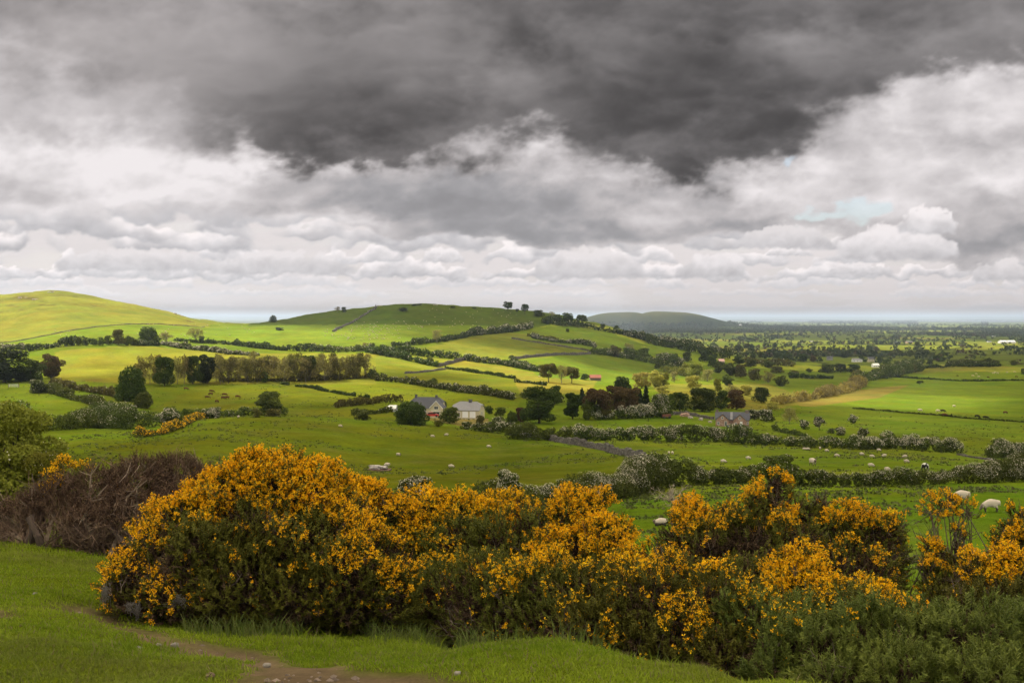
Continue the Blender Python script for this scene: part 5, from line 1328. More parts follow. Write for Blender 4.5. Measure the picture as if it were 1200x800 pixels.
def build_trees():
    T = put_tree
    # by the left edge, close
    cr = dict(ymin=25)
    T('hawthorn_tree', 6, 600, 156, 150, 'bright', 'round', 'yellow-green hawthorn tree close at the left edge', 'tree', ymin=34, ymax=36, n=22000, bloom=.012)
    T('hawthorn_tree', 58, 606, 96, 66, 'bright', 'tall', 'lower right-hand limb of yellow-green hawthorn, above the bare brown gorse', 'tree', ymin=33, ymax=35, n=22000, bloom=.02, seed=2)
    T('dark_tree', 5, 448, 40, 66, 'ever', 'round', 'large dark evergreen-looking tree at the left edge', ymin=400)
    T('dark_tree', 36, 447, 30, 34, 'dark', 'round', 'dark tree between the big left tree and the copper one', ymin=400)
    T('copper_tree', 60, 443, 31, 31, 'copper', 'round', 'brown-leaved copper tree left of the sunlit yellow field', ymin=400)
    T('bush', 47, 460, 17, 28, 'may', 'shrub', 'grey-green bush below the copper tree', 'bush', ymin=330, ymax=480, bloom=.2)
    T('dark_tree', 154, 470, 46, 38, 'dark', 'dome', 'big dark tree left of the leafless grove', ymin=380, ymax=520)
    T('dark_tree', 193, 452, 37, 30, 'dark', 'round', 'dark tree in the left half of the grove', ymin=420)
    T('dark_tree', 226, 450, 36, 26, 'dark', 'round', 'dark tree at the middle of the dark trio in the grove', ymin=420)
    T('dark_tree', 243, 449, 36, 32, 'ever', 'round', 'darkest broad tree, right of the dark trio in the grove', ymin=420)
    T('bush', 168, 478, 22, 25, 'mid', 'dome', 'round light green bush below the big dark tree', 'bush', ymin=300, ymax=420)
    T('hawthorn_tree', 195, 494, 26, 30, 'may', 'shrub', 'grey-white blossoming thorn above the orange gorse band', bloom=1.6, ymin=240, ymax=300)
    T('hawthorn_tree', 249, 489, 18, 27, 'may', 'shrub', 'white blossoming thorn by the lone white sheep', bloom=1.5, ymin=240, ymax=310)
    T('bush', 222, 489, 22, 22, 'mid', 'shrub', 'green bush between the two blossoming thorns', 'bush', ymin=240, ymax=310)
    T('dark_tree', 317, 486, 29, 36, 'mid', 'round', 'round dark bushy tree alone on the crest of the near field', ymin=250)
    T('bush', 302, 489, 12, 14, 'olive', 'shrub', 'small olive bush touching the lone round tree', 'bush', ymin=240)
    T('bush', 321, 488, 11, 20, 'olive', 'shrub', 'low olive bush in front of the lone round tree', 'bush', ymin=240)
    # skyline of the yellow field
    T('brown_tree', 139, 404, 20, 19, 'olive', 'round', 'olive-brown tree on the hedge left of the dark domed tree', ymin=600)
    T('brown_tree', 127, 404, 12, 12, 'mid', 'round', 'small tree at the left side of the olive-brown tree', ymin=600)
    T('dark_tree', 174, 404, 24, 26, 'dark', 'dome', 'dark domed tree standing out above the sunlit yellow field', ymin=600)
    T('bare_tree', 195, 402, 14, 18, 'pale', 'tall', 'pale bare tree right of the dark domed tree', ymin=620)
    T('bare_tree', 229, 401, 18, 20, 'pale', 'tall', 'taller pale bare tree on the long dark hedge', ymin=620)
    T('bush', 236, 402, 9, 9, 'dark', 'shrub', 'dark bush at the foot of the taller pale bare tree', 'bush', ymin=620)
    for i, px in enumerate([100, 92, 84, 110, 118, 150, 157]):
        T('hedge_tree', px, 405, 9+2*(i % 3), 10, 'mid', 'round', 'small green hedgerow tree above the sunlit yellow field', ymin=600, group='small hedgerow trees above the yellow field')
    # leafless grove
    for i, px in enumerate(list(range(254, 432, 6))):
        T('slender_tree', px + rng.normal(0, 1.5), 446+rng.normal(0, 1.5) if px < 400 else 443, 28+rng.normal(0, 2.4), 27, 'pale' if i % 2 else 'olive', 'slender', 'slender pale tree with thin foliage in the long leafless grove', ymin=440, group='slender trees of the leafless grove', seed=i % 3, n=1500)
    for i, px in enumerate([164, 176, 186, 208, 216, 258]):
        T('slender_tree', px, 450, 34, 24, 'pale', 'slender', 'slender pale tree among the dark grove trees', ymin=430, group='slender trees among the dark grove trees', seed=i % 3, n=1500)
    T('dark_tree', 361, 446, 32, 27, 'dark', 'round', 'dark tree standing inside the leafless grove', ymin=440)
    T('bush', 311, 448, 14, 12, 'dark', 'shrub', 'small dark bush at the front of the leafless grove', 'bush', ymin=430)
    T('bush', 436, 444, 13, 11, 'dark', 'shrub', 'dark bush ending the leafless grove on the right', 'bush', ymin=430)
    # skyline of the central hill
    T('skyline_tree', 320, 377.5, 9, 10, 'dark', 'dome', 'small dark tree alone on the left end of the central hill skyline', ymin=900)
    T('skyline_tree', 395, 366.5, 8, 8, 'pale', 'tall', 'pale tree of the small clump on the hill skyline', ymin=1100)
    T('skyline_tree', 403, 366, 6.5, 8, 'dark', 'round', 'dark tree of the small clump on the hill skyline', ymin=1100)
    T('bush', 327, 387, 4.5, 12, 'dark', 'shrub', 'low dark scrub at the left foot of the central hill', 'bush', ymin=900)
    T('bush', 472, 364.5, 5, 15, 'dark', 'shrub', 'dark scrub just below the top of the central hill', 'bush', ymin=1100)
    for px in (485, 491, 530, 556): T('bush', px, [358, 357.5, 361, 362][(485, 491, 530, 556).index(px)], 2, 9, 'dark', 'shrub', 'tiny dark scrub on the top of the central hill', 'bush', 'scrub on the central hill top', ymin=1150)
    for i, (px, py, h, w, k, st, lab) in enumerate([(595,364.5,11,14,'dark','tall','leaning dark tree, leftmost on the right part of the skyline'),(606,366.5,5,6,'dark','tall','tiny dark tree between two bigger skyline trees'),(615,368.5,13,10,'dark','tall','tall open tree on the skyline above the ridge field'),
            (631,371,8,17,'dark','round','broad low dark tree on the skyline'),(647,373,8,9,'pale','tall','bare pale tree on the ridge skyline'),(642,380,11,15,'dark','round','dark tree at the left of the ridge clump'),(653,379.5,12,14,'dark','round','second dark tree of the ridge clump'),
            (665,379,13,17,'dark','round','largest dark tree of the ridge clump'),(682,380,12,15,'dark','tall','dark tree standing right of the ridge clump'),(677,381,7,8,'dark','round','small dark tree tucked beside the ridge clump'),
            (706,385,6,9,'dark','round','small dark tree further down the ridge line'),(722,388,7,9,'dark','round','rounded dark tree on the ridge line before the plain')]):
        T('skyline_tree', px, py, h, w, k, st, lab, ymin=1050, ymax=1420)
    # middle slope
    T('bare_tree', 512, 402, 17, 15, 'pale', 'tall', 'pinkish bare tree on the hedge of the middle slope', ymin=720)
    T('bare_tree', 557, 391, 6, 8, 'pale', 'tall', 'small bare tree near the blossoming hedge', ymin=800)
    T('bare_tree', 427, 407, 6, 11, 'pale', 'tall', 'faint bare tree in the bright strip', ymin=740)
    T('round_tree', 504, 428, 12, 11, 'mid', 'dome', 'little round green tree in the gap of the hedges', ymin=560)
    T('bush', 507, 452, 11, 13, 'mid', 'shrub', 'bushy tree swelling out of the long hedge behind the houses', 'bush', ymin=430)
    T('bush', 665, 389, 5, 5, 'mid', 'dome', 'tiny round bush in the sunny ridge field', 'bush', ymin=900)
    T('bush', 624, 395, 5, 6, 'mid', 'shrub', 'tiny bush left in the sunny ridge field', 'bush', ymin=800)
    T('bare_tree', 643, 448, 24, 22, 'olive', 'tall', 'left of the three thin roadside trees', ymin=470)
    T('bare_tree', 658, 449, 23, 16, 'pale', 'tall', 'middle of the three thin roadside trees', ymin=470)
    T('bare_tree', 670, 449, 21, 19, 'olive', 'tall', 'right of the three thin roadside trees', ymin=470)
    T('bush', 685, 445, 8, 14, 'dark', 'shrub', 'dark bush left of the red-roofed barn', 'bush', ymin=470)
    for i, (px, py, h, w, k) in enumerate([(720,418,15,17,'olive'), (737,419,18,17,'pale'), (755,421,14,16,'mid'), (772,422,8,11,'may')]):
        T('slope_tree', px, py, h, w, k, 'round', ['olive tree at the bottom of the sunny ridge field, leftmost', 'pale bushy tree in the middle of the ridge-foot clump', 'green rounded tree right in the ridge-foot clump', 'low thorn right of the ridge-foot clump'][i], ymin=640, bloom=.5 if i == 3 else 0)
    # by the houses
    T('round_tree', 482, 497, 31, 45, 'dark', 'dome', 'very large clipped-looking domed evergreen in front of the cream farmhouse', ymin=300, ymax=352, n=8000)
    T('bush', 425, 492, 12, 20, 'mid', 'shrub', 'green bush left of the domed evergreen', 'bush', ymin=290, ymax=340)
    T('bush', 527, 496, 20, 30, 'mid', 'round', 'broad leafy bush between the two cream houses', 'bush', ymin=300, ymax=340)
    T('bush', 514, 500, 9, 14, 'olive', 'shrub', 'small bush at the field edge, left of the broad leafy bush', 'bush', ymin=280, ymax=330)
    T('bush', 547, 503, 10, 17, 'may', 'shrub', 'speckled bush in front of the garage doors', 'bush', ymin=280, ymax=330, bloom=.4)
    T('bush', 562, 500, 15, 15, 'olive', 'shrub', 'olive shrub at the right corner of the garage house', 'bush', ymin=290, ymax=335)
    T('hawthorn_tree', 584, 505, 19, 20, 'may', 'shrub', 'white-topped thorn right of the garage house', bloom=.9, ymin=270, ymax=330)
    T('bush', 573, 481, 11, 12, 'dark', 'round', 'dark bush behind the right gable of the garage house', 'bush', ymin=350, ymax=400)
    T('bush', 587, 484, 12, 16, 'mid', 'shrub', 'green garden shrub behind the white-topped thorn', 'bush', ymin=340, ymax=390)
    T('bush', 600, 495, 15, 15, 'mid', 'dome', 'rounded green garden bush left of the maroon shrub', 'bush', ymin=310, ymax=360)
    T('maroon_shrub', 610, 495, 19, 16, 'maroon', 'round', 'dark maroon shrub left of the great dark tree', 'bush', ymin=310, ymax=360)
    T('bush', 520, 478, 9, 10, 'dark', 'shrub', 'dark bush behind the cream farmhouse gable', 'bush', ymin=370)
    T('dark_tree', 632, 496, 46, 48, 'dark', 'round', 'great dark green tree standing alone right of the houses', ymin=300, ymax=370, n=8000)
    T('dark_tree', 650, 474, 24, 22, 'dark', 'round', 'dark tree behind the great dark tree', ymin=400, ymax=450)
    T('dark_tree', 671, 491, 34, 22, 'dark', 'round', 'narrow dark tree right of the great dark tree', ymin=320, ymax=380)
    T('dark_tree', 682, 470, 22, 15, 'ever', 'conifer', 'dark pointed tree above the brown wood', ymin=390, ymax=450)
    # brown wood with the conifers
    for i, (px, py, h, w, k, st, lab) in enumerate([
        (700,492,40,34,'copper','tall','brown-leafed tree at the left of the brown wood'),(720,490,42,34,'copper','tall','tall brown tree at the middle of the brown wood'),(738,488,38,30,'copper','tall','brown tree at the right of the brown wood'),
        (710,492,26,22,'olive','tall','olive tree in the shade of the brown wood'),(690,492,28,20,'mid','round','green tree at the left foot of the brown wood'),(729,462,24,24,'ever','dome','dark round-topped tree rising over the brown wood'),
        (757,478,28,13,'ever','conifer','dark narrow conifer right of the brown wood'),(750,474,20,10,'ever','conifer','shorter dark conifer beside the narrow one'),(775,489,30,28,'mid','round','green tree behind the grey-white hawthorn hedge'),
        (797,482,24,22,'dark','round','dark tree above the ruined yard wall'),(823,482,30,42,'dark','round','broad dark tree left above the stone house'),(845,480,24,24,'dark','round','dark tree directly above the stone house roof'),
        (863,480,25,28,'copper','round','reddish brown tree right above the stone house'),(786,480,20,18,'mid','round','green tree left of the broad dark tree'),(892,472,20,24,'dark','round','dark bushy tree right of the reddish brown one'),
        (884,492,13,20,'may','round','blossoming thorn right of the stone house'),(898,494,16,22,'dark','round','dark bush right of the blossoming thorn'),(905,480,10,18,'yellow','shrub','yellow-green bush above the dark bush'),
        (925,497,20,26,'pale','slender','thin brown leafless tree at the field corner')]):
        T('wood_tree', px, py, h, w, k, st, lab, ymin=320, ymax=560, bloom=.7 if 'thorn' in lab else 0)
    # sunlit trees
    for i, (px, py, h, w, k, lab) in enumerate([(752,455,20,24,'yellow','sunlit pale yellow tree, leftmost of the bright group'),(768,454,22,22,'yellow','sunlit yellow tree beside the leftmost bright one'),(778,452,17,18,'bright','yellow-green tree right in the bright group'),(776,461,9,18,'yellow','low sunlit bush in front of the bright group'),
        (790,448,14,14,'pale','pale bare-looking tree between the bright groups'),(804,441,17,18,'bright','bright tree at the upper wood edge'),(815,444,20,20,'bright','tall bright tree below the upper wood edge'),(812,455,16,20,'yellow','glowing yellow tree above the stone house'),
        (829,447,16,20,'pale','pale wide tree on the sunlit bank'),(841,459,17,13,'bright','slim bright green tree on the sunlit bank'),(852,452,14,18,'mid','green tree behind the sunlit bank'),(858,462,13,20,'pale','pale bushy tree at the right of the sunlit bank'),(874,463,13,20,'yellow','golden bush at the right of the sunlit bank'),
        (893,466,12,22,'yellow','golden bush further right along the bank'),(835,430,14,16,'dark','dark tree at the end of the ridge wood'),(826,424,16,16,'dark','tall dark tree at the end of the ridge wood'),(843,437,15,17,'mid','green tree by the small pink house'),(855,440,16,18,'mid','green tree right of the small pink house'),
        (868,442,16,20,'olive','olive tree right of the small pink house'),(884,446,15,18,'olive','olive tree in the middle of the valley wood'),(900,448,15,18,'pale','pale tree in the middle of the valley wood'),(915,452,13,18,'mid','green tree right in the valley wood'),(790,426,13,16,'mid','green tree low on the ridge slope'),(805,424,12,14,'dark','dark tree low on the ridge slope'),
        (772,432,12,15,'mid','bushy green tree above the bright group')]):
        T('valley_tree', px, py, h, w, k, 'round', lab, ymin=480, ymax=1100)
    # right pastures
    T('hawthorn_tree', 999.5, 496, 11.5, 12, 'may', 'round', 'small white thorn tree standing alone in the right pasture', bloom=2.0, ymin=330)
    T('hawthorn_tree', 960, 504, 18, 14, 'may', 'tall', 'tallest of the white thorns above the hawthorn hedge', bloom=1.3, ymin=300)
    T('hawthorn_tree', 942, 503, 13, 15, 'may', 'shrub', 'white thorn left of the tallest one', bloom=1.2, ymin=300)
    T('bush', 974, 508, 7, 10, 'may', 'shrub', 'low bush right of the tallest white thorn', 'bush', bloom=.2, ymin=290)
    T('hawthorn_tree', 985, 510, 11, 15, 'may', 'shrub', 'rounded white thorn above the middle of the hawthorn hedge', bloom=1.2, ymin=290)
    T('hawthorn_tree', 1011, 514, 14, 16, 'may', 'round', 'bigger round thorn above the billowing hedge', bloom=.8, ymin=270)
    T('bush', 1078, 451, 5.5, 9, 'mid', 'tall', 'lone small tree in the middle of the wide right pasture', 'tree', ymin=600)
    T('bush', 1199, 439, 8, 6, 'dark', 'round', 'dark tree at the right edge by the upper field hedge', 'tree', ymin=760)
    T('hawthorn_tree', 912, 569, 40, 54, 'mid', 'round', 'broad round bushy thorn tree on the near pasture hedge', bloom=.10, ymin=85, ymax=112, n=8000)
    T('hawthorn_tree', 488, 590, 34, 46, 'may', 'round', 'blossoming thorn behind the notch between the gorse bushes', bloom=.7, ymin=80, ymax=100, n=4500)
    T('hawthorn_tree', 418, 590, 30, 44, 'may', 'shrub', 'pale flowering thorn half hidden behind the orange gorse shoulder', bloom=1.0, ymin=80, ymax=100, n=4500)
    T('hawthorn_tree', 596, 592, 44, 40, 'may', 'round', 'blossom-heavy thorn at the left end of the tall hawthorn hedge', bloom=1.0, ymin=80, ymax=100, n=4500)
    Yd = 30.0; x0 = float(u_of(789, 600))*Yd; z0 = gz(x0, Yd); ztop = float(row_to_z(584, Yd)); tip = np.array([x0, Yd, ztop])
    g = Geo(); st = np.array([(x0-.05, Yd, z0-.1), (x0+.08, Yd, z0+(ztop-z0)*.5), (x0-.06, Yd, z0+(ztop-z0)*.8), (x0+.05, Yd, ztop)]); g.tube(st, [.07, .055, .04, .03], 7, (.20, .16, .13))
    tg = tip + rng.normal(0, 1, (22, 3))*[.30, .22, .16] + [.05, 0, .12]
    branchwork(g, np.repeat(tip[None], 22, 0)-[0, 0, .06], tg, .016, 7, 5, c=(.34, .28, .22), spread=.20)
    o = g.build('dead_thorn', M_BARK, origin=st[0]); o.location = st[0]; tag(o, 'pale leafless dead thorn with a crooked stem above the gorse', 'dead tree')
    # farm and plain trees
    for i, (px, py, h, w, k) in enumerate([(917,422,9,9,'dark'),(925,422,8,14,'dark'),(941,424,9,15,'dark'),(953,424,8,10,'copper'),(910,437,9,20,'olive'),(948,436,5,10,'mid'),(976,417,8,12,'dark'),(990,419,9,16,'dark'),(985,436,11,20,'dark'),(970,437,12,24,'mid'),
            (1000,436,10,20,'dark'),(1040,430,10,14,'dark'),(1052,431,9,14,'mid'),(1061,431,11,14,'dark'),(1070,433,13,12,'dark'),(1025,443,12,18,'dark'),(1036,440,11,16,'mid'),(1080,428,8,10,'mid'),(1090,427,7,10,'dark'),(1100,424,9,13,'copper'),(1066,418,6,8,'mid'),(1055,416,6,9,'mid'),(1075,406,6,9,'dark'),(1105,424,6,8,'dark'),
            (1188,428,7,10,'mid'),(892,419,8,12,'mid'),(880,415,8,12,'dark'),(865,412,8,14,'dark'),(900,431,10,18,'mid'),(930,440,7,14,'olive'),(880,430,11,18,'mid'),(866,427,11,16,'dark')]):
        T('plain_tree', px, py, h, w, k, 'round', 'dark green or brownish tree in the scattered groves around the white farm', ymin=850, group='trees around the white farm', n=1500 if w > 14 else 700)

def build_far_woods():
    """trees and hedgerows of the plain, far off: one uncountable mass"""
    n = 330000
    Y = np.exp(rng.uniform(math.log(1350), math.log(24000), n)); u = rng.uniform(-.10, .62, n)
    X = u*Y
    hid, gap = cells(X, Y, 330, 5, sx=1.5)
    wood = fbm(X/700, Y/1100, s=51, o=4)
    p = np.exp(-(gap/9.0)**2)*(.35 + .65*(vnoise(X/130, Y/130, s=5) > -.2)) + .9*smooth(.12, .30, wood) + .010
    p *= smooth(1350, 2000, Y) * np.clip((Y/6000), .18, 1.0)
    px0, py0 = project(X, Y, H0(X, Y)*0-76)
    k = rng.random(n) < p*.42; X, Y, px0, py0 = X[k], Y[k], px0[k], py0[k]
    Z = H(X, Y)
    ok = (Z < -40) & ~((Y > 14500) & (Y < 18600) & (np.abs(fbm(X/600, Y/900, s=9, o=2)) < .12))
    for (a, b, Yc, dY) in [(893, 948, 17500, 1400), (1076, 1150, 16800, 1300), (1158, 1260, 16000, 1300)]:
        ok &= ~((px0 > a) & (px0 < b) & (Y > Yc-6500) & (Y < Yc+2500))
    X, Y, Z = X[ok], Y[ok], Z[ok]; n = len(X)
    size = rng.uniform(4.5, 8.5, n)*np.clip(Y/5000, 1, 2.2)**.6
    q = 7
    D = rand_dirs(n*q); S = np.repeat(size, q)
    P = np.stack([np.repeat(X, q), np.repeat(Y, q), np.repeat(Z, q)], 1) + D*S[:, None]*[.75, .75, .5] + np.stack([0*S, 0*S, S*.72], 1)
    kind = _h(np.floor(X).astype(np.int64), np.floor(Y).astype(np.int64), np.zeros(n, np.int64), 4)
    c = np.where((kind < .6)[:, None], [.040, .058, .016], np.where((kind < .85)[:, None], [.075, .090, .026], [.085, .068, .038]))
    c = np.repeat(c, q, 0)*rng.uniform(.7, 1.35, (n*q, 1))
    g = Geo(); g.add(*leaf_quads(P, S*.95, c, D, 1.0))
    o = g.build('far_woods', M_LEAF); tag(o, kind='stuff')
    print('far trees', n)
    # small wood on the col behind the hills
    P = []

def build_rough_grass():
    """rushes and coarse tussocks that stand up out of the grazed fields"""
    n = 60000
    Y = np.exp(rng.uniform(math.log(48), math.log(520), n)); X = rng.uniform(-.50, .50, n)*Y
    k = (fbm(X/14, Y/20, s=301, o=4) + .35*fbm(X/3, Y/3, s=305, o=2) > .12 + .10*smooth(130, 70, Y)) & (rng.random(n) < .5); X, Y = X[k], Y[k]; n = len(X)
    Z = H(X, Y); q = 5
    sz = rng.uniform(.12, .34, n)*(1+Y/600)
    P = np.stack([X, Y, Z+sz*.25], 1); P = np.repeat(P, q, 0); S = np.repeat(sz, q)
    P = P + rng.normal(0, .45, P.shape)*S[:, None]*[1.3, 1.3, .25]
    t = rng.random((n, 1)); c = np.array([.050, .072, .014])*(1-t) + np.array([.120, .125, .040])*t
    g = Geo(); g.add(*leaf_quads(P, S*.8, np.repeat(c, q, 0), np.tile([0, 0, 1.], (len(P), 1)), .6))
    o = g.build('rough_grass', M_LEAF); tag(o, kind='stuff')
# ------------------------------------------------------------------ plain materials
def flat_mat(name, c, rough=.7, spec=.3, noise_amt=.15, scale=3.0, metal=0):
    m, nt, out = new_mat(name); E.nt = nt
    b = nt.nodes.new('ShaderNodeBsdfPrincipled')
    tc = nt.nodes.new('ShaderNodeTexCoord')
    f = (noise(tc.outputs['Object'], scale, 5, .65) - .5)*(2*noise_amt) + 1.0
    rgb = nt.nodes.new('ShaderNodeRGB'); rgb.outputs[0].default_value = (*c, 1)
    nt.links.new(scalec(rgb.outputs[0], f), b.inputs['Base Color'])
    b.inputs['Roughness'].default_value = rough; b.inputs['Specular IOR Level'].default_value = spec; b.inputs['Metallic'].default_value = metal
    nt.links.new(b.outputs[0], out.inputs['Surface'])
    return m
def stone_mat(name, a, b_, sc=2.2):
    m, nt, out = new_mat(name); E.nt = nt
    tc = nt.nodes.new('ShaderNodeTexCoord')
    v = nt.nodes.new('ShaderNodeTexVoronoi'); v.inputs['Scale'].default_value = sc; nt.links.new(tc.outputs['Object'], v.inputs['Vector'])
    s = nt.nodes.new('ShaderNodeSeparateColor'); nt.links.new(v.outputs['Color'], s.inputs[0])
    c = mixc(E(s.outputs[0]), a, b_)
    f = (noise(tc.outputs['Object'], 6, 4, .6)-.5)*.5 + 1.0
    b = nt.nodes.new('ShaderNodeBsdfPrincipled'); b.inputs['Roughness'].default_value = .95
    nt.links.new(scalec(c, f), b.inputs['Base Color']); nt.links.new(b.outputs[0], out.inputs['Surface'])
    return m
MT = {}
def mats():
    MT['cream'] = flat_mat('cream_render', (.50, .44, .29)); MT['slate'] = flat_mat('roof_slate', (.085, .085, .10), .8, .2, .25, 1.5)
    MT['slate_lt'] = flat_mat('pale_slate', (.20, .195, .205), .55, .4, .3, 1.2); MT['white'] = flat_mat('white_paint', (.75, .74, .72)); MT['glass'] = flat_mat('window_glass', (.03, .035, .04), .1, .8, .05)
    MT['stone'] = stone_mat('rubble_stone', (.24, .13, .09), (.36, .25, .19)); MT['greystone'] = stone_mat('grey_stone', (.30, .26, .23), (.46, .40, .36), 1.2)
    MT['red'] = flat_mat('red_paint', (.45, .02, .02), .3, .6, .05); MT['redroof'] = flat_mat('red_sheet_roof', (.25, .085, .055), .8, .2, .3, .8); MT['black'] = flat_mat('black_rubber', (.02, .02, .02))
    MT['brick'] = flat_mat('brick', (.17, .13, .11)); MT['blue'] = flat_mat('blue_plastic', (.03, .08, .30)); MT['pink'] = flat_mat('pink_render', (.55, .33, .30)); MT['bale'] = flat_mat('rust_metal', (.16, .07, .045), .8, .2, .3)
    MT['wood'] = flat_mat('weathered_wood', (.20, .15, .10)); MT['rock'] = stone_mat('limestone', (.24, .21, .20), (.46, .42, .38), 2.6); MT['peat'] = flat_mat('bare_earth', (.13, .085, .07), .95, .1, .3, 1.5)
def mesh_part(name, g, mat, parent): return g.build(name, mat, parent)
def prism(g, prof, y0, y1):              # profile in x,z extruded along y
    n = len(prof); V = [(x, y0, z) for x, z in prof] + [(x, y1, z) for x, z in prof]; b = 0
    V = np.array(V, float)
    F = [(i, (i+1) % n, (i+1) % n + n, i+n) for i in range(n)]
    g.add(V, F)
    # caps as triangle fans
    c0 = V[:n].mean(0); c1 = V[n:].mean(0)
    g.add(np.vstack([V[:n], c0]), [((i+1) % n, i, n) for i in range(n)]); g.add(np.vstack([V[n:], c1]), [(i, (i+1) % n, n) for i in range(n)])
def roof_slab(g, A, B, C, D, t=.18):     # thick sloping slab from four corners
    V = np.array([A, B, C, D], float); W = V + [0, 0, t]
    g.add(np.vstack([V, W]), [(3, 2, 1, 0), (4, 5, 6, 7), (0, 1, 5, 4), (1, 2, 6, 5), (2, 3, 7, 6), (3, 0, 4, 7)])
def slab3(g, A, B, C, t=.18):
    V = np.array([A, B, C], float); W = V + [0, 0, t]
    g.add(np.vstack([V, W]), [(2, 1, 0), (3, 4, 5)]); g.add(np.vstack([V, W]), [(0, 1, 4, 3), (1, 2, 5, 4), (2, 0, 3, 5)])
def opening(root, kind, x, y, z, w, h, axis='y', pane='glass', frame='white', d=.10, label=None):
    """window or door standing a little proud of a wall facing -axis"""
    g = Geo(); t = .09
    def bx(G, a0, a1, b0, b1, e0, e1):
        if axis == 'y': G.box(x+a0, x+a1, y-e1, y-e0, z+b0, z+b1)
        else: G.box(x+e0, x+e1, y+a0, y+a1, z+b0, z+b1)
    bx(g, -w/2, w/2, 0, t, .004, d); bx(g, -w/2, w/2, h-t, h, .004, d); bx(g, -w/2, -w/2+t, t, h-t, .004, d); bx(g, w/2-t, w/2, t, h-t, .004, d)
    if kind == 'window': bx(g, -.03, .03, t, h-t, .004, d*.8)
    f = g.build(kind, MT[frame], root)
    if label: f['label'] = label
    g = Geo(); bx(g, -w/2+t, w/2-t, t, h-t, .004, d*.5); g.build('pane' if kind == 'window' else 'leaf', MT[pane], f)
    return f
def half_hip_house(root, x0, x1, y0, y1, hw, hr, wall, roof, hip=1.2, ov=.3, drop=.45):
    """ridge along x, small hips cutting the gable tops"""
    ym = (y0+y1)/2; zt = hw + (hr-hw)*(1-drop)
    g = Geo(); g.box(x0, x1, y0, y1, -1.2, hw)
    yq = (y1-y0)/2*drop
    for x, s in ((x0, 1), (x1, -1)):     # gable walls up to the half hip
        V = np.array([(x, y0, hw), (x, y1, hw), (x, ym+yq, zt), (x, ym-yq, zt), (x+s*.3, y0, hw), (x+s*.3, y1, hw), (x+s*.3, ym+yq, zt), (x+s*.3, ym-yq, zt)])
        F = [(0, 3, 2, 1), (4, 5, 6, 7), (0, 1, 5, 4), (1, 2, 6, 5), (2, 3, 7, 6), (3, 0, 4, 7)]
        g.add(V, F)
    g.build('wall', wall, root)
    g = Geo(); e = -.12
    for s, ya in ((-1, y0-ov), (1, y1+ov)):
        a = (x0-ov, ya, hw-.15); b = (x1+ov, ya, hw-.15)
        ze = zt; yq2 = ym + s*yq
        V = np.array([a, b, (x1+ov, yq2, zt), (x1-hip, ym, hr), (x0+hip, ym, hr), (x0-ov, yq2, zt)])
        W = V + [0, 0, .16]
        if s > 0: V = V[::-1]; W = W[::-1]
        n = 6; c = V.mean(0); c2 = W.mean(0)
        g.add(np.vstack([W, c2]), [(i, (i+1) % n, n) for i in range(n)]); g.add(np.vstack([V, c]), [((i+1) % n, i, n) for i in range(n)])
        g.add(np.vstack([V, W]), [(i, (i+1) % n, (i+1) % n+n, i+n) for i in range(n)])
    slab3(g, (x0-ov, ym+yq, zt), (x0-ov, ym-yq, zt), (x0+hip, ym, hr), .16); slab3(g, (x1+ov, ym-yq, zt), (x1+ov, ym+yq, zt), (x1-hip, ym, hr), .16)
    return g.build('roof', roof, root)
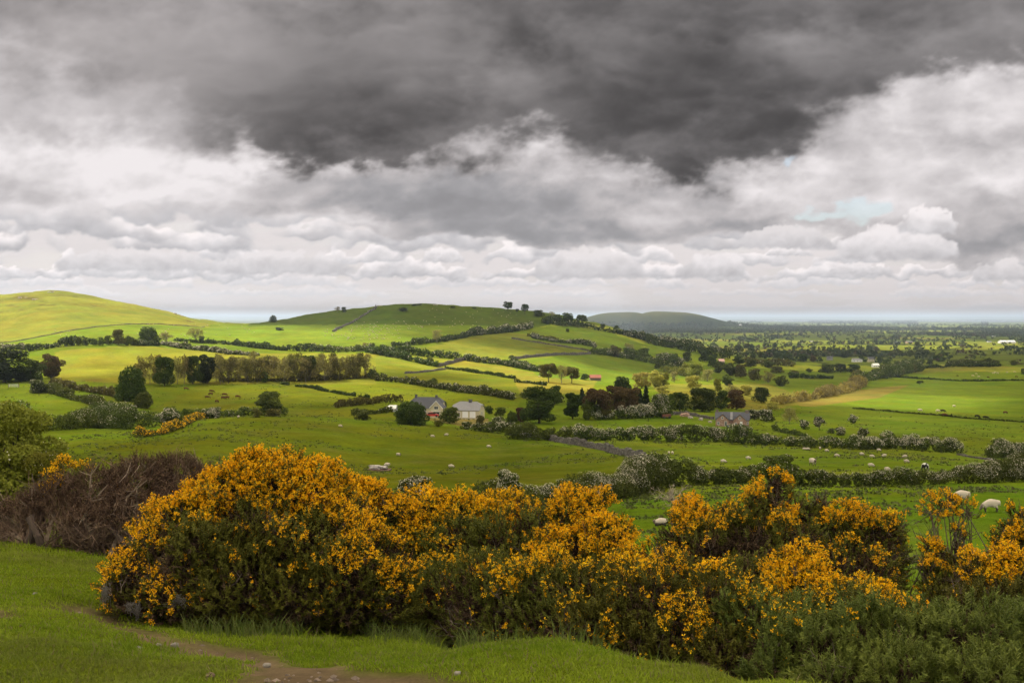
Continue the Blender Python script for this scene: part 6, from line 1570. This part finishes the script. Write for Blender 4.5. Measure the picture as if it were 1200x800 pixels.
def build_houses():
    mats(); f = 1/F_
    # --- cream garage house
    P = locate(547, 491, 330, 395); Y = P[1]; s = Y*f
    P[2] = float(row_to_z(490, Y)); 
    r = empty('garage_house', tuple(P), 'cream house with a pale slate half-hipped roof and two white garage doors', 'house', rz=math.radians(-14)); r.scale = (.93, .93, .90)
    W = 39*s; hw = 10.5*s; hr = 20.5*s
    rf = half_hip_house(r, -W/2, W/2-1, 0, 7.5, hw, hr, MT['cream'], MT['slate_lt'], 1.9)
    g = Geo(); g.box(-.2, .9, 3.2, 4.2, hr-.8, hr+.9); g.build('chimney', MT['slate'], rf)
    opening(r, 'garage_door', -.6, 0, .3, 2.1, 2.3, pane='white'); opening(r, 'garage_door', 2.2, 0, .3, 2.1, 2.3, pane='white')
    opening(r, 'door', -2.9, 0, .3, .9, 2.0, pane='wood'); opening(r, 'window', W/2-1, 3.7, 1.2, 1.0, 1.2, 'x')
    # --- cream farmhouse
    P = locate(500, 489, 345, 400); Y = P[1]; s = Y*f; P[2] = float(row_to_z(488, Y))
    r = empty('farmhouse', tuple(P), 'cream farmhouse with dark slate roofs and a white-framed gable, behind the domed evergreen', 'house', rz=math.radians(-10)); r.scale = (.93, .93, .90)
    rf = half_hip_house(r, -7.0, 5.2, .8, 8.5, 3.2, 7.0, MT['cream'], MT['slate'], 1.6)
    g = Geo(); g.box(-5.6, -4.8, 4.2, 5.0, 6.2, 8.0); g.box(2.2, 3.0, 4.2, 5.0, 6.5, 7.9); g.build('chimney', MT['slate'], rf)
    # wing with gable to the front
    g = Geo(); prism(g, [(1.6, -1.2), (6.2, -1.2), (6.2, 3.6), (3.9, 6.0), (1.6, 3.6)], -1.2, 2.0); w = g.build('gable_wing', MT['cream'], r)
    g = Geo(); roof_slab(g, (1.2, -1.5, 3.3), (3.9, -1.5, 6.1), (3.9, 3.5, 6.1), (1.2, 3.5, 3.3), .16); roof_slab(g, (3.9, -1.5, 6.1), (6.6, -1.5, 3.3), (6.6, 3.5, 3.3), (3.9, 3.5, 6.1), .16); g.build('wing_roof', MT['slate'], r)
    g = Geo(); g.tube([(1.3, -1.56, 3.3), (3.9, -1.56, 6.1)], .10, 4); g.tube([(3.9, -1.56, 6.1), (6.5, -1.56, 3.3)], .10, 4); g.build('barge_board', MT['white'], r)
    opening(r, 'window', 3.9, -1.2, 2.9, 1.6, 1.2); opening(r, 'window', 3.9, -1.2, .5, 2.6, 1.5); opening(r, 'window', -1.0, .8, 1.0, 1.2, 1.2)
    g = Geo(); g.box(2.2, 5.6, -1.9, -1.3, 2.25, 2.4); g.build('balcony_rail', MT['white'], r)
    # --- white-roofed shed
    P = locate(457, 482, 345, 400); P[2] = float(row_to_z(483, P[1]))
    r = empty('shed', tuple(P), 'low shed with a bright white roof left of the farmhouse', 'shed', rz=math.radians(-15))
    g = Geo(); g.box(-1.9, 1.9, 0, 3, -.8, 1.2); g.build('wall', MT['white'], r)
    g = Geo(); roof_slab(g, (-2.6, -.4, 1.2), (2.8, -.4, 1.3), (2.0, 1.6, 2.5), (-.8, 1.6, 2.4), .12); roof_slab(g, (-.8, 1.6, 2.4), (2.0, 1.6, 2.5), (2.8, 3.4, 1.3), (-2.6, 3.4, 1.2), .12); g.build('roof', MT['white'], r)
    # --- red car
    P = locate(506, 492, 325, 350); P[2] = float(row_to_z(487.5, 338)); P = np.array([float(u_of(506.5, 487))*338, 338., gz(float(u_of(506.5, 487))*338, 338)])
    zz = float(row_to_z(488.4, 338)); P[2] = max(P[2], zz)
    r = empty('parked_car', tuple(P), 'red car parked in front of the cream farmhouse', 'car', rz=math.radians(8))
    g = Geo(); prism(g, [(-2.0, .35), (2.0, .35), (2.02, .75), (1.2, .95), (-1.9, .95), (-2.05, .8)], -.82, .82); g.build('body', MT['red'], r)
    g = Geo(); prism(g, [(-1.5, .95), (.95, .95), (.35, 1.42), (-1.1, 1.42)], -.72, .72); g.build('cabin', MT['glass'], r)
    g = Geo(); prism(g, [(-1.12, 1.42), (.37, 1.42), (.25, 1.48), (-1.0, 1.48)], -.70, .70); g.build('roof', MT['red'], r)
    for x in (-1.25, 1.25):
        for y in (-.82, .82):
            g = Geo(); g.tube([(x, y-.1, .32), (x, y-.09, .32), (x, y+.09, .32), (x, y+.1, .32)], [.01, .32, .32, .01], 12); g.build('wheel', MT['black'], r)
    # yard paving under the car
    # --- stone house
    P = locate(858, 500, 330, 390); Y = P[1]; s = Y*f; P[2] = float(row_to_z(499.5, Y))
    r = empty('stone_house', tuple(P), 'rubble stone house with slate roof and two front gables beside the ruined yard', 'house', rz=math.radians(-12)); r.scale = (.86, .86, .74)
    g = Geo(); g.box(-5.6, 6.0, 1.4, 7.2, -1, 2.7); 
    prism(g, [(-5.9, -1), (-1.1, -1), (-1.1, 2.6), (-3.5, 5.0), (-5.9, 2.6)], 0, 3.2); prism(g, [(.4, -1), (5.0, -1), (5.0, 2.6), (2.7, 4.9), (.4, 2.6)], .15, 3.2)
    M = [(x, 1.4+5.8*t, 2.7 + 2.7*(1-abs(2*t-1))) for x in (6.0,) for t in (0, .5, 1)]
    V = np.array([(5.7, 1.4, 2.7), (5.7, 7.2, 2.7), (5.7, 4.3, 5.5), (6.0, 1.4, 2.7), (6.0, 7.2, 2.7), (6.0, 4.3, 5.5)]); g.add(V, [(0, 1, 2), (4, 3, 5)]); g.add(V, [(0, 3, 4, 1), (1, 4, 5, 2), (2, 5, 3, 0)])
    V = V - [11.6, 0, 0]; g.add(V, [(0, 1, 2), (4, 3, 5)]); g.add(V, [(0, 3, 4, 1), (1, 4, 5, 2), (2, 5, 3, 0)])
    g.build('wall', MT['stone'], r)
    g = Geo()
    roof_slab(g, (-6.2, 1.1, 2.5), (6.3, 1.1, 2.5), (6.3, 4.3, 5.6), (-6.2, 4.3, 5.6), .15); roof_slab(g, (-6.2, 4.3, 5.6), (6.3, 4.3, 5.6), (6.3, 7.5, 2.5), (-6.2, 7.5, 2.5), .15)
    for xa, xb, ya in ((-6.2, -.8, -.3), (.1, 5.3, -.15)):
        xm = (xa+xb)/2; zt = 5.15 if xa < -5 else 5.05
        roof_slab(g, (xa, ya, 2.4), (xm, ya, zt), (xm, 3.9, zt), (xa, 1.6, 2.4), .14); roof_slab(g, (xm, ya, zt), (xb, ya, 2.4), (xb, 1.6, 2.4), (xm, 3.9, zt), .14)
    rf = g.build('roof', MT['slate'], r)
    g = Geo(); g.box(-5.9, -5.0, 3.9, 4.7, 5.2, 6.5); g.build('chimney', MT['brick'], rf)
    g = Geo(); g.box(4.6, 5.8, 3.8, 4.8, 5.3, 6.6); g.build('chimney', MT['brick'], rf)
    g = Geo(); roof_slab(g, (-.7, 1.0, 2.76), (.15, 1.0, 2.76), (.15, 4.0, 5.66), (-.7, 4.0, 5.66), .05); o = g.build('pale_roof_strip', MT['slate_lt'], rf)
    for (x, z, w, h, k) in [(-3.5, 3.0, .7, 1.1, 'window'), (-4.9, .6, .8, 1.3, 'window'), (-2.3, .2, .9, 1.9, 'window'), (2.7, 2.9, .8, 1.0, 'window'), (3.2, .1, .9, 2.0, 'door'), (1.3, .5, .9, 1.1, 'window')]:
        opening(r, k, x, 0 if x < 0 else .15, z, w, h, pane='white' if k == 'door' else 'glass')
    opening(r, 'window', 5.5, 1.4, .8, .6, 1.1)
    # yard bits
    P = locate(856, 500, 300, 352)
    def lump(name, px, py, sx, sy, sz, mat, label, cat, ymin=300, ymax=380, seed=0, rot=0.3):
        P = locate(px, py, ymin, ymax); g = Geo(); nu, nv = 12, 8; V = []
        for b in range(nv+1):
            for a in range(nu):
                th, ph = a*2*PI/nu, b*PI/nv; d = np.array([math.sin(ph)*math.cos(th), math.sin(ph)*math.sin(th), math.cos(ph)])
                q = 1+.35*float(vnoise(d[0]*2+seed*3, d[1]*2, d[2]*2)); sg = np.sign(d)*np.abs(d)**.7; V.append(sg*np.array([sx, sy, sz])*q)
        F = [(b*nu+a, b*nu+(a+1) % nu, (b+1)*nu+(a+1) % nu, (b+1)*nu+a) for b in range(nv) for a in range(nu)]
        g.add(V, F[::-1]); o = g.build(name, mat); o.location = P + [0, 0, sz*.35]; o.rotation_euler.z = rot; tag(o, label, cat); return o
    lump('water_butt', 853.5, 500.5, .35, .35, .5, MT['blue'], 'blue barrel against the front of the stone house', 'barrel', ymin=320)
    lump('boulder', 868, 503, .9, .6, .7, MT['greystone'], 'pale boulder on the grass in front of the stone house', 'boulder')
    lump('boulder', 821, 492, .7, .5, .6, MT['rock'], 'white boulder left of the stone house by the ruined wall', 'boulder', seed=3)
    lump('rubble_heap', 803, 488, 1.7, 1.0, .9, MT['stone'], 'heap of pinkish rubble at the ruined yard wall', 'rubble heap', seed=5, ymax=400)
    lump('rubble_heap', 809, 490, .8, .6, .5, MT['greystone'], 'small grey heap of stones in front of the pinkish rubble', 'rubble heap', seed=6, ymax=400)
    lump('stone', 832, 495, .6, .5, .4, MT['rock'], 'small white stone at the left corner of the stone house', 'stone', seed=8)
    # tractor / trailer in the corner of the field
    P = locate(781, 490, 330, 400); r = empty('trailer', tuple(P), 'rusty dark farm trailer at the left end of the ruined yard', 'trailer')
    g = Geo(); g.box(-1.5, 1.5, -.8, .8, .5, 1.4); g.build('body', MT['bale'], r)
    for x in (-.9, .9):
        g = Geo(); g.tube([(x, -1.0, .4), (x, -.99, .4), (x, -.8, .4), (x, -.79, .4)], [.01, .42, .42, .01], 12); g.build('wheel', MT['black'], r)
    # --- barn with red roof
    P = locate(698, 446, 480, 700); Y = P[1]; s = Y*f; P[2] = float(row_to_z(446, Y))
    r = empty('barn', tuple(P), 'small barn with a rusty red roof above the brown wood', 'barn', rz=math.radians(4))
    g = Geo(); g.box(-6.2*s, 6.2*s, 0, 4.5, -1, 3.4*s); g.build('wall', MT['brick'], r)
    g = Geo(); roof_slab(g, (-6.8*s, -.4, 3.1*s), (6.8*s, -.4, 3.1*s), (6.8*s, 2.2, 6.6*s), (-6.8*s, 2.2, 6.6*s)); roof_slab(g, (-6.8*s, 2.2, 6.6*s), (6.8*s, 2.2, 6.6*s), (6.8*s, 4.9, 3.1*s), (-6.8*s, 4.9, 3.1*s)); g.build('roof', MT['redroof'], r)
    # --- simple distant buildings, each with its roof, windows and door
    def far_house(name, px, py, wpx, hpx, wall, roof, label, cat, ymin, ymax=None, rz=0., dep=7, win=3):
        P = locate(px, py, ymin, ymax); Y = P[1]; s = Y*f; w = wpx*s/2; h = hpx*s
        r = empty(name, tuple(P), label, cat, rz=rz)
        hw = h*.58; g = Geo(); g.box(-w, w, 0, dep, -1.5, hw)
        for x, q in ((-w, 1), (w-.3, 1)):
            V = np.array([(x, 0, hw), (x, dep, hw), (x, dep/2, h-.1), (x+.3, 0, hw), (x+.3, dep, hw), (x+.3, dep/2, h-.1)]); g.add(V, [(0, 1, 2), (4, 3, 5)]); g.add(V, [(0, 3, 4, 1), (1, 4, 5, 2), (2, 5, 3, 0)])
        g.build('wall', wall, r)
        g = Geo(); roof_slab(g, (-w-.3, -.3, hw-.1), (w+.3, -.3, hw-.1), (w+.3, dep/2, h), (-w-.3, dep/2, h)); roof_slab(g, (-w-.3, dep/2, h), (w+.3, dep/2, h), (w+.3, dep+.3, hw-.1), (-w-.3, dep+.3, hw-.1)); g.build('roof', roof, r)
        for i in range(win): opening(r, 'window', -w*.7 + i*1.4*w/max(1, win-1), 0, hw*.35, min(1.2, w*.35), hw*.4)
        return r
    far_house('cottage', 846, 426, 6, 5, MT['pink'], MT['pink'], 'tiny pink house among trees at the end of the ridge', 'house', 850, 1150)
    far_house('cottage', 705.5, 473, 5, 8.5, MT['white'], MT['slate_lt'], 'white house corner glimpsed through the brown wood', 'house', 380, 420, dep=4, win=1)
    far_house('farm_building', 1005, 424, 11, 4.0, MT['white'], MT['slate_lt'], 'long low white farm building left in the farm group', 'farm building', 1150)
    far_house('farmhouse', 1022, 424, 8, 5.5, MT['cream'], MT['slate'], 'cream farmhouse in the middle of the farm group', 'house', 1150)
    far_house('farmhouse', 1027, 430.5, 7, 4.5, MT['white'], MT['white'], 'white farmhouse in front of the farm group', 'house', 1050)
    far_house('farmhouse', 973, 422, 6, 4.5, MT['slate_lt'], MT['slate'], 'grey-roofed farmhouse left of the farm group', 'house', 1150)
    far_house('farm_shed', 1182, 402.3, 17, 3.4, MT['white'], MT['white'], 'large white farm shed far out on the right of the plain', 'farm shed', 2200, dep=24, win=0)
    far_house('farm_shed', 1066, 402, 7, 2.2, MT['pink'], MT['slate_lt'], 'small pinkish shed on the plain left of the large white one', 'farm shed', 2200, dep=10, win=0)
    far_house('farm_shed', 1052, 402, 7, 2.0, MT['slate_lt'], MT['slate'], 'grey shed beside the small pinkish one on the plain', 'farm shed', 2200, dep=10, win=0)
    far_house('far_house', 940, 401.5, 5, 2, MT['white'], MT['white'], 'white house far out on the plain, left one', 'house', 2200, dep=10, win=0)
    far_house('far_house', 951, 401, 4, 1.8, MT['white'], MT['slate_lt'], 'white house far out on the plain, second from the left', 'house', 2200, dep=10, win=0)
    far_house('far_house', 1160, 401, 4, 1.8, MT['white'], MT['slate'], 'small white house left of the large white farm shed', 'house', 2200, dep=10, win=0)
    far_house('far_house', 867, 381.5, 5, 1.6, MT['white'], MT['white'], 'pale farmstead at the foot of the distant blue hill', 'house', 5000, dep=18, win=0)
    far_house('far_house', 1166, 394.5, 4, 1.2, MT['white'], MT['slate_lt'], 'tiny pale house behind the large white shed', 'house', 3000, dep=12, win=0)
    # --- gate by the left edge
    P = locate(16, 454, 380, 520); r = empty('field_gate', tuple(P), 'pale field gate under the big dark left tree', 'gate')
    for x in (-2.2, 2.2):
        g = Geo(); g.box(x-.12, x+.12, -.12, .12, -.3, 1.7); g.build('post', MT['wood'], r)
    g = Geo()
    for z in (.35, .7, 1.05, 1.35): g.box(-2.05, 2.05, -.04, .04, z, z+.09)
    g.box(-2.05, -1.97, -.06, .06, .3, 1.45); g.box(1.97, 2.05, -.06, .06, .3, 1.45); g.build('bars', MT['white'], r)
    # --- rock outcrop in the field
    P = locate(443, 551.5, 120, 260); sc = P[1]*f
    r = empty('rock_outcrop', tuple(P), 'pale limestone outcrop with an eroded earth hollow in the sheep field', 'rock outcrop'); r.scale = (.85, .85, .80)
    g = Geo()
    rr = random.Random(4)
    def rock(G, cx, cy, cz, sx, sy, sz, sd):
        nu, nv = 14, 9; V = []
        for b in range(nv+1):
            for a in range(nu):
                th, ph = a*2*PI/nu, b*PI/nv; d = np.array([math.sin(ph)*math.cos(th), math.sin(ph)*math.sin(th), math.cos(ph)])
                q = 1+.4*float(vnoise(d[0]*1.9+sd*3, d[1]*1.9, d[2]*1.9)) + .15*float(vnoise(d[0]*5+sd*3, d[1]*5, d[2]*5)); V.append(np.sign(d)*np.abs(d)**.75*[sx, sy, sz]*q + [cx, cy, cz])
        G.add(V, [(b*nu+a, (b+1)*nu+a, (b+1)*nu+(a+1) % nu, b*nu+(a+1) % nu) for b in range(nv) for a in range(nu)])
    rock(g, -.5, .3, .65, 1.15, .8, .42, 1); rock(g, .9, .2, .72, .8, .6, .28, 3); rock(g, .2, .3, .55, .5, .5, .35, 7); g.build('rock', MT['rock'], r)
    g = Geo(); rock(g, .4, -.1, .05, 1.9, .9, .42, 9); rock(g, -.8, -.2, .1, 1.0, .7, .35, 12); g.build('earth', MT['peat'], r)
    # crest stones on the hills
    for i, (px, py, w, lab) in enumerate([(445,358.5,5,'rocks at the top end of the hill wall'), (510,357.8,6,'flat rocks on the summit of the central hill'), (58,342.3,9,'low rocky crown of the yellow hill'), (205,367.5,4,'small rocks on the right shoulder of the yellow hill'), (212,370,3,'lone rock near the end of the yellow hill skyline'), (27,349,9,'brown rock patch near the top left of the yellow hill'),(42,351,6,'smaller brown rock patch right of the first')]):
        P = locate(px, py, 950, 1330); sc = P[1]*f; g = Geo()
        for q in range(7): rock(g, rr.uniform(-.5, .5)*w*sc, rr.uniform(-2, 2), .0, w*sc*.14, 1.5, .55, q+i*9)
        o = g.build('hill_rocks', MT['greystone']); o.location = P; tag(o, lab, 'rocks')

# ------------------------------------------------------------------ animals
def skin_animal(name, verts, edges, rad, colf, sub=2):
    me = bpy.data.meshes.new(name); me.from_pydata([Vector(v) for v in verts], edges, [])
    o = bpy.data.objects.new(name, me); COL.objects.link(o)
    m = o.modifiers.new('skin', 'SKIN'); m.use_smooth_shade = True
    for i, r in enumerate(rad): me.skin_vertices[0].data[i].radius = (r, r) if not isinstance(r, tuple) else r
    me.skin_vertices[0].data[0].use_root = True
    s = o.modifiers.new('sub', 'SUBSURF'); s.levels = sub; s.render_levels = sub
    dg = bpy.context.evaluated_depsgraph_get(); dg.update()
    m2 = bpy.data.meshes.new_from_object(o.evaluated_get(dg)); bpy.data.objects.remove(o)
    n = len(m2.vertices); co = np.empty(n*3, np.float32); m2.vertices.foreach_get('co', co); co = co.reshape(-1, 3)
    co, c = colf(co.astype(float))
    m2.vertices.foreach_set('co', co.astype(np.float32).ravel())
    a = m2.attributes.new('col', 'FLOAT_COLOR', 'POINT'); cc = np.ones((n, 4), np.float32); cc[:, :3] = c; a.data.foreach_set('color', cc.ravel())
    m2.materials.clear(); m2.materials.append(M_FLEECE); m2.name = name
    for p in m2.polygons: p.use_smooth = True
    m2.update()
    return m2
def sheep_mesh(pose):
    hz, hx = {'graze': (-.02, .0), 'stand': (.52, -.08), 'lie': (.30, -.1)}[pose]
    V = [(-.34, 0, .66), (-.08, 0, .65), (.16, 0, .65), (.34, 0, .66), (.50, 0, .64 if pose != 'graze' else .50), (.62+hx, 0, .42 if pose == 'graze' else .76), (.72+hx*.5, 0, .15 if pose == 'graze' else .70), (-.50, 0, .66)]
    R = [(.27, .28), (.29, .31), (.28, .31), (.25, .27), .15, .10, .055, (.20, .22)]; Ed = [(0, 1), (1, 2), (2, 3), (3, 4), (4, 5), (5, 6), (0, 7)]
    leg = 1 if pose != 'lie' else .25
    for sx, sy in ((0, .13), (0, -.13), (3, .12), (3, -.12)):
        x = V[sx][0]; b = len(V); kx = -.08 if sx == 0 else .02
        V += [(x, sy, .46), (x+kx, sy*1.05, .24), (x+(-.03 if sx == 0 else 0)+.02*np.sign(sy), sy*1.05, .02)]; R += [.085, .036, .030]; Ed += [(sx, b), (b, b+1), (b+1, b+2)]
    for sy in (1, -1):
        b = len(V); h = V[5]; V += [(h[0]-.03, sy*.15, h[2]+.04)]; R += [.026]; Ed += [(5, b)]
    V += [(-.62, 0, .46)]; R += [.05]; Ed += [(7, len(V)-1)]
    def col(co):
        body = smooth(.36, .44, co[:, 2]) * (co[:, 0] < .52)
        n = fbm(co[:, 0]*14, co[:, 1]*14, co[:, 2]*14, s=5, o=2)
        d = unit(co - [0, 0, .66]); co = co + d*(n*.022*body)[:, None]
        if pose == 'lie': co[:, 2] -= .30*(co[:, 2] > .30) + (co[:, 2] <= .30)*co[:, 2]*.9
        fleece = np.array([.47, .40, .32])*(1+.10*n[:, None]); face = np.array([.15, .115, .095])
        face_w = smooth(.52, .60, co[:, 0])[:, None] if pose != 'lie' else smooth(.46, .55, co[:, 0])[:, None]
        leg_w = smooth(.36, .28, co[:, 2])[:, None]*(co[:, 0] < .5)[:, None]
        c = fleece*(1-face_w) + face*face_w; c = c*(1-leg_w) + np.array([.07, .055, .048])*leg_w
        return co, c
    return skin_animal('sheep', V, Ed, R, col)
def cow_mesh(kind):
    graze = kind != 'stand'
    V = [(-.78, 0, 1.06), (-.3, 0, 1.02), (.25, 0, 1.0), (.72, 0, 1.05), (1.08, 0, .95 if graze else 1.25), (1.35, 0, .50 if graze else 1.45), (1.50, 0, .16 if graze else 1.28), (-1.02, 0, 1.12)]
    R = [(.34, .38), (.37, .44), (.38, .46), (.31, .42), .23, .16, .10, (.24, .26)]; Ed = [(0, 1), (1, 2), (2, 3), (3, 4), (4, 5), (5, 6), (0, 7)]
    for sx, sy in ((0, .24), (0, -.24), (3, .22), (3, -.22)):
        x = V[sx][0]; b = len(V); kx = -.10 if sx == 0 else .03
        V += [(x, sy, .72), (x+kx, sy, .40), (x+.02*np.sign(sy), sy, .03)]; R += [.14, .065, .055]; Ed += [(sx, b), (b, b+1), (b+1, b+2)]
    b = len(V); V += [(-1.24, 0, 1.02), (-1.27, 0, .60)]; R += [.04, .03]; Ed += [(7, b), (b, b+1)]
    for sy in (1, -1): V += [(V[5][0]-.06, sy*.26, V[5][2]+.08)]; R += [.04]; Ed += [(5, len(V)-1)]
    base = {'brown': (.085, .035, .020), 'black': (.018, .016, .016), 'cream': (.58, .50, .38), 'pied': (.02, .02, .02), 'stand': (.60, .56, .50)}[kind]
    def col(co):
        c = np.broadcast_to(np.array(base), co.shape).copy()
        if kind == 'pied':
            q = vnoise(co[:, 0]*1.7, co[:, 1]*2, co[:, 2]*1.7, s=8) > .0; c[q] = (.6, .58, .55)
        return co, c*(1+.1*fbm(co[:, 0]*5, co[:, 1]*5, co[:, 2]*5, s=3, o=2))[:, None]
    return skin_animal('cow', V, Ed, R, col)
def build_animals():
    global M_FLEECE
    M_FLEECE = foliage_mat('fleece', 0, .95, .06, .1)
    S = {p: sheep_mesh(p) for p in ('graze', 'stand', 'lie')}
    C = {k: cow_mesh(k) for k in ('brown', 'black', 'cream', 'pied', 'stand')}
    def put(me, name, px, py, label, cat, rz, ymin=0, ymax=None, sc=1.0, group=None):
        P = locate(px, py, ymin, ymax); o = bpy.data.objects.new(name, me); COL.objects.link(o)
        o.location = P + [0, 0, -.02*sc]; o.rotation_euler = (0, 0, rz); o.scale = (sc, sc, sc); tag(o, label, cat, group); return o
    pi = PI
    put(S['graze'], 'sheep', 1126, 590, 'large pale sheep grazing left of its companion behind the thin gorse', 'sheep', pi, ymin=60, sc=1.12)
    put(S['graze'], 'sheep', 1161, 600, 'large pale sheep grazing at the right, nearest to the right edge', 'sheep', pi*.97, ymin=55, sc=1.03)
    put(S['lie'], 'sheep', 774, 616, 'pale sheep half hidden behind the gorse top beside the dead thorn', 'sheep', pi*1.1, ymin=50, ymax=80, sc=.85)
    for px, py, p, r, lab in [(399,501,'graze',0,'white sheep highest on the left of the near field'),(507,513,'graze',.2,'white sheep left of the pair near the hedge below the houses'),(523,511,'graze',pi,'white sheep right of the pair near the hedge below the houses'),
            (573,525,'graze',.3,'white sheep grazing below the left end of the stone wall'),(467,535,'stand',-.6,'white sheep above and right of the limestone outcrop'),(529,549,'graze',.1,'big white sheep in the middle of the near field'),
            (440,550,'stand',pi,'sheep standing in front of the limestone outcrop'),(453.5,547,'graze',pi,'brownish sheep right beside the limestone outcrop'),(279.5,490,'stand',1.3,'lone white sheep on the far left crest by the blossoming thorn'),
            (784,533,'graze',1.4,'left sheep of the close pair by the right end of the stone wall'),(788,533,'graze',1.7,'right sheep of the close pair by the right end of the stone wall'),(748,505,'graze',0,'white sheep peeping above the blossom-dusted hawthorn hedge')]:
        put(S[p], 'sheep', px, py, lab, 'sheep', r, ymin=100, sc=.85)
    L = [(848,543,0),(943,528,0),(947,528,.4),(961,527,1.5),(969,530,.3),(981,536,.1),(1010,534,.2),(1022,537,.1),(1030,529,0),(1036,536,pi),(1060,537,pi),(1062.5,543,.2),(1021,548,0),(1040,553,.3),(877,539,.2)]
    labs = ['pinkish sheep alone at the left of the middle sheep pasture','white sheep, left of the close pair at the pasture top','white sheep, right of the close pair at the pasture top','upright white sheep in the top row under the hawthorn hedge','white sheep, right end of the first group in the top row',
            'sheep right below the top row, above the tall ram','white sheep below the billowing hawthorn hedge','brownish sheep beside the white one below the billowing hedge','sheep tight under the billowing hawthorn hedge','white sheep right under the billowing hedge',
            'upper sheep of the two left of the black and white cow','lower white sheep of the two left of the black and white cow','sheep low in the middle pasture, half way between ram and pied cow','pale sheep lowest in the pasture, close to the low green hedge','small sheep near the broad round bushy thorn tree']
    for (px, py, r), lab in zip(L, labs): put(S['graze'], 'sheep', px, py, lab, 'sheep', r, ymin=120, sc=.78)
    put(S['stand'], 'sheep', 952.3, 546, 'tall white ram facing the camera in the middle sheep pasture', 'sheep', -pi/2+.25, ymin=120, sc=1.35)
    put(C['pied'], 'cow', 1084, 552, 'black and white cow in the middle sheep pasture', 'cow', .9, ymin=120, sc=.85)
    for px, py, k, r, lab in [(218,457,'brown',0,'dark red cow furthest left below the dark grove trees'),(243,467,'brown',.3,'dark red cow left of the main herd'),(247,463,'brown',2.8,'dark red cow just above the left one of the herd'),(263,464,'brown',.2,'dark red cow at the top of the herd'),
            (266,467.5,'brown',pi,'dark red cow in the heart of the herd'),(262,468,'brown',.5,'dark red cow lying low in the herd'),(278.5,466.5,'brown',0,'dark red cow right of the herd'),(254,472,'brown',1.2,'dark red calf-like cow lowest in the herd'),(248,460,'brown',.0,'dark red cow uppermost under the grove'),
            (1118,477,'cream','.','cream cow above the right pasture cattle')]:
        put(C[k], 'cow', px, py, lab, 'cow', r if not isinstance(r, str) else .4, ymin=330, sc=.9)
    for px, py, k, lab in [(1078,482,'cream','cream cow, leftmost in the wide right pasture'),(1099,483,'cream','cream cow left of the black one'),(1105,483,'black','black cow beside the cream one'),(1107,488,'brown','brown cow just below the black one'),
            (1145,489.5,'black','black cow, left of the dark pair at the lower field hedge'),(1155,491,'black','black cow, right of the dark pair at the lower field hedge'),(1178,485,'brown','brown cow alone at the right of the wide pasture')]:
        put(C[k], 'cow', px, py, lab, 'cow', rng.uniform(-.5, .5), ymin=330, sc=1.0)
    for px, py, k in [(1122,441,'brown'),(1140,441,'cream'),(1144,439,'cream'),(1147,442,'cream'),(1158,443,'brown'),(1164,438,'cream'),(1166,437,'cream'),(1169,438,'cream'),(1180,437,'cream'),(1189,436.5,'cream'),(1191,442.5,'brown')]:
        put(C[k], 'cow', px, py, 'tiny cow in the distant herd above the upper field hedge', 'cow', rng.uniform(-.6, .6), ymin=700, group='distant herd in the right pasture')
    for i, (px, py, lab) in enumerate([(632,442,'white sheep in the yellow strip left of the three thin roadside trees'), (1155,443,'')][:1]): put(S['graze'], 'sheep', px, py, lab, 'sheep', 0, ymin=400)
    # flocks too small to tell apart
    def flock(n, box, label, group, ymin):
        k = 0
        while k < n:
            px, py = rng.uniform(box[0], box[2]), rng.uniform(box[1], box[3])
            P = locate(px, py, ymin)
            if P[1] > 1500 or abs(project(*P)[1] - py) > 2: k += .2; continue
            o = bpy.data.objects.new('sheep', S['graze']); COL.objects.link(o); o.location = P; o.rotation_euler = (0, 0, rng.uniform(0, 6.28)); o.scale = (.95,)*3
            tag(o, label, 'sheep', group); k += 1
    flock(70, (380, 386, 470, 399), 'white speck of a sheep in the flock scattered over the bright green strip', 'flock on the bright green strip', 800)
    flock(60, (410, 376, 500, 388), 'white speck of a sheep in the flock scattered over the bright green strip', 'flock on the bright green strip', 800)
    flock(45, (500, 361, 610, 384), 'white speck of a sheep scattered high on the shaded central hill', 'flock high on the central hill', 950)
    flock(34, (160, 379, 300, 397), 'white speck of a sheep in the flock under the yellow hill', 'flock under the yellow hill', 760)
    flock(5, (60, 388, 130, 398), 'white speck of a sheep in the flock under the yellow hill', 'flock under the yellow hill', 760)
import time; T0=time.time(); TK=[]
def tick(s): TK.append((s, round(time.time()-T0,1)))
HAZE = 8e-5; EXPO = 0.93; SKYAMB = 1.2
build_world(); build_camera_sun(); build_sky(); tick('sky')
build_terrain(); tick('terrain'); build_lakes(); build_shade_cloud(); build_haze(); tick('shade_cloud')
build_hedges(); tick('hedges'); build_walls(); tick('walls'); build_trees(); tick('trees'); build_far_woods(); tick('far')
build_rough_grass(); build_houses(); build_animals(); tick('things')
build_gorse(); tick('gorse'); build_near_grass(); tick('grass')
